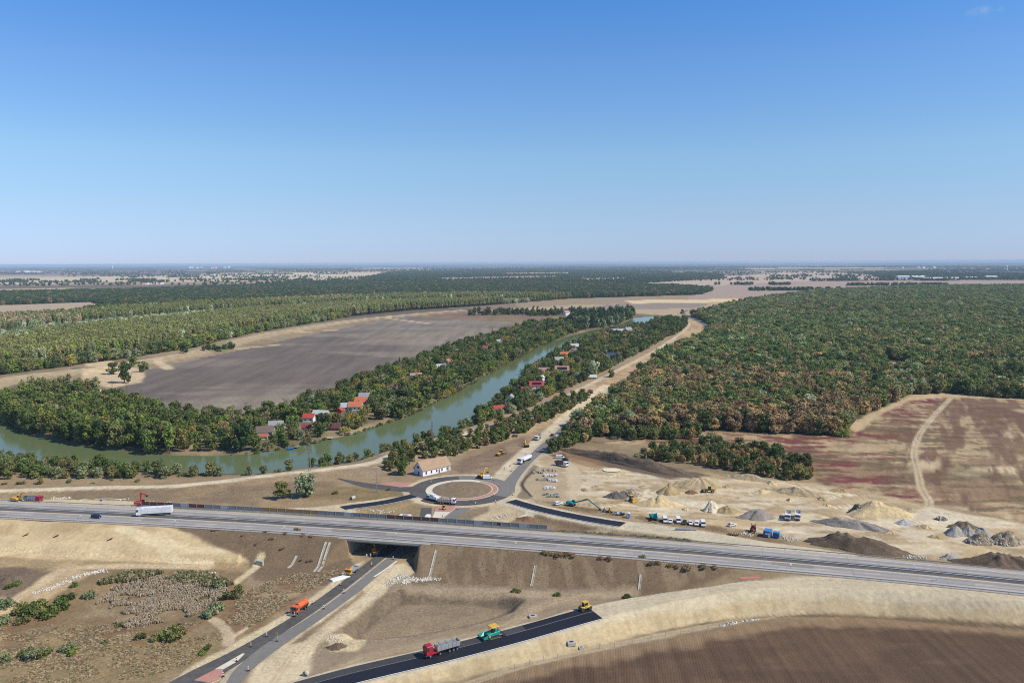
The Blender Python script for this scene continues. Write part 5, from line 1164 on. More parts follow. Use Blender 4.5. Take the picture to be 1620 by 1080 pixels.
def gable(b, L, W, e, rh, mi=0):
    b.face([(-L/2, -W/2, -.3), (L/2, -W/2, -.3), (L/2, -W/2, e), (-L/2, -W/2, e)], mi); b.face([(L/2, W/2, -.3), (-L/2, W/2, -.3), (-L/2, W/2, e), (L/2, W/2, e)], mi)
    b.face([(L/2, -W/2, -.3), (L/2, W/2, -.3), (L/2, W/2, e), (L/2, 0, e + rh), (L/2, -W/2, e)], mi); b.face([(-L/2, W/2, -.3), (-L/2, -W/2, -.3), (-L/2, -W/2, e), (-L/2, 0, e + rh), (-L/2, W/2, e)], mi)
def roof_mb(L, W, e, rh, ov=0.5, th=0.2):
    b = MB(); s = rh / (W / 2)
    for sg in (-1, 1):
        lo, z0 = sg * (W / 2 + ov), e - ov * s + 0.03
        pts = [(0, e + rh + 0.03), (lo, z0), (lo, z0 + th), (0, e + rh + 0.03 + th)]
        i = len(b.v)
        for x in (-L/2 - ov, L/2 + ov): b.v += [(x, p[0], p[1]) for p in pts]
        for f in ((0, 1, 2, 3), (7, 6, 5, 4), (0, 4, 5, 1), (1, 5, 6, 2), (2, 6, 7, 3), (3, 7, 4, 0)): b.f.append(tuple(i + k for k in f)); b.m.append(0)
    return b
def house(px, py, L, W, e, ang, roofc, wallc, ex, label, loc=None, rh=None, name='house', group=None):
    p = G(px, py) if loc is None else loc
    r = tag(empty(name, (p[0], p[1], p[2]), R_(ang)), label, 'house', group); rh = rh or W * 0.42
    b = MB(); gable(b, L, W, e, rh); b.build('wall', mat('plaster_' + wallc, WALLC[wallc], 0.9, noise=0.08, nscale=0.8), r)
    ro = roof_mb(L, W, e, rh).build('roof', mat('roof_' + roofc, ROOFC[roofc], 0.8, noise=0.18, nscale=1.3), r)
    if 's' in ex:
        b = MB(); s = rh / (W / 2); y0, y1 = -W / 2 * 0.95, -W / 2 * 0.3; z = lambda y: e + (y + W / 2) * s + 0.3
        b.face([(-L * .36, y0, z(y0)), (L * .36, y0, z(y0)), (L * .36, y1, z(y1)), (-L * .36, y1, z(y1))]); b.build('solar_panel', SOLAR, ro)
    if 'c' in ex: MB().box((L * .2, W * .16, e + rh * .5), (0.6, 0.6, rh * .75)).build('chimney', BRICK, ro)
    for sx in ((-.3, 0, .3) if L > 9 else (-.25, .25)):
        MB().box((sx * L, -W / 2 - 0.02, 1.0), (1.1, 0.1, 1.2)).build('window', WINM, r)
    MB().box((L * .42, -W / 2 - 0.02, 0), (0.95, 0.1, 2.0)).build('door', DOORM, r)
    MB().box((L / 2 + 0.02, 0, e - 0.1), (0.1, 1.0, 1.1)).build('window', WINM, r); MB().box((-L / 2 - 0.02, 0, e - 0.1), (0.1, 1.0, 1.1)).build('window', WINM, r)
    return r
for hs in HOUSES: house(*hs)
# the white farmhouse by the roundabout
fa_, fb_, fc_ = P(656.5, 748.5), P(669, 753.5), P(712.5, 743.5)
fx = (fc_ - fb_)[:2]; fl = np.linalg.norm(fx); fang = math.atan2(fx[1], fx[0]); fw = 8.5
ctr = fb_[:2] + fx / 2 + np.array([-math.sin(fang), math.cos(fang)]) * fw / 2
fh = tag(empty('farmhouse', (ctr[0], ctr[1], 0), fang), 'long white farmhouse with salmon tiled roof standing by the roundabout', 'house')
b = MB(); gable(b, fl, fw, 3.4, 4.2); b.build('wall', mat('limewash', (0.80, 0.80, 0.80), 0.9, noise=0.06, nscale=0.7), fh)
roof_mb(fl, fw, 3.4, 4.2, 0.45, 0.22).build('roof', mat('old_tiles', alb(172, 145, 122), 0.85, noise=0.14, nscale=1.6), fh)
for k in range(5):
    w_ = MB().box((-fl / 2 + fl * (0.12 + 0.19 * k), -fw / 2 - 0.02, 1.0), (0.95, 0.12, 1.35)).build('window', WINM, fh); MB().box((-fl / 2 + fl * (0.12 + 0.19 * k), -fw / 2 - 0.08, 0.9), (1.2, 0.2, 0.1)).build('sill', CONC, w_)
MB().box((-fl / 2 + fl * 0.59, -fw / 2 - 0.02, 0), (1.0, 0.12, 2.2)).build('door', DOORM, fh); MB().box((fl / 2 - 1.6, -fw / 2 - 0.02, 0), (1.9, 0.12, 2.4)).build('door', mat('grey_door', (0.35, 0.34, 0.3), 0.7), fh)
MB().box((-fl / 2 - 0.02, -0.3, 0), (0.12, 1.4, 2.3)).build('door', DOORM, fh); MB().box((-fl / 2 - 0.02, 0.2, 4.0), (0.12, 1.8, 1.2)).build('loft_opening', WINM, fh)

# ------------------------------------------------------------------ vehicles (x forward)
TYRE = mat('tyre_rubber', (0.018, 0.018, 0.018), 0.85); RIM = mat('wheel_rim', (0.35, 0.35, 0.36), 0.45, metal=0.5); GLASS = mat('vehicle_glass', (0.02, 0.026, 0.034), 0.08)
DARK = mat('chassis_black', (0.03, 0.03, 0.032), 0.7); LAMP = mat('lamp_glass', (0.7, 0.7, 0.66), 0.2); TAIL = mat('tail_lamp', (0.4, 0.02, 0.02), 0.3); TRACKM = mat('crawler_track', (0.05, 0.045, 0.04), 0.9, noise=0.2, nscale=3); HYD = mat('hydraulic_steel', (0.5, 0.5, 0.5), 0.3, metal=0.8)
def pm(name, c): return mat('paint_' + name, c, 0.42, noise=0.16, nscale=1.1)
WHITE, RED_, ORNG, YEL, TEAL, NAVY, GREY, AMBER = pm('white', (0.76, 0.76, 0.75)), pm('red', (0.42, 0.015, 0.03)), pm('orange', (0.70, 0.13, 0.03)), pm('yellow', (0.68, 0.40, 0.03)), pm('teal', (0.0, 0.27, 0.27)), pm('navy', (0.012, 0.02, 0.05)), pm('grey', (0.33, 0.34, 0.35)), pm('amber', (0.62, 0.34, 0.03))
ALU = mat('tipper_aluminium', (0.46, 0.46, 0.45), 0.5, metal=0.35, noise=0.1, nscale=1.5); ASPHLOAD = mat('hot_asphalt', (0.02, 0.02, 0.02), 0.9); SANDLOAD = mat('sand_load', (0.45, 0.36, 0.24), 0.95, noise=0.2, nscale=2)
def wheel(par, x, y, r, wd=0.3):
    s = 1 if y > 0 else -1
    o = MB().cyl((0, -wd / 2, 0), (0, wd / 2, 0), r, None, 14).build('wheel', TYRE, par); o.location = (x, y, r)
    MB().cyl((0, s * (wd / 2 - 0.02), 0), (0, s * (wd / 2 + 0.02), 0), r * 0.55, None, 10).build('rim', RIM, o); return o
def vroot(name, px, py, head, label, cat, z=None, group=None, dz=0.1):
    """heading: photo direction given as pixel vector"""
    p = G(px, py) if z is None else P(px, py, z)
    q = P(px + head[0], py + head[1], p[2]); a = math.atan2(q[1] - p[1], q[0] - p[0])
    return tag(empty(name, (p[0], p[1], p[2] + dz), a), label, cat, group)
def car(name, px, py, head, col, label, kind='car', group=None, z=None, dz=0.1):
    r = vroot(name, px, py, head, label, 'car' if kind in ('car', 'suv', 'pickup') else 'van', z, group, dz)
    b, g = MB(), MB()
    if kind == 'van':
        prof = [(-2.6, .35), (2.55, .35), (2.6, .95), (1.9, 1.2), (1.35, 2.05), (1.1, 2.2), (-2.55, 2.2), (-2.6, 2.0)]; b.prism(prof[::1], -.95, .95)
        g.prism([(1.42, 1.3), (1.88, 1.25), (1.38, 2.0), (1.2, 2.0)], -.965, .965); W2_, wb, rr = 0.82, 1.6, .33
        g.prism([(1.86, 1.26), (1.92, 1.24), (1.38, 2.03), (1.32, 2.0)], -.8, .8)
    elif kind == 'suv':
        prof = [(-2.2, .4), (2.2, .4), (2.25, .9), (1.2, 1.08), (.5, 1.68), (-1.9, 1.7), (-2.2, 1.1)]; b.prism(prof, -.93, .93); g.prism([(.95, 1.1), (.42, 1.58), (-1.75, 1.6), (-2.0, 1.12)], -.945, .945)
        g.prism([(1.17, 1.1), (1.2, 1.1), (.52, 1.66), (.48, 1.64)], -.78, .78); W2_, wb, rr = 0.8, 1.35, .36
    else:
        prof = [(-2.1, .32), (2.1, .32), (2.15, .75), (1.1, .95), (.45, 1.42), (-1.2, 1.45), (-1.9, 1.0), (-2.15, .9)]; b.prism(prof, -.87, .87); g.prism([(.95, .97), (.4, 1.34), (-1.1, 1.36), (-1.65, 1.0)], -.885, .885)
        g.prism([(1.06, .98), (1.1, .97), (.47, 1.42), (.42, 1.4)], -.72, .72); g.prism([(-1.86, 1.04), (-1.24, 1.44), (-1.2, 1.47), (-1.9, 1.06)], -.72, .72); W2_, wb, rr = 0.76, 1.3, .31
    bo = b.build('body', col, r, bevel=0.06); g.build('window', GLASS, r)
    for sx in (-1, 1):
        for sy in (-1, 1): wheel(r, sx * wb, sy * W2_, rr, .22)
    xf = 2.58 if kind == 'van' else 2.2 if kind == 'suv' else 2.1
    for sy in (-1, 1):
        MB().box((xf, sy * .62, .62), (.12, .34, .16)).build('headlight', LAMP, r); MB().box((-xf - .02, sy * .68, .85), (.1, .2, .28)).build('tail_light', TAIL, r)
    return r
def cab(r, x0, x1, W, h, col, z0=0.75, hood=0.0):
    b = MB(); L = x1 - x0
    b.prism([(x0, z0), (x1, z0), (x1 + .05, z0 + h * .45), (x1 - .18, z0 + h * .96), (x1 - .35, z0 + h), (x0, z0 + h)], -W / 2, W / 2)
    o = b.build('cab', col, r, bevel=0.08)
    MB().prism([(x1 + .0, z0 + h * .48), (x1 + .07, z0 + h * .48), (x1 - .13, z0 + h * .88), (x1 - .2, z0 + h * .88)], -W * .43, W * .43).build('windscreen', GLASS, o)
    MB().prism([(x1 - .95, z0 + h * .5), (x1 - .15, z0 + h * .5), (x1 - .32, z0 + h * .86), (x1 - .95, z0 + h * .86)], -W / 2 - .015, W / 2 + .015).build('side_window', GLASS, o)
    MB().box((x1 + .02, 0, z0 - .28), (.14, W, .5)).build('bumper', DARK, o)
    for sy in (-1, 1):
        MB().box((x1 + .08, sy * W * .38, z0 + .0), (.08, .35, .2)).build('headlight', LAMP, o); MB().bar((x1 - .1, sy * (W / 2 + .2), z0 + h * .5), (x1 - .1, sy * (W / 2 + .2), z0 + h * .82), .1, .2).build('mirror', DARK, o)
    return o
def chassis(r, x0, x1, axles, W=2.4, rr=.5):
    MB().box(((x0 + x1) / 2, 0, .62), (x1 - x0, .9, .3)).build('chassis', DARK, r)
    for x in axles:
        for sy in (-1, 1): wheel(r, x, sy * (W / 2 - .16), rr, .34)
def tub(x0, x1, W, z0, z1, flare=.12, wall=.08):
    """open tipper body: outside and inside skins"""
    b = MB(); W1 = W / 2 - flare
    o = [(x0, -W1, z0), (x1, -W1, z0), (x1, W1, z0), (x0, W1, z0)]; t = [(x0 - .12, -W / 2, z1), (x1 + .05, -W / 2, z1), (x1 + .05, W / 2, z1), (x0 - .12, W / 2, z1)]
    ti = [(x0 - .04, -W / 2 + wall, z1), (x1 - .04, -W / 2 + wall, z1), (x1 - .04, W / 2 - wall, z1), (x0 - .04, W / 2 - wall, z1)]; oi = [(x0 + .08, -W1 + wall, z0 + .1), (x1 - .08, -W1 + wall, z0 + .1), (x1 - .08, W1 - wall, z0 + .1), (x0 + .08, W1 - wall, z0 + .1)]
    b.face(o[::-1])
    for k in range(4):
        l = (k + 1) % 4; b.face([o[k], o[l], t[l], t[k]]); b.face([t[k], t[l], ti[l], ti[k]]); b.face([ti[k], ti[l], oi[l], oi[k]])
    b.face(oi)
    for k in range(1, 6):
        x = x0 + (x1 - x0) * k / 6
        for sy in (-1, 1): b.bar((x, sy * (W1 + .03), z0), (x, sy * (W / 2 + .03), z1), .08, .1)
    return b
def dump_truck(px, py, head, cabc, bodyc, label, n=4, load=None, group=None, z=None, dz=.1, name='dump_truck'):
    r = vroot(name, px, py, head, label, 'truck', z, group, dz); chassis(r, -4.4, 3.4, [3.0, 1.3, -2.0, -3.35][:n] if n == 4 else [2.7, -1.6, -2.95])
    cab(r, 2.1, 4.2, 2.45, 2.3, cabc); t_ = tub(-4.4, 1.85, 2.5, 1.1, 2.75).build('tipper_body', bodyc, r)
    if load: MB().box((-1.3, 0, 1.9), (5.9, 2.1, .75), top=.5).build('load', load, t_)
    return r
def semi(px, py, head, cabc, bodyc, label, kind, name, z=None, dz=.1):
    r = vroot(name, px, py, head, label, 'truck', z, None, dz); X = -5.0 if kind == 'tip' else -8.1; chassis(r, X + .2, 5.6, [5.0, 1.7, X + 3.5, X + 2.2, X + .9])
    cab(r, 4.1, 6.3, 2.5, 2.9, cabc); MB().box((3.2, 0, .95), (1.8, 2.3, .25)).build('mudguard', cabc if kind == 'tip' else DARK, r)
    if kind == 'tip':
        t_ = tub(-5.0, 2.6, 2.5, 1.35, 2.95).build('tipper_body', bodyc, r)
        b = MB()
        for x in (-3.5, -1.2, 1.0): b.box((x, 0, 2.97), (.12, 2.45, .06))
        b.build('tarp_bow', HYD, t_); MB().box((-1.2, 0, 1.8), (7.0, 2.1, .85), top=.9).build('load', mat('grey_load', (.26, .25, .23), .95, noise=.2, nscale=2), t_)
    elif kind == 'box':
        bx = MB().box((-2.4, 0, 1.25), (13.2, 2.55, 2.75)).build('trailer_box', bodyc, r, bevel=.05)
        MB().box((-2.4, 0, .55), (11.0, 2.3, .5)).build('side_skirt', DARK, r)
        MB().prism([(-6.2, 2.25), (-5.1, 2.25), (-5.65, 3.0)], -1.31, -1.285).build('emblem', mat('emblem_orange', (.8, .33, .02), .5), bx); MB().prism([(-6.3, 2.05), (-5.0, 2.05), (-5.0, 2.2), (-6.3, 2.2)], -1.312, -1.285).build('emblem_line', mat('emblem_dark', (.1, .09, .08), .5), bx)
        MB().prism([(4.1, 3.5), (6.0, 3.5), (4.2, 4.0)], -1.1, 1.1).build('roof_deflector', cabc, r)
    elif kind == 'tank':
        MB().prism([(-8.0, 2.2), (-7.2, 1.3), (1.6, 1.3), (2.6, 1.9), (2.6, 3.1), (-8.0, 3.1)], -1.22, 1.22).build('tipper_body', bodyc, r, bevel=.2)
    return r
def crawler(r, L=4.0, g=1.15, h=.85, w_=.6):
    for sy in (-1, 1):
        MB().prism([(-L / 2, h * .5), (-L / 2 + .35, 0), (L / 2 - .35, 0), (L / 2, h * .5), (L / 2 - .3, h), (-L / 2 + .3, h)], sy * g - w_ / 2, sy * g + w_ / 2).build('crawler_track', TRACKM, r, bevel=.06)
    MB().box((0, 0, .45), (L * .55, 2 * g - w_, .5)).build('undercarriage', DARK, r)
def excavator(px, py, head, col, label, reach=((1.2, 1.6), (4.2, 4.6), (6.8, 3.6), (7.2, 1.0)), turn=0.0, z=None, dz=.1, wheeled=False, armc=None, name='excavator', s=1.0, bw=1.1):
    r = vroot(name, px, py, head, label, 'excavator', z, None, dz); r.scale = (s, s, s)
    if wheeled:
        MB().box((0, 0, .7), (4.4, 1.4, .4)).build('undercarriage', DARK, r)
        for x in (-1.5, 1.5):
            for sy in (-1, 1): wheel(r, x, sy * 1.05, .5, .45)
    else: crawler(r)
    u = MB().prism([(-2.3, 1.05), (1.5, 1.05), (1.5, 1.5), (.4, 2.0), (-2.1, 2.15), (-2.5, 1.8)], -1.3, 1.3).build('upper_body', col, r, bevel=.07); u.rotation_euler = (0, 0, turn)
    MB().box((-2.2, 0, 1.0), (.7, 2.5, 1.1)).build('counterweight', DARK, u, bevel=.1)
    c = MB().prism([(.1, 1.5), (1.6, 1.5), (1.75, 2.1), (1.3, 2.9), (.1, 2.95)], .3, 1.25).build('cab', col, u, bevel=.05); MB().prism([(.2, 2.05), (1.6, 2.05), (1.25, 2.8), (.2, 2.8)], .28, 1.27).build('side_window', GLASS, u); MB().prism([(1.65, 1.7), (1.8, 2.1), (1.36, 2.86), (1.3, 2.86)], .36, 1.19).build('windscreen', GLASS, u)
    ac = armc or col; (a, b_, c_, d_) = reach
    MB().bar((a[0], -.1, a[1]), (b_[0], -.1, b_[1]), .38, .62).build('boom', ac, u); MB().bar((b_[0] - .2, -.1, b_[1] + .15), (c_[0], -.1, c_[1]), .32, .5).build('stick', ac, u)
    MB().cyl((a[0] + .5, -.1, a[1] - .2), ((a[0] + b_[0]) / 2, -.1, (a[1] + b_[1]) / 2 - .1), .09, None, 7).build('boom_ram', HYD, u); MB().cyl(((a[0] + 2 * b_[0]) / 3, -.1, (a[1] + 2 * b_[1]) / 3 + .45), (b_[0], -.1, b_[1] + .45), .08, None, 7).build('stick_ram', HYD, u)
    k = MB().prism([(-.5, -.2), (0, -.75), (.6, -.55), (.25, .1)], -bw / 2, bw / 2).build('bucket', DARK, u); k.location = (c_[0] + .1, -.1, c_[1] - .1) if d_ is None else (d_[0], -.1, d_[1])
    if d_ is not None: MB().bar((c_[0], -.1, c_[1]), (d_[0], -.1, d_[1]), .3, .4).build('stick_end', ac, u)
    return r
# --- on the motorway
semi(240, 815, (-40, 2.2), WHITE, WHITE, 'long white articulated lorry driving on the far motorway carriageway', 'box', 'articulated_lorry', 7.0, .03)
car('car', 152.5, 819, (28, 2.4), NAVY, 'dark blue car alone on the near motorway carriageway', 'suv', None, 7.0, .04)
# --- far left verge
excavator(26, 793, (16, 1.0), AMBER, 'yellow crawler excavator working on the verge behind the red cabbed dump truck', reach=((1.2, 1.6), (3.6, 4.4), (5.4, 4.6), (5.5, 3.2)), z=6.5, dz=0.05)
dump_truck(53, 793.5, (20, .8), RED_, GREY, 'red cabbed dump truck with dark grey body on the far motorway verge', z=6.5, dz=.05)
excavator(222, 800, (10, .4), pm('vermilion', (.55, .05, .02)), 'red crane arm excavator half hidden behind the white lorry', reach=((.3, 1.6), (.7, 6.3), (3.6, 5.4), None), z=6.3, dz=.05)
# --- road under the bridge
r = vroot('water_tanker', 474, 966, (-18, 12.6), 'orange tanker truck with spray bar on the milled lane', 'truck', None, None, .08); chassis(r, -3.8, 3.3, [2.4, -1.7, -3.0], rr=.48)
cab(r, 1.5, 3.4, 2.4, 2.1, ORNG); MB().cyl((-3.8, 0, 1.95), (1.2, 0, 1.95), 1.12, None, 18).build('tank', ORNG, r, smooth=False); MB().box((-1.3, 0, .85), (5.2, 2.2, .2)).build('tank_cradle', DARK, r); MB().box((4.2, 0, .35), (.9, 3.3, .28)).build('spray_bar', HYD, r); MB().box((-4.0, 0, 1.0), (.3, 2.2, .8)).build('rear_rack', GREY, r)
r = vroot('flatbed_truck', 556, 907, (-15, 11.5), 'orange yellow truck with grey flatbed parked beside the white plate', 'truck', None, None, .08); chassis(r, -3.8, 3.0, [2.2, -1.6, -2.9], rr=.48); cab(r, 1.4, 3.2, 2.4, 2.1, YEL)
tub(-4.0, 1.1, 2.45, 1.05, 1.7, .02).build('flatbed', GREY, r); MB().bar((.9, .4, 1.2), (.9, .4, 3.0), .3, .3).build('loader_crane', YEL, r); MB().box((2.3, 0, 2.9), (.5, 1.2, .2)).build('beacon_bar', ORNG, r)
excavator(594, 878, (14, -10), pm('deep_orange', (.6, .2, .03)), 'orange wheeled excavator at work in the mouth of the underpass', reach=((1.0, 1.6), (2.4, 4.2), (4.6, 3.4), (4.9, 2.2)), wheeled=True, s=.95, turn=.7)
# --- the paved ramp
semi(702, 1032, (-30, 8.2), RED_, ALU, 'red tractor with aluminium tipping trailer on the fresh black ramp', 'tip', 'tipper_lorry')
r = vroot('asphalt_paver', 778, 1007, (-28, 8.4), 'green asphalt paver with yellow canopy on the fresh black ramp', 'paver', None, None, .12); crawler(r, 3.4, .95, .8, .4); PG = pm('green', (.01, .30, .20))
MB().prism([(-2.4, .8), (2.0, .8), (2.0, 1.5), (-.4, 1.75), (-2.4, 1.75)], -1.25, 1.25).build('body', PG, r, bevel=.06)
h_ = MB()
for sy in (-1, 1): h_.prism([(1.9, .5), (3.9, .5), (3.9, 1.1), (1.9, 1.7)], sy * 1.65 - .08, sy * 1.65 + .08); h_.face([(1.9, sy * 1.6, 1.7), (3.9, sy * 1.6, 1.1), (3.9, sy * .5, .5), (1.9, sy * .5, .5)])
h_.build('hopper', PG, r); MB().box((2.9, 0, .5), (1.9, 2.9, .2)).build('hopper_load', ASPHLOAD, r)
c_ = MB().box((-.6, 0, 3.35), (3.0, 2.7, .22), top=.92).build('canopy', YEL, r, bevel=.05)
for sx in (-1.5, .4):
    for sy in (-1, 1): MB().bar((sx, sy * 1.05, 1.7), (sx, sy * 1.05, 3.36), .08, .08).build('canopy_post', DARK, r)
MB().box((-.6, .5, 1.75), (.6, .6, .7)).build('driver_seat', DARK, r); MB().box((-.1, .4, 1.75), (.3, 1.4, .9)).build('control_panel', DARK, r)
MB().box((-3.2, 0, .15), (1.1, 4.8, .6)).build('screed', DARK, r, bevel=.04); MB().bar((-1.8, -1.5, .8), (-3.4, -1.5, .6), .2, .25).build('screed_arm', GREY, r); MB().bar((-1.8, 1.5, .8), (-3.4, 1.5, .6), .2, .25).build('screed_arm', GREY, r)
r = vroot('road_roller', 926, 965, (-30, 8), 'yellow road roller at the end of the fresh black ramp', 'roller', None, None, .12)
for x in (-1.55, 1.55): MB().cyl((x, -.95, .65), (x, .95, .65), .65, None, 18).build('drum', mat('drum_steel', (.07, .07, .075), .5, metal=.4), r); MB().prism([(x - .85, .8), (x + .85, .8), (x + .7, 1.5), (x - .7, 1.5)], -1.08, -.98).build('drum_fork', YEL, r)
MB().prism([(-1.9, .85), (1.9, .85), (1.9, 1.45), (-1.9, 1.45)], -.85, .85).build('body', YEL, r, bevel=.06); MB().box((.1, 0, 1.45), (1.5, 1.5, 1.3)).build('cab', GLASS, r)
for sx in (-.6, .8):
    for sy in (-.72, .72): MB().bar((sx, sy, 1.45), (sx, sy, 2.8), .1, .1).build('cab_post', YEL, r)
MB().box((.1, 0, 2.78), (1.9, 1.8, .16)).build('cab_roof', YEL, r); MB().box((.1, 0, 1.3), (1.0, 1.78, .5)).build('step_box', YEL, r)
# --- the roundabout and the north road
r = vroot('milling_machine', 684, 791, (-16, -4), 'white and blue planing machine on the near left of the roundabout', 'road planer', None, None, .15); crawler(r, 3.6, 1.0, .8, .4)
MB().prism([(-4.0, .9), (3.2, .9), (3.2, 2.2), (1.0, 2.6), (-4.0, 2.3)], -1.2, 1.2).build('body', WHITE, r, bevel=.08); MB().box((2.2, 0, 1.0), (1.9, 2.45, 1.3)).build('engine_cover', pm('blue', (.03, .12, .3)), r); MB().box((-.6, 0, 2.9), (2.4, 2.2, .15)).build('canopy', WHITE, r)
for sx in (-1.5, .4): MB().bar((sx, 1, 2.4), (sx, 1, 2.95), .08, .08).build('canopy_post', DARK, r)
MB().bar((-4.0, 0, 1.2), (-7.4, 0, 3.0), .8, .35).build('conveyor', mat('conveyor_orange', (.4, .16, .06), .7), r)
dump_truck(708, 797, (22, 1.2), WHITE, mat('grey_tub', (.45, .42, .38), .6, noise=.1, nscale=1), 'white cabbed dump truck taking millings on the roundabout', load=SANDLOAD, dz=.14)
excavator(762, 756, (10, -4), AMBER, 'yellow wheeled excavator beside the white van at the roundabout', wheeled=True, reach=((1.0, 1.6), (3.2, 4.8), (5.6, 4.6), (5.7, 2.4)))
car('van', 771, 757.5, (14, -.6), WHITE, 'white van parked beside the wheeled yellow excavator at the roundabout', 'van')
r = vroot('motor_grader', 792, 720, (14, -4), 'yellow motor grader on the bare earth behind the white farmhouse', 'grader', None, None, .05)
for x in (-2.6, -1.1, 3.4):
    for sy in (-1, 1): wheel(r, x, sy * 1.0, .65, .4)
MB().box((-1.9, 0, .9), (3.2, 1.6, 1.0)).build('engine_cover', AMBER, r, bevel=.08); MB().box((.3, 0, 1.0), (1.4, 1.6, 2.1), top=.9).build('cab', GLASS, r); MB().box((.3, 0, 3.05), (1.6, 1.7, .12)).build('cab_roof', AMBER, r); MB().bar((.8, 0, 1.7), (3.6, 0, 1.2), .35, .45).build('front_frame', AMBER, r); MB().bar((1.3, -1.8, .5), (2.3, 1.8, .5), .15, .65).build('blade', GREY, r)
semi(829, 731, (-16, 7.5), WHITE, WHITE, 'white tipping lorry heading for the roundabout on the north road', 'tank', 'tipper_lorry')
excavator(833, 707, (-12, -7), AMBER, 'yellow crawler excavator digging beside the dusty north road', reach=((1.2, 1.6), (3.8, 4.6), (6.0, 3.6), (6.2, 1.4)), s=.9)
dump_truck(851, 695, (-8, 6), WHITE, ALU, 'white dump truck on the dusty lane beyond the digging excavator', dz=.12)
car('car', 873.5, 689, (8, -8), pm('maroon', (.12, .01, .02)), 'dark red car on the north road next to a white one'); car('car', 879.5, 690.5, (8, -8), WHITE, 'white car on the north road next to the dark red one')
car('van', 886, 725, (14, .5), WHITE, 'white van at the junction by the yard entrance', 'van'); car('car', 895, 728.5, (12, 2), pm('black', (.02, .02, .022)), 'black car beside the white van at the yard entrance')
dump_truck(888.5, 737, (12, 2.5), WHITE, pm('slate', (.1, .11, .13)), 'small white truck with dark body entering the yard', n=3)
# --- the yard
excavator(904, 800, (26, 4), TEAL, 'teal long reach excavator with its arm stretched over the black slip road', reach=((1.2, 1.8), (9.0, 4.6), (15.6, .9), None), s=.98, bw=.8)
car('car', 883.5, 798.5, (8, -2), WHITE, 'white car beside the teal long reach excavator', 'suv')
excavator(1034, 822, (6, 12), TEAL, 'teal crawler excavator with folded arm beside the parked cars', reach=((1.2, 1.7), (3.4, 4.0), (4.6, 1.6), None), turn=.3, s=1.0)
for i, (x, y, k, c, lab) in enumerate(((1052, 825, 'van', WHITE, 'white van at the left end of the parked row'), (1061, 826.5, 'car', WHITE, 'white car between the two white vans of the parked row'), (1073, 826, 'van', WHITE, 'tallest white van third in the parked row'), (1083, 828, 'car', pm('charcoal', (.03, .03, .035)), 'only dark car of the parked row in the yard'),
                                       (1092.5, 829, 'car', WHITE, 'white car right of the dark one in the parked row'), (1102.5, 830.5, 'suv', WHITE, 'white car second from the right end of the parked row'), (1112, 831, 'van', WHITE, 'white van at the right end of the parked row'))):
    car('van' if k == 'van' else 'car', x, y, (-3 if i % 2 else 3, 10), c, lab, k, 'vehicles parked in a row in the yard')
car('car', 1158, 832, (8, -2), WHITE, 'white car alone between the parked row and the blue containers')
r = vroot('bulldozer', 1000, 793, (10, 4), 'yellow bulldozer at the foot of the pale sand heap', 'bulldozer'); crawler(r, 3.4, .95, 1.0, .5); MB().box((.7, 0, .9), (2.0, 1.3, 1.0)).build('engine_cover', YEL, r, bevel=.06); MB().box((-.7, 0, 1.0), (1.4, 1.5, 1.9)).build('cab', GLASS, r); MB().box((-.7, 0, 2.85), (1.6, 1.7, .15)).build('cab_roof', YEL, r); MB().box((2.5, 0, .2), (.25, 3.2, 1.2)).build('blade', YEL, r)
for sy in (-1, 1): MB().bar((.2, sy * 1.25, .6), (2.4, sy * 1.25, .6), .15, .25).build('push_arm', YEL, r)
r = vroot('wheel_loader', 1122, 779, (-14, -.5), 'yellow wheel loader on the pale sand in the middle of the yard', 'wheel loader')
for x in (-1.6, 1.6):
    for sy in (-1, 1): wheel(r, x, sy * 1.05, .8, .55)
MB().box((-2.0, 0, 1.0), (2.4, 1.8, 1.2)).build('engine_cover', YEL, r, bevel=.08); MB().box((-.1, 0, 1.2), (1.5, 1.6, 2.2)).build('cab', GLASS, r); MB().box((-.1, 0, 3.35), (1.7, 1.7, .15)).build('cab_roof', YEL, r); MB().box((1.4, 0, .9), (1.7, 1.1, .8)).build('front_frame', YEL, r)
for sy in (-1, 1): MB().bar((1.2, sy * .5, 1.8), (3.4, sy * .5, .8), .2, .35).build('lift_arm', YEL, r)
MB().prism([(3.2, .1), (4.3, .15), (3.5, 1.3), (3.1, 1.2)], -1.4, 1.4).build('bucket', DARK, r)
for x, lab in ((1246.5, 'left one of the two white dump trucks parked side by side'), (1262, 'right one of the two white dump trucks parked side by side')): dump_truck(x, 820, (-2.2, 12), WHITE, mat('pale_tub', (.62, .60, .56), .6, noise=.1, nscale=1), lab, n=4, group='white dump trucks parked side by side')
r = vroot('tractor', 1191, 841, (-4, 8), 'dark red tractor among the stored material at the yard edge', 'tractor'); TR = pm('tractor_red', (.22, .03, .03))
for x, rr, yy in ((-1.0, .85, .95), (1.4, .55, .85)):
    for sy in (-1, 1): wheel(r, x, sy * yy, rr, .45)
MB().box((1.0, 0, .8), (2.0, .8, .9)).build('engine_cover', TR, r, bevel=.05); MB().box((-.8, 0, .9), (1.5, 1.3, 1.6)).build('cab', GLASS, r); MB().box((-.8, 0, 2.5), (1.7, 1.5, .14)).build('cab_roof', TR, r)
for sy in (-1, 1): MB().bar((-1.8, sy * .8, 1.0), (-1.9, sy * .9, 3.2), .2, .2).build('implement_arm', TR, r)
BLUEC = pm('container_blue', (.03, .14, .36))
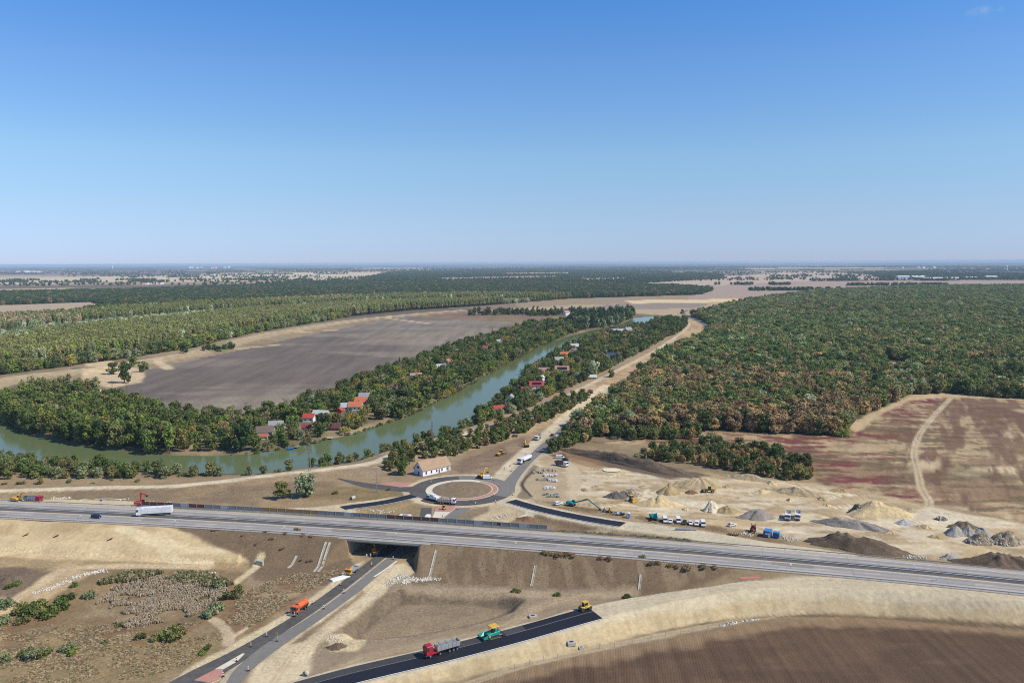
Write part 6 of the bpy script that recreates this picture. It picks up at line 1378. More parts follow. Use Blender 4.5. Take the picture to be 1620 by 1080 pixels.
for i, (x, y, L, h, lab) in enumerate(((1214.5, 848, 3.0, 2.6, 'blue site container with white window nearer the tractor'), (1228, 850, 2.6, 2.2, 'plain blue site container right of the windowed one'))):
    r = vroot('site_container', x, y, (12, 1.8), lab, 'container'); MB().box((0, 0, .1), (L, 4.2 if i == 0 else 2.4, h)).build('body', BLUEC, r, bevel=.04)
    b = MB()
    for k in range(7): b.box((-L / 2 + .25 + k * (L - .5) / 6, -2.12 if i == 0 else -1.22, .25), (.1, .06, h - .3))
    b.build('corrugation', BLUEC, r); MB().box((0, 0, h + .08), (L + .12, (4.2 if i == 0 else 2.4) + .12, .1)).build('container_roof', pm('roof_blue', (.05, .2, .45)), r)
    if i == 0: MB().box((-.1, -2.13, 1.2), (1.1, .1, .9)).build('window', WHITE, r); MB().box((1.0, -2.13, .15), (.7, .1, 2.0)).build('door', WHITE, r)
r = vroot('portable_toilet', 994, 819, (6, 1), 'blue portable toilet with white roof by the excavators', 'toilet'); MB().box((0, 0, .05), (1.3, 1.3, 2.2)).build('body', pm('toilet_blue', (.02, .16, .5)), r, bevel=.03); MB().box((0, 0, 2.25), (1.4, 1.4, .3), top=.6).build('roof', WHITE, r); MB().box((0, -.67, .2), (.8, .06, 1.9)).build('door', WHITE, r)
# ------------------------------------------------------------------ heaps of earth, sand and stone
def heap_mat(nm, c, n=0.22): return mat('heap_' + nm, c, 0.95, noise=n, nscale=0.7, bump=0.9, bscale=1.6, world=True)
HM = {'dark': heap_mat('dark_earth', alb(112, 97, 82)), 'earth': heap_mat('brown_earth', alb(132, 104, 80)), 'grey': heap_mat('grey_gravel', alb(150, 143, 136)), 'dgrey': heap_mat('dark_millings', alb(104, 99, 95)), 'sand': heap_mat('pale_sand', alb(208, 186, 146)),
      'olive': heap_mat('olive_sand', alb(168, 148, 110)), 'tan': heap_mat('tan_spoil', alb(186, 166, 134)), 'stone': heap_mat('crushed_stone', alb(166, 161, 154)), 'rubble': heap_mat('mixed_rubble', alb(150, 136, 118), 0.5), 'blue': heap_mat('bluish_gravel', alb(172, 172, 176)), 'chalk': heap_mat('chalk', alb(228, 216, 192), .1)}
hrng = np.random.default_rng(12)
def heap(px, py, Lm, Wm, h, ang, m, label, name='earth_heap', group=None, ridge=0.5, rough=0.3, stones=0):
    p = G(px, py); r0 = hrng.integers(1e6); nr, na = 16, 56; b = MB(); pts = []
    th = np.linspace(0, 2 * math.pi, na, endpoint=False)
    for i in range(nr + 1):
        f = i / nr; x = np.cos(th) * f * Lm / 2; y = np.sin(th) * f * Wm / 2
        e = 1 + 0.4 * (fbm(x * 0 + np.cos(th) * 4 + 9, np.sin(th) * 4, 1.6, int(r0 % 999)) - .5) * 2; x, y = x * e, y * e
        k = np.clip((1 - f) / (1 - ridge * .6), 0, 1) if ridge else 1 - f
        k = k - 0.12 * np.sin(k * math.pi) * .5
        z = h * k * (1 + 0.75 * (fbm(x + r0 % 777, y, max(2.5, Wm * .3), 3) - .5)) + rough * (fbm(x, y, 1.4, int(r0 % 555), 2) - .5) * 2 * min(1, (1 - f) * 5)
        z = np.where(f >= 1, -0.35, z); pts.append(np.column_stack([x, y, z]))
    v = np.vstack(pts)
    for i in range(nr):
        for j in range(na):
            a, c = i * na + j, i * na + (j + 1) % na; b.f.append((a, a + na, c + na, c)); b.m.append(0)
    b.v = [tuple(q) for q in v]; o = b.build(name, m, smooth=True)
    o.location = (p[0], p[1], p[2]); o.rotation_euler = (0, 0, R_(ang)); tag(o, label, 'heap', group)
    if stones:
        s = MB()
        for _ in range(stones):
            f = 0.15 + .8 * math.sqrt(hrng.random()); t = hrng.random() * 6.283; x, y = f * Lm / 2 * math.cos(t), f * Wm / 2 * math.sin(t); z = h * min(1, (1 - f) / (1 - ridge * .6)) * .9
            rock(s, (x, y, z), .35 + .7 * hrng.random())
        s.build('stone_cover', RUBM, o); o.children[0]['kind'] = 'stuff'
    return o
def rock(b, c, s):
    i = len(b.v); pp = []
    for a, q, z in ((0, 1, 0), (1.3, .9, 0.05), (2.5, 1.1, 0), (3.8, .8, 0), (5.1, 1.0, .05)): pp.append((math.cos(a) * q, math.sin(a) * q, z - .2))
    for a, q, z in ((.6, .55, .7), (2.6, .6, .85), (4.6, .5, .65)): pp.append((math.cos(a) * q, math.sin(a) * q, z))
    t = hrng.random() * 6.283; cs, sn = math.cos(t), math.sin(t); k = hrng.uniform(.6, 1.2, 3) * s
    b.v += [(c[0] + (x * cs - y * sn) * k[0] * .6, c[1] + (x * sn + y * cs) * k[1] * .6, c[2] + z * k[2] * .6) for x, y, z in pp]
    for f in ((5, 6, 7), (0, 1, 5), (1, 2, 6), (1, 6, 5), (2, 3, 6), (3, 7, 6), (3, 4, 7), (4, 0, 5), (4, 5, 7)): b.f.append(tuple(i + n for n in f)); b.m.append(0)
def ridge(A, B, Wm, h, m, label, name='earth_heap', **kw):
    """a heap drawn out between two ground points"""
    a, b_ = G(*A), G(*B); c = (a + b_) / 2; o = heap((A[0] + B[0]) / 2, (A[1] + B[1]) / 2, np.linalg.norm((b_ - a)[:2]), Wm, h, math.degrees(math.atan2(b_[1] - a[1], b_[0] - a[0])), m, label, **kw)
    o.location = (c[0], c[1], gh(c[0], c[1])); return o
RUBM = mat('white_rubble', alb(206, 200, 190), .9, noise=.35, nscale=1.2, world=True)
ridge((890, 712), (1118, 760), 12, 4.6, HM['dark'], 'long dark earth bank along the back of the yard', ridge=.6, rough=.8)
heap(893, 722, 17, 8, 2.0, -20, HM['earth'], 'reddish brown earth mound at the left end of the dark bank'); ridge((1135, 752), (1225, 763), 7, 2.4, HM['tan'], 'pale earth ridge below the tree row', ridge=.4)
heap(974, 786, 11, 8, 2.6, 0, HM['dgrey'], 'dark grey millings heap in the yard', 'gravel_heap'); heap(997, 783, 12, 9, 3.0, 0, HM['rubble'], 'grey rubble heap behind the yellow bulldozer', 'rubble_heap', stones=60)
heap(1040, 799, 23, 9, 4.2, 0, HM['sand'], 'large pale sand heap right of the yellow bulldozer', 'sand_heap', ridge=.3); heap(1058, 780, 12, 10, 5.0, 0, HM['olive'], 'steep olive sand cone in the middle of the yard', 'sand_heap', ridge=0)
heap(1107, 769, 27, 14, 6.0, 0, HM['tan'], 'broad high sand mound behind the wheel loader', 'sand_heap', ridge=.1); heap(1094, 780, 7, 5, 1.6, 0, HM['earth'], 'small brown mound left of the wheel loader')
heap(1126, 808, 8, 7, 4.2, 0, HM['chalk'], 'whitish heap overgrown with green on top', 'earth_heap', stones=25); heap(1151, 810, 13, 7, 2.6, 0, HM['olive'], 'low tan sand heap right of the overgrown whitish heap', 'sand_heap')
heap(1197, 819, 20, 10, 4.0, -4, HM['grey'], 'grey gravel heap left of the two white dump trucks', 'gravel_heap', ridge=.4); ridge((1218, 774), (1312, 789), 9, 3.2, HM['tan'], 'long furrowed tan spoil ridge above the two dump trucks', ridge=.4, rough=.6)
heap(1386, 813, 32, 14, 6.2, -6, HM['sand'], 'largest pale sand heap with a grey left flank', 'sand_heap', ridge=.25); heap(1358, 812, 9, 8, 4.0, 0, HM['dgrey'], 'dark rubble pile leaning on the largest sand heap', 'rubble_heap', stones=30)
ridge((1290, 825), (1408, 841), 9, 2.8, HM['grey'], 'long flat grey gravel ridge below the largest sand heap', 'gravel_heap', ridge=.7); heap(1430, 828, 9, 6, 2.0, 0, HM['blue'], 'small bluish gravel cone', 'gravel_heap', ridge=0)
ridge((1262, 852), (1440, 880), 12, 4.6, HM['dark'], 'long dark brown earth heap beside the motorway', ridge=.55, rough=.7); ridge((1512, 888), (1660, 902), 10, 4.2, HM['dark'], 'dark earth heap at the right edge beside the motorway', ridge=.5, rough=.7)
for x, y, t in ((1511, 845, 'leftmost'), (1531, 845, 'middle'), (1553, 846, 'right')): heap(x, y, 9.5, 8, 4.2, 0, HM['stone'], '%s of three light grey stone cones' % t, 'gravel_heap', ridge=.05)
heap(1550, 858, 14, 8, 3.6, 0, HM['rubble'], 'black and white rubble heap below the stone cones', 'rubble_heap', stones=90); heap(1592, 858, 16, 9, 4.4, 0, HM['rubble'], 'taller rubble heap with pale tan face at the right', 'rubble_heap', stones=80); heap(1522, 834, 14, 6, 2.4, -6, HM['dark'], 'low dark mound behind the stone cones')
heap(1488, 822, 7, 4, 1.6, 0, HM['dgrey'], 'small dark debris heap by the field track', 'rubble_heap', stones=30); heap(1505, 884, 10, 5, 1.8, 0, HM['stone'], 'low grey stone pile beside the dark earth heap', 'gravel_heap'); heap(12, 922, 14, 10, 2.6, 0, HM['dark'], 'dark weedy earth mound at the left edge by the haul track')
heap(532, 1023, 6, 5, 1.0, 20, HM['dark'], 'small dark soil mound beside the pale scraped pit'); heap(836, 822, 13, 6, 1.4, -6, HM['earth'], 'brown soil mound between slip road and noise barrier')

for x, y, s in ((930, 760, 4), (945, 770, 5), (1020, 770, 5), (1075, 765, 6), (1150, 770, 5), (1205, 778, 6), (1300, 790, 5), (1310, 800, 4), (1440, 808, 6), (1466, 834, 5), (1250, 792, 4), (1085, 806, 4), (925, 775, 4), (1410, 842, 5), (1480, 850, 5), (1220, 765, 6), (1330, 776, 7)):
    heap(x, y, s * 1.5, s, .35 * s ** .75, hrng.random() * 180, HM[('tan', 'olive', 'sand')[int(x) % 3]], 'low loose mound scattered over the open sand of the yard', 'spoil_mound', 'low mounds scattered over the yard', ridge=.3)
# ------------------------------------------------------------------ stones and rubble too many to count
def rubble(name, lines, n, wd, s0=.5, m=None):
    b = MB()
    for l in lines:
        q = np.array([G(*p_) for p_ in l]); ac = np.concatenate([[0], np.cumsum(np.linalg.norm(np.diff(q[:, :2], axis=0), axis=1))])
        u = hrng.random(n) * ac[-1]; xs = np.interp(u, ac, q[:, 0]) + hrng.normal(size=n) * wd; ys = np.interp(u, ac, q[:, 1]) + hrng.normal(size=n) * wd; zs = height(xs, ys)
        for x, y, z in zip(xs, ys, zs): rock(b, (x, y, z + .1), s0 * (.5 + hrng.random()))
    return tag(b.build(name, m or RUBM), kind='stuff')
rubble('rubble', [[(55, 938), (85, 928), (110, 918)], [(112, 915), (140, 907), (168, 903)], [(650, 918), (690, 916)], [(614, 925), (640, 908)], [(640, 922), (648, 914)]], 130, .9, .55)
rubble('stone_row', [[(1138, 990), (1165, 985)], [(1172, 983), (1200, 979)]], 16, .3, .8)
rubble('stone_line', [[(80, 788.5), (112, 788)], [(130, 790), (200, 789)], [(235, 795), (268, 794)], [(570, 806), (620, 810)], [(772, 822), (800, 816)], [(300, 906), (340, 908)], [(1430, 880), (1468, 883)], [(1170, 843), (1190, 846)], [(1230, 845), (1262, 856)]], 45, .9, .7)
rubble('white_debris', [[(1240, 852), (1262, 857)], [(520, 1008), (535, 1014)], [(930, 740), (980, 746)]], 40, .8, .5)

# ------------------------------------------------------------------ paths, slabs, patches
def stripe(name, pts, wd, m, dz=.06, kind='structure', z=None):
    q = spline(np.array([G(*p_) for p_ in pts]), 4); q[:, 2] = height(q[:, 0], q[:, 1]); b = MB(); a, c = offset(q, wd / 2), offset(q, -wd / 2)
    for k in range(len(q) - 1): b.face([c[k] + (0, 0, dz), c[k + 1] + (0, 0, dz), a[k + 1] + (0, 0, dz), a[k] + (0, 0, dz)])
    return tag(b.build(name, m), kind=kind)
PATHM = mat('pale_path', alb(224, 218, 206), .9, noise=.1, nscale=.8, world=True)
stripe('garden_path', [(424, 654), (436, 650), (452, 645), (470, 638), (486, 633), (500, 629)], 4.0, PATHM, .15); stripe('garden_path', [(154, 616), (180, 625), (205, 632), (222, 638), (240, 645), (258, 651)], 4.0, PATHM, .15)
stripe('white_kerb_strip', [(592, 912), (612, 899), (628, 887)], .9, PATHM, .12); stripe('concrete_strip', [(150, 789.6), (175, 789.2), (200, 790.6)], 1.0, PATHM, .2)
# drain chutes down the slopes
def chute(a, b_, label):
    A, B_ = P(*a, 6.6), P(*b_, 0.2); n_ = 14; q = np.array([A + (B_ - A) * k / n_ for k in range(n_ + 1)]); q[:, 2] = height(q[:, 0], q[:, 1]) + .02
    d = (B_ - A)[:2] / np.linalg.norm((B_ - A)[:2]); s = np.array([-d[1], d[0], 0]) * .38; b = MB(); o = q[0].copy()
    r = empty('drain_chute', o)
    for k in range(n_):
        p0, p1 = q[k] - o, q[k + 1] - o; b.face([p0 - s, p0 + s, p1 + s, p1 - s])
    b.build('channel', CONC, r)
    for sg in (-1, 1):
        b = MB()
        for k in range(n_): b.bar(q[k] - o + s * sg + (0, 0, .1), q[k + 1] - o + s * sg + (0, 0, .08), .13, .28)
        b.build('side_kerb', CONC, r)
    tag(r, label, 'drain chute')
chute((469, 862), (456, 897), 'short concrete drain chute highest on the slope left of the bridge'); chute((516, 854.5), (497, 903), 'left channel of the twin drain chutes beside the bridge'); chute((522, 855), (503.5, 903), 'right channel of the twin drain chutes beside the bridge')
chute((690, 867), (675, 918), 'concrete drain chute right beside the bridge opening'); chute((847, 884), (840, 926), 'concrete drain chute midway along the right slope'); chute((1014, 898), (1011, 935), 'rightmost concrete drain chute on the near slope')
def block(name, px, py, d, ang, label, cat, hole=True, m=CONC, group=None, z0=0):
    p = G(px, py); r = tag(empty(name, (p[0], p[1], p[2] + z0), R_(ang)), label, cat, group); MB().box((0, 0, -.3), (d[0], d[1], d[2] + .3)).build('box', m, r, bevel=.05)
    if hole: MB().box((0, 0, d[2] - .02), (d[0] * .45, d[1] * .45, .06)).build('hatch', DARK, r)
    return r
block('concrete_chamber', 843, 976, (2.8, 1.8, .7), 15, 'white concrete drain chamber above the fresh ramp', 'chamber'); block('concrete_chamber', 904, 1019, (2.6, 2.0, .8), 10, 'larger white concrete chamber below the ramp slope', 'chamber'); block('concrete_chamber', 919.5, 1026, (1.5, 1.3, .7), 10, 'smaller white concrete chamber beside the dirt path below the ramp', 'chamber')
block('culvert_headwall', 411, 893, (3.4, .9, 1.7), -20, 'pale concrete culvert headwall at the foot of the left slope', 'headwall', False)
p = G(602 - 70 + 2, 917); block('folded_sheet', 538, 914.5, (7.5, 2.6, .5), 40, 'white plate lying in front of the orange yellow flatbed truck', 'plate', False, mat('white_sheet', (.8, .8, .8), .6)); block('concrete_slab', 641, 819, (5.5, 2.4, 1.4), -6, 'white tank block behind the noise barrier', 'tank', True, mat('white_tank', (.72, .72, .7), .6))
block('chalk_patch', 994 - 1, 744 + 100, (.1, .1, .1), 0, 'x', 'x') if False else None
flat('chalk_patch', np.array([[G(968, 744)[0] + 5.4 * math.cos(t), G(968, 744)[1] + 4.2 * math.sin(t), 0] for t in np.linspace(0, 6.28, 20, endpoint=False)]), G(968, 744)[2] + .4, HM['chalk'])
def pipe(px, py, L, r0, ang, label, m=CONC, cat='pipe', n=1, name='concrete_pipe'):
    p = G(px, py); r = tag(empty(name, (p[0], p[1], p[2]), R_(ang)), label, cat)
    for k in range(n):
        b = MB(); N = 16
        for (ra, rb_, xa, xb) in ((r0, r0, -L / 2, L / 2), (r0 * .8, r0 * .8, L / 2, -L / 2), (r0, r0 * .8, L / 2, L / 2), (r0 * .8, r0, -L / 2, -L / 2)):
            for j in range(N):
                t0, t1 = 2 * math.pi * j / N, 2 * math.pi * (j + 1) / N
                b.face([(xa, ra * math.cos(t0), ra * math.sin(t0)), (xa, ra * math.cos(t1), ra * math.sin(t1)), (xb, rb_ * math.cos(t1), rb_ * math.sin(t1)), (xb, rb_ * math.cos(t0), rb_ * math.sin(t0))])
        o = b.build('pipe', m, r); o.location = (0, (k - (n - 1) / 2) * 2.05 * r0, r0)
    return r
pipe(558, 790, 2.4, .9, 60, 'concrete pipe ring lying near the black slip road end'); pipe(484, 1069, 1.0, .85, 70, 'concrete well ring standing by the fence at the pale sand')
pipe(1186, 914, 7.5, .14, 3, 'bundle of salmon red pipes on the sandy ramp', mat('red_pipe', (.5, .16, .12), .5), 'pipe bundle', 5, 'pipe_bundle').location = P(1186, 914, 6.75)
for x, y, t in ((41, 841, 'leftmost'), (89, 843, 'middle'), (174, 848, 'rightmost')):
    p = P(x, y, 5.6); p[2] = gh(p[0], p[1]); r = tag(empty('marker_board', p, .5), '%s of three red and black boards leaning on the sandy bank' % t, 'board'); MB().bar((-1.3, 0, .1), (1.0, 0, 1.0), .25, .3).build('board', DARK, r); MB().bar((.45, -.02, .8), (1.05, -.02, 1.04), .27, .34).build('red_end', RED_, r)
pipe(1085 - 0, 838.5, 9, .45, -8, 'long steel trough lying beside the pale slip road', STEEL, 'trough', 1, 'steel_trough')

# ------------------------------------------------------------------ pallets of kerbstones
KST = mat('kerb_concrete', alb(178, 176, 170), .85, noise=.15, nscale=1.5); KSW = mat('wrapped_white', (.7, .7, .68), .6)
def pallet(m):
    r = empty('kerbstone_pallet', (0, 0, 0)); MB().box((0, 0, 0), (1.25, 1.05, .14)).build('pallet', DOORM, r); b = MB()
    for i in range(3):
        for j in range(2): b.box((-.4 + .4 * i, -.25 + .5 * j, .145), (.37, .46, .95))
    b.build('kerbstones', m, r); return r
first = {}
for cx, cy, nx, ny, wht, nm in ((852, 748, 4, 2, 0, 'left grey'), (871, 744, 5, 2, 0, 'rear grey'), (872, 753, 5, 2, 1, 'middle white'), (860, 759, 4, 2, 0, 'front left grey'), (876, 761, 3, 2, 1, 'front right white'), (871, 773, 4, 2, 1, 'lower white'), (874, 784, 5, 3, 0, 'lowest grey')):
    p0 = G(cx, cy)
    for i in range(nx):
        for j in range(ny):
            if hrng.random() < .12: continue
            src = pallet(KSW if wht else KST) if wht not in first else copy_tree(first[wht]); first.setdefault(wht, src)
            src.location = (p0[0] + (i - nx / 2) * 1.6 + .9 * hrng.random(), p0[1] + (j - ny / 2) * 2.1 + 1.6 * hrng.random(), p0[2] + .05); src.rotation_euler = (0, 0, .9 * hrng.random() - .3); tag(src, 'pallet of kerbstones in the %s cluster by the yard entrance' % nm, 'pallet', 'kerbstone pallets, %s cluster' % nm)

# ------------------------------------------------------------------ jetties and a boat
JW = mat('weathered_planks', (.24, .20, .16), .9, noise=.25, nscale=2); JP = mat('pale_planks', (.42, .38, .32), .9, noise=.2, nscale=2)
def jetty(m):
    r = empty('jetty', (0, 0, 0)); b = MB()
    for k in range(6): b.box((0, -2.0 + .8 * k, .75), (3.4, .76, .09))
    b.build('deck', m, r)
    for x in (-1.5, 1.5):
        for y in (-2, 1.8): MB().cyl((x, y, -1.5), (x, y, 1.2), .1, None, 7).build('post', JW, r)
    for x in (-1.5, 1.5): MB().bar((x, -2.3, .66), (x, 2.2, .66), .12, .16).build('bearer', JW, r)
    return r
jts = [(466, 708), (497, 700), (520, 694), (545, 686), (588, 672), (606, 665), (616, 661), (631, 655), (664, 640), (671, 637.5), (689, 628), (696, 623.5), (708, 617.5), (715, 613.5), (727, 607), (735, 602), (752, 592), (765, 585), (770, 582), (806, 563), (853, 543)]
j0 = {}
for i, (x, y) in enumerate(jts):
    k = i % 3 == 2; j = jetty(JP if k else JW) if k not in j0 else copy_tree(j0[k]); j0.setdefault(k, j); p = P(x, y, RIVER_Z); t_ = P(x + 10, y - 5, RIVER_Z) - p
    j.location = p; j.rotation_euler = (0, 0, math.atan2(t_[1], t_[0])); j.scale = (1.3, 1.3, 1.1); tag(j, ('pale plank jetty on the far shore of the river' if k else 'weathered dark plank jetty on the far shore of the river'), 'jetty', 'pale jetties' if k else 'dark jetties')
p = P(459, 711, RIVER_Z); r = tag(empty('boat', p, .4), 'small boat under a bright blue cover by the dark jetty', 'boat'); b = MB(); b.prism([(-2, .05), (1.5, .05), (2.3, .8), (-2.1, .7)], -.8, .8); b.build('hull', DARK, r); MB().prism([(-2.1, .7), (2.2, .8), (1.2, 1.25), (-1.6, 1.3)], -.85, .85).build('cover', pm('tarp_blue', (.01, .2, .6)), r)
p = P(693, 622, RIVER_Z); r = tag(empty('boat', P(702, 625, RIVER_Z), .5), 'small white boat drifting just off the far shore', 'boat'); MB().prism([(-1.6, .05), (1.2, .05), (1.9, .6), (-1.7, .5)], -.6, .6).build('hull', WHITE, r); MB().box((-.3, 0, .45), (.3, 1.1, .12)).build('seat', DOORM, r)

# ------------------------------------------------------------------ poles, masts, signs
POLE = mat('pole_concrete', (.36, .36, .34), .8); WOODP = mat('pole_wood', (.13, .10, .08), .9)
def lattice(px, py, h, label):
    p = G(px, py); r = tag(empty('lattice_mast', p, .4), label, 'power mast'); b = MB(); n_ = 9
    for a in ((-1, -1), (1, -1), (1, 1), (-1, 1)): b.bar((a[0] * .7, a[1] * .7, 0), (a[0] * .2, a[1] * .2, h), .13, .13)
    for k in range(n_):
        z0, z1 = h * k / n_, h * (k + 1) / n_; w0, w1 = .7 - .5 * k / n_, .7 - .5 * (k + 1) / n_
        for s in (-1, 1): b.bar((-w0, s * w0, z0), (w1, s * w1, z1), .07, .07); b.bar((s * w0, w0, z0), (s * w1, -w1, z1), .07, .07)
    b.build('lattice', STEEL, r)
    for z in (h - .3, h - 1.7): MB().bar((-1.9, 0, z), (1.9, 0, z), .14, .14).build('crossarm', STEEL, r)
    b = MB()
    for z in (h - .3, h - 1.7):
        for x in (-1.8, 0, 1.8): b.cyl((x, 0, z), (x, 0, z + .5), .1, .06, 6)
    b.build('insulator_row', mat('insulator', (.5, .5, .5), .3), r)
lattice(490, 745, 13.5, 'grey lattice power mast on the near shore left of the roundabout'); lattice(684, 700, 14, 'grey lattice power mast on the near shore above the farmhouse')
p = G(596, 779); r = tag(empty('lamp_mast', p), 'tall slim lamp mast beside the roundabout approach', 'lamp mast'); MB().cyl((0, 0, 0), (0, 0, 13.5), .2, .12, 10).build('pole', STEEL, r); MB().bar((-1.2, 0, 13.4), (1.2, 0, 13.4), .14, .14).build('crossarm', STEEL, r)
for x in (-1.1, 0, 1.1): MB().box((x, -.15, 13.45), (.6, .4, .28)).build('lamp', LAMP, r)
def wood_pole():
    r = empty('power_pole', (0, 0, 0)); MB().cyl((0, 0, -.3), (0, 0, 9.5), .2, .13, 8).build('pole', WOODP, r); MB().bar((-1.3, 0, 9.0), (1.3, 0, 9.0), .14, .16).build('crossarm', WOODP, r); MB().bar((-.9, 0, 8.0), (.9, 0, 8.0), .14, .16).build('crossarm', WOODP, r); return r
wp = None
for x, y in ((156, 616), (178, 622), (201, 629), (224, 637), (256, 650), (281, 655), (337, 664), (390, 660)):
    o = wood_pole() if wp is None else copy_tree(wp); wp = wp or o; o.location = G(x, y); o.scale = (1.25, 1.25, 1.25); tag(o, 'dark wooden power pole in the line along the ploughed field', 'power pole', 'power poles along the ploughed field')
for x, y in ((752, 668), (827, 652), (847, 652), (805, 655)):
    o = copy_tree(wp); o.location = G(x, y); o.rotation_euler = (0, 0, 1.0); tag(o, 'wooden power pole beside the levee path', 'power pole', 'power poles beside the levee path')
def beacon():
    r = empty('traffic_beacon', (0, 0, 0)); MB().box((0, 0, 0), (.85, .45, .14)).build('foot', DARK, r); b = MB()
    for k in range(4): b.box((0, 0, .24 + k * .3), (.34, .08, .3), k % 2)
    b.build('panel', [RED_, WHITE], r); return r
bc = None
for x, y in ((422, 1007), (397, 1023), (374, 1046), (353, 1070), (393, 1061), (539, 926), (494, 955), (622, 885), (544, 938), (466, 974), (512, 963), (588, 895), (682, 764), (715, 763), (751, 757.5), (789, 770), (780, 784), (744, 792), (784, 795), (752, 798), (811, 783), (807, 737), (809, 745), (798, 742), (781, 760), (832, 719), (862, 703), (870, 684), (856, 712), (700, 818), (724, 806)):
    o = beacon() if bc is None else copy_tree(bc); bc = bc or o; p = G(x, y); o.location = (p[0], p[1], p[2] + .1); o.rotation_euler = (0, 0, hrng.random() * .6); tag(o, 'red and white traffic beacon marking the rebuilt road', 'beacon', 'traffic beacons along the rebuilt road')
p = G(438, 1014); r = tag(empty('road_sign', (p[0], p[1], p[2] + .05), -.5), 'yellow and white temporary road sign beside the open lane', 'road sign'); MB().box((0, 0, 0), (.9, .6, .15)).build('foot', DARK, r); MB().bar((0, 0, .1), (0, 0, 3.0), .08, .08).build('post', STEEL, r); MB().box((0, -.08, 1.9), (.9, .06, 1.0)).build('plate', pm('sign_amber', (.75, .42, .05)), r); MB().box((0, -.08, 1.1), (.7, .06, .7)).build('plate', WHITE, r)
p = P(160, 798, 6.5); r = tag(empty('road_sign', p), 'small round blue road sign behind the far guardrail', 'road sign'); MB().bar((0, 0, 0), (0, 0, 2.2), .08, .08).build('post', STEEL, r); MB().cyl((0, -.06, 2.2), (0, -.01, 2.2), .55, None, 16).build('plate', pm('sign_blue', (.02, .12, .55)), r)
p = P(789, 840, 7); r = tag(empty('gantry_sign', p), 'dark round backed sign standing behind the far motorway edge', 'road sign'); MB().bar((0, 0, 0), (0, 0, 3.2), .1, .1).build('post', STEEL, r); MB().cyl((0, -.06, 3.2), (0, 0, 3.2), .75, None, 16).build('plate', DARK, r)
mk = None
for x, y, z in ((127.5, 820, 7), (277, 828, 7), (133.5, 808, 7), (450, 838, 7), (634, 836, 7), (626, 849, 7), (816, 863, 7), (1017, 879, 7), (1009, 863, 7), (1251, 898, 7), (1446, 899, 7), (1481, 918, 7)):
    if mk is None:
        o = empty('marker_post', (0, 0, 0)); MB().box((0, 0, 0), (.14, .14, 1.5)).build('post', STEEL, o); MB().box((0, -.02, .95), (.7, .12, .75)).build('plate', WHITE, o); mk = o
    else: o = copy_tree(mk)
    p = P(x, y, z); o.location = (p[0], p[1], 7.0); tag(o, 'small white marker post beside the motorway lanes', 'marker post', 'marker posts beside the motorway lanes')
fp = None
for x, y in ((814, 1058), (838, 1050), (860, 1045), (882, 1041), (924, 1031), (948, 1026), (972, 1024), (1000, 1018), (1030, 1010), (1053, 1006), (1077, 1003), (1096, 999), (1120, 995), (1145, 990)):
    if fp is None:
        o = MB().box((0, 0, 0), (.1, .1, 1.6)).build('fence_post', mat('post_blue', (.22, .26, .34), .7)); fp = o
    else: o = fp.copy(); C.objects.link(o)
    o.location = G(x, y); tag(o, 'thin fence post in the line between dirt path and dark field', 'fence post', 'fence posts beside the dark field')
for k, (x, y) in enumerate(((1155, 846), (1159, 846), (1163, 847), (1167, 847))):
    p = G(x, y); r = tag(empty('barrier_board', p, 1.2), 'red and white barrier board stacked by the dark red tractor', 'barrier board', 'barrier boards by the tractor'); b = MB()
    for j in range(5): b.box((-1.0 + .5 * j, 0, .5 + .0 * j), (.5, .08, .9), j % 2)
    b.build('board', [RED_, WHITE], r); MB().box((-.9, 0, 0), (.12, .6, .5)).build('foot', DARK, r); MB().box((.9, 0, 0), (.12, .6, .5)).build('foot', DARK, r)
# small machines parked by the long reach excavator
for x, y, c, lab in ((965, 811, AMBER, 'small yellow roller parked left of the portable toilet'), (957, 810, GREY, 'small grey compressor at the tip of the long reach arm')):
    r = vroot('compactor', x, y, (8, 1), lab, 'compactor'); MB().box((0, 0, .5), (1.8, 1.0, .9)).build('body', c, r, bevel=.06); MB().cyl((-.8, -.5, .4), (-.8, .5, .4), .4, None, 12).build('drum', DARK, r); MB().cyl((.8, -.5, .4), (.8, .5, .4), .4, None, 12).build('drum', DARK, r); MB().bar((-.2, 0, 1.3), (-.2, 0, 2.2), .9, .08).build('roll_bar', DARK, r)
for x, y, lab in ((976, 814, 'white drawbar trailer left of the portable toilet'), (984, 815, 'dark equipment trailer beside the portable toilet')):
    r = vroot('trailer', x, y, (8, 1), lab, 'trailer'); MB().box((0, 0, .5), (2.6, 1.5, .5)).build('bed', WHITE if 'white' in lab else DARK, r); wheel(r, 0, .8, .35, .2); wheel(r, 0, -.8, .35, .2); MB().bar((1.3, 0, .6), (2.4, 0, .5), .1, .1).build('drawbar', STEEL, r); MB().box((-.4, 0, 1.0), (1.2, 1.1, .6)).build('load', GREY, r)
r = vroot('mini_excavator', 702.5, 806.5, (8, -3), 'small yellow machine working on the red splitter island', 'excavator', None, None, .18); crawler(r, 1.8, .55, .45, .3); u_ = MB().box((-.2, 0, .5), (1.3, 1.1, .7)).build('upper_body', AMBER, r, bevel=.05); MB().box((-.2, 0, 1.2), (.9, .9, 1.0)).build('cab', GLASS, u_); MB().box((-.2, 0, 2.2), (1.1, 1.1, .1)).build('cab_roof', AMBER, u_); MB().bar((.4, 0, .8), (1.6, 0, 1.9), .18, .28).build('boom', AMBER, u_); MB().bar((1.6, 0, 1.9), (2.2, 0, .7), .15, .22).build('stick', AMBER, u_)
car('van', 676, 823, (-10, 12), WHITE, 'white van behind the noise barrier on the lane to the underpass', 'van')
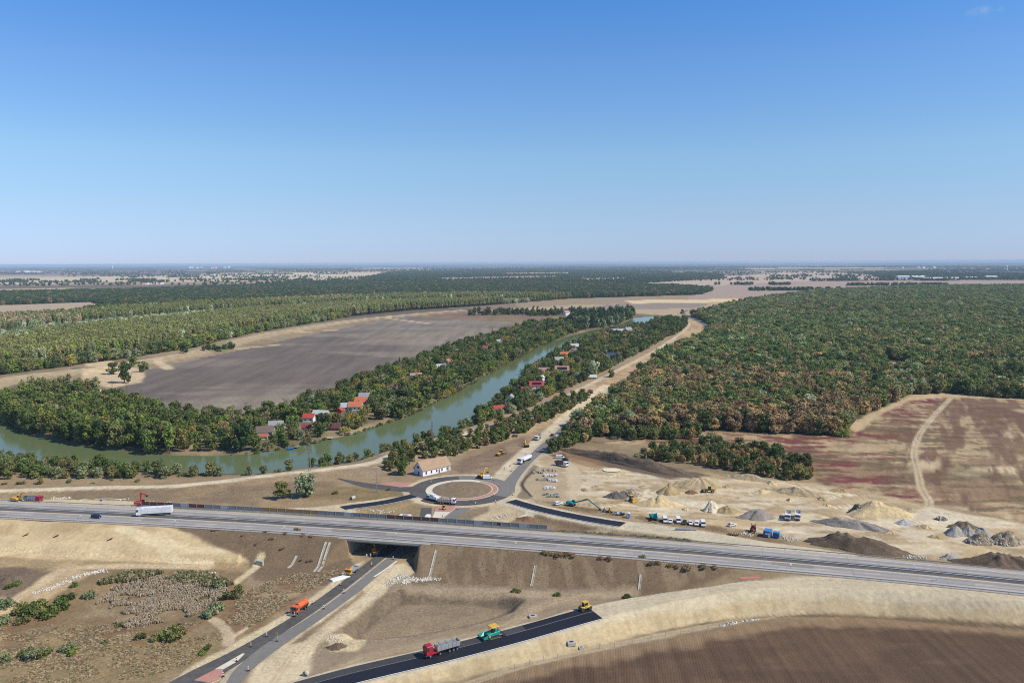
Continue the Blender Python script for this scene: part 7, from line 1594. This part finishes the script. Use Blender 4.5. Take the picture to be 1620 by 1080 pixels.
car('car', 870, 637, (10, -4), pm('royal', (.02, .08, .4)), 'bright blue car parked on the levee path'); car('car', 880, 632, (10, -4), WHITE, 'white car parked beyond the bright blue one on the levee path')

# ------------------------------------------------------------------ workers
SKIN = mat('skin', (.45, .28, .2), .6); HIV = mat('hi_vis', (.75, .55, .03), .7); HIO = mat('hi_vis_orange', (.8, .22, .03), .7); CLW = mat('white_clothes', (.72, .72, .7), .8); TROU = mat('work_trousers', (.04, .05, .08), .85); HAIR = mat('dark_hair', (.03, .02, .015), .8)
def person(px, py, vest, label, face=0.0, stride=.12, bend=0.0, dz=.08):
    """one skinned body on joints; vest, trousers and helmet are its clothes"""
    p = G(px, py); J = {'pel': (0, 0, .95), 'sp': (bend * .3, 0, 1.2), 'ch': (bend * .7, 0, 1.42), 'nk': (bend * .9, 0, 1.54), 'hd': (bend + .03, 0, 1.66), 'tp': (bend + .02, 0, 1.76)}
    R0 = {'pel': .15, 'sp': .13, 'ch': .155, 'nk': .06, 'hd': .1, 'tp': .085}; E = [('pel', 'sp'), ('sp', 'ch'), ('ch', 'nk'), ('nk', 'hd'), ('hd', 'tp')]
    for s, k in ((-1, 'l'), (1, 'r')):
        a = stride * s
        for n_, q, r_ in (('hip', (0, s * .1, .88), .1), ('kn', (a * .6 + .03, s * .11, .48), .065), ('an', (a, s * .11, .08), .045), ('to', (a + .17, s * .13, .04), .035), ('sh', (bend * .75, s * .19, 1.43), .06), ('el', (bend * .75 - a * .6, s * .26, 1.14), .045), ('wr', (bend * .9 - a * .4 + .14, s * .25, .92), .032)): J[n_ + k] = q; R0[n_ + k] = r_
        E += [('pel', 'hip' + k), ('hip' + k, 'kn' + k), ('kn' + k, 'an' + k), ('an' + k, 'to' + k), ('ch', 'sh' + k), ('sh' + k, 'el' + k), ('el' + k, 'wr' + k)]
        for f in range(5):
            n_ = 'f%d%s' % (f, k); w_ = J['wr' + k]; J[n_] = (w_[0] + .05 + (.03 if f == 0 else 0), w_[1] + (f - 2) * .018, w_[2] - (.06 if f == 0 else .11 + .01 * (2 - abs(f - 2)))); R0[n_] = .009; E.append(('wr' + k, n_))
    ks = list(J); me = bpy.data.meshes.new('body'); me.from_pydata([J[k] for k in ks], [(ks.index(a), ks.index(b)) for a, b in E], [])
    o = bpy.data.objects.new('person', me); C.objects.link(o); md_ = o.modifiers.new('skin', 'SKIN'); me.skin_vertices.new() if not me.skin_vertices else None
    for i, k in enumerate(ks): me.skin_vertices[0].data[i].radius = (R0[k], R0[k] * (.75 if k in ('pel', 'sp', 'ch') else 1)); 
    me.skin_vertices[0].data[0].use_root = True; md_.use_smooth_shade = True; o.modifiers.new('sub', 'SUBSURF').levels = 1; o.modifiers['sub'].render_levels = 1
    me.materials.append(SKIN); o.location = (p[0], p[1], p[2] + dz); o.rotation_euler = (0, 0, face)
    b = MB(); b.cyl((J['pel'][0], 0, .92), (J['ch'][0], 0, 1.44), .185, .225, 12); b.cyl(J['ch'], (J['nk'][0], 0, 1.53), .225, .09, 12)
    for s, k in ((-1, 'l'), (1, 'r')): b.cyl(J['sh' + k], J['el' + k], .085, .065, 8); b.cyl(J['el' + k], [J['el' + k][i] * .2 + J['wr' + k][i] * .8 for i in range(3)], .065, .05, 8)
    b.build('jacket', vest, o, smooth=True); b = MB()
    for k in 'lr': b.cyl((0, J['hip' + k][1], 1.0), J['kn' + k], .14, .09, 9); b.cyl(J['kn' + k], J['an' + k], .09, .07, 9)
    b.build('trousers', TROU if vest is not CLW else CLW, o, smooth=True)
    b = MB(); b.cyl((J['hd'][0] - .01, 0, 1.68), (J['hd'][0] - .01, 0, 1.82), .135, .07, 12); b.cyl((J['hd'][0] + .03, 0, 1.68), (J['hd'][0] + .03, 0, 1.70), .16, .15, 12); b.build('helmet', WHITE if vest is not CLW else HAIR, o, smooth=True)
    return tag(o, label, 'person')
person(775, 1014, HIV, 'worker in yellow vest walking beside the green paver', 2.6); person(580, 882, CLW, 'left one of two workers in white at the underpass mouth', -1.5); person(586.5, 881, CLW, 'right one of two workers in white at the underpass mouth', -2.2, bend=.15)
person(469, 972, HIO, 'worker in orange walking beside the tanker truck', -.5); person(745, 724, HIO, 'worker in orange on the bare earth behind the farmhouse', .4); person(757, 722, HIV, 'worker in yellow on the bare earth near the grader', .4); person(668, 765, HIV, 'worker in yellow on the left arm of the roundabout', 0)

# ------------------------------------------------------------------ far buildings
def hall(px, py, L, W, e, m, label, name='warehouse', cat='warehouse'):
    p = P(px, py); r = tag(empty(name, p), label, cat); b = MB(); gable(b, L, W, e, W * .12); b.build('wall', m, r); roof_mb(L, W, e, W * .12, 1.0, .5).build('roof', mat('white_metal', (.78, .78, .78), .5), r)
    b = MB()
    for k in range(int(L / 18)): b.box((-L / 2 + 9 + k * 18, -W / 2 - .1, 0), (6, .5, e * .55))
    b.build('gate_row', GREY, r); return r
WM = mat('white_cladding', (.75, .76, .77), .7)
for x, y, L, e, lab in ((1428, 441.5, 75, 17, 'left white hall of the distant works'), (1451, 441, 70, 13, 'second white hall of the distant works'), (1487, 442, 230, 9, 'long low white greenhouse of the distant works'), (1534, 441, 80, 8, 'small white hall right of the long greenhouse'), (1567, 441, 70, 14, 'rightmost tall white hall of the distant works'), (1452, 439, 90, 9, 'white hall behind the row of distant halls')): hall(x, y, L, 40, e, WM, lab)
for x, y, lab in ((178, 425, 'white tower on the left horizon'), (1593, 428, 'white water tower on the right horizon')):
    p = P(x, y); r = tag(empty('water_tower', p), lab, 'tower'); s = np.linalg.norm(p) / 12000; MB().cyl((0, 0, 0), (0, 0, 45 * s), 7 * s, 6 * s, 14).build('shaft', WM, r); MB().cyl((0, 0, 45 * s), (0, 0, 55 * s), 6 * s, 13 * s, 14).build('tank', WM, r); MB().cyl((0, 0, 55 * s), (0, 0, 63 * s), 13 * s, 3 * s, 14).build('cap', WM, r)
vr = np.random.default_rng(3)
for i in range(34):
    x, y = ((25 + 40 * vr.random(), 431 + 1.6 * vr.random()) if i < 12 else (222 + 40 * vr.random(), 449 + 1.5 * vr.random()) if i < 20 else (285 + 90 * vr.random(), 423.5 + 1 * vr.random()) if i < 28 else (1420 + 60 * vr.random(), 424 + 1 * vr.random()))
    p = P(x, y); s = np.linalg.norm(p) / 4000; r = empty('house', p, vr.random()); b = MB(); gable(b, 12 * s, 9 * s, 4 * s, 4 * s); b.build('wall', WM, r); roof_mb(12 * s, 9 * s, 4 * s, 4 * s, .5, .3).build('roof', mat('roof_' + ('pale', 'salmon')[i % 2], ROOFC[('pale', 'salmon')[i % 2]], .8, noise=.18, nscale=1.3), r)
    w_ = ('in the village left of the distant fields' if i < 12 else 'in the hamlet behind the dark wood' if i < 20 else 'on the left horizon' if i < 28 else 'on the right horizon'); tag(r, 'tiny white house %s' % w_, 'house', 'houses ' + w_)
# ------------------------------------------------------------------ the small cloud
def cloud(px, py, dist, sx, sy, sz, label, seed):
    d = CF + CR * (px - 810) / FOC + CU * (540 - py) / FOC; p = np.array([0, 0, CAM_H]) + d / np.linalg.norm(d) * dist
    b = MB(); bm = bmesh.new(); bmesh.ops.create_icosphere(bm, subdivisions=3, radius=1.0); me = bpy.data.meshes.new('cloud'); bm.to_mesh(me); bm.free()
    o = bpy.data.objects.new('cloud', me); C.objects.link(o); o.location = p; o.scale = (sx, sy, sz); m = bpy.data.materials.new('cloud_vapour'); me.materials.append(m); m.use_nodes = True; t = m.node_tree; t.nodes.remove(t.nodes['Principled BSDF'])
    v = t.nodes.new('ShaderNodeVolumePrincipled'); v.inputs['Color'].default_value = (.95, .95, .95, 1); tc_ = t.nodes.new('ShaderNodeTexCoord'); nz_ = t.nodes.new('ShaderNodeTexNoise'); nz_.inputs['Scale'].default_value = 2.2; nz_.inputs['Detail'].default_value = 5; mp_ = t.nodes.new('ShaderNodeMapping'); mp_.inputs['Location'].default_value = (seed, 0, 0)
    t.links.new(tc_.outputs['Object'], mp_.inputs[0]); t.links.new(mp_.outputs[0], nz_.inputs['Vector']); ln = t.nodes.new('ShaderNodeVectorMath'); ln.operation = 'LENGTH'; t.links.new(tc_.outputs['Object'], ln.inputs[0])
    a = t.nodes.new('ShaderNodeMath'); a.operation = 'SUBTRACT'; t.links.new(nz_.outputs['Fac'], a.inputs[0]); q = t.nodes.new('ShaderNodeMath'); q.operation = 'MULTIPLY'; q.inputs[1].default_value = .75; t.links.new(ln.outputs['Value'], q.inputs[0]); t.links.new(q.outputs[0], a.inputs[1])
    k = t.nodes.new('ShaderNodeMath'); k.operation = 'MULTIPLY'; k.use_clamp = False; k.inputs[1].default_value = 0.007; mxn = t.nodes.new('ShaderNodeMath'); mxn.operation = 'MAXIMUM'; mxn.inputs[1].default_value = 0; t.links.new(a.outputs[0], mxn.inputs[0]); t.links.new(mxn.outputs[0], k.inputs[0]); t.links.new(k.outputs[0], v.inputs['Density']); t.links.new(v.outputs[0], t.nodes['Material Output'].inputs['Volume'])
    tag(o, label, 'cloud')
cloud(1556, 17, 6000, 105, 80, 52, 'small white cloud puff at the top right of the sky', 1.3); cloud(1584, 15, 6000, 42, 40, 34, 'tiny wisp right of the cloud puff', 4.1); cloud(1534, 21, 6000, 64, 40, 42, 'faint wisp left of the cloud puff', 7.7)
# ------------------------------------------------------------------ haze: one closed box of thin air round everything
def haze(density=HAZE_D):
    b = MB(); b.box((0, 20000, -6), (150000, 110000, 135)); m = bpy.data.materials.new('haze'); m.use_nodes = True
    t = m.node_tree; t.nodes.remove(t.nodes['Principled BSDF'])
    v = t.nodes.new('ShaderNodeVolumePrincipled'); v.inputs['Color'].default_value = (0.62, 0.80, 1.0, 1); v.inputs['Density'].default_value = density
    v.inputs['Anisotropy'].default_value = 0.0
    t.links.new(v.outputs[0], t.nodes['Material Output'].inputs['Volume'])
    o = b.build('haze', m); return tag(o, kind='stuff')
haze()
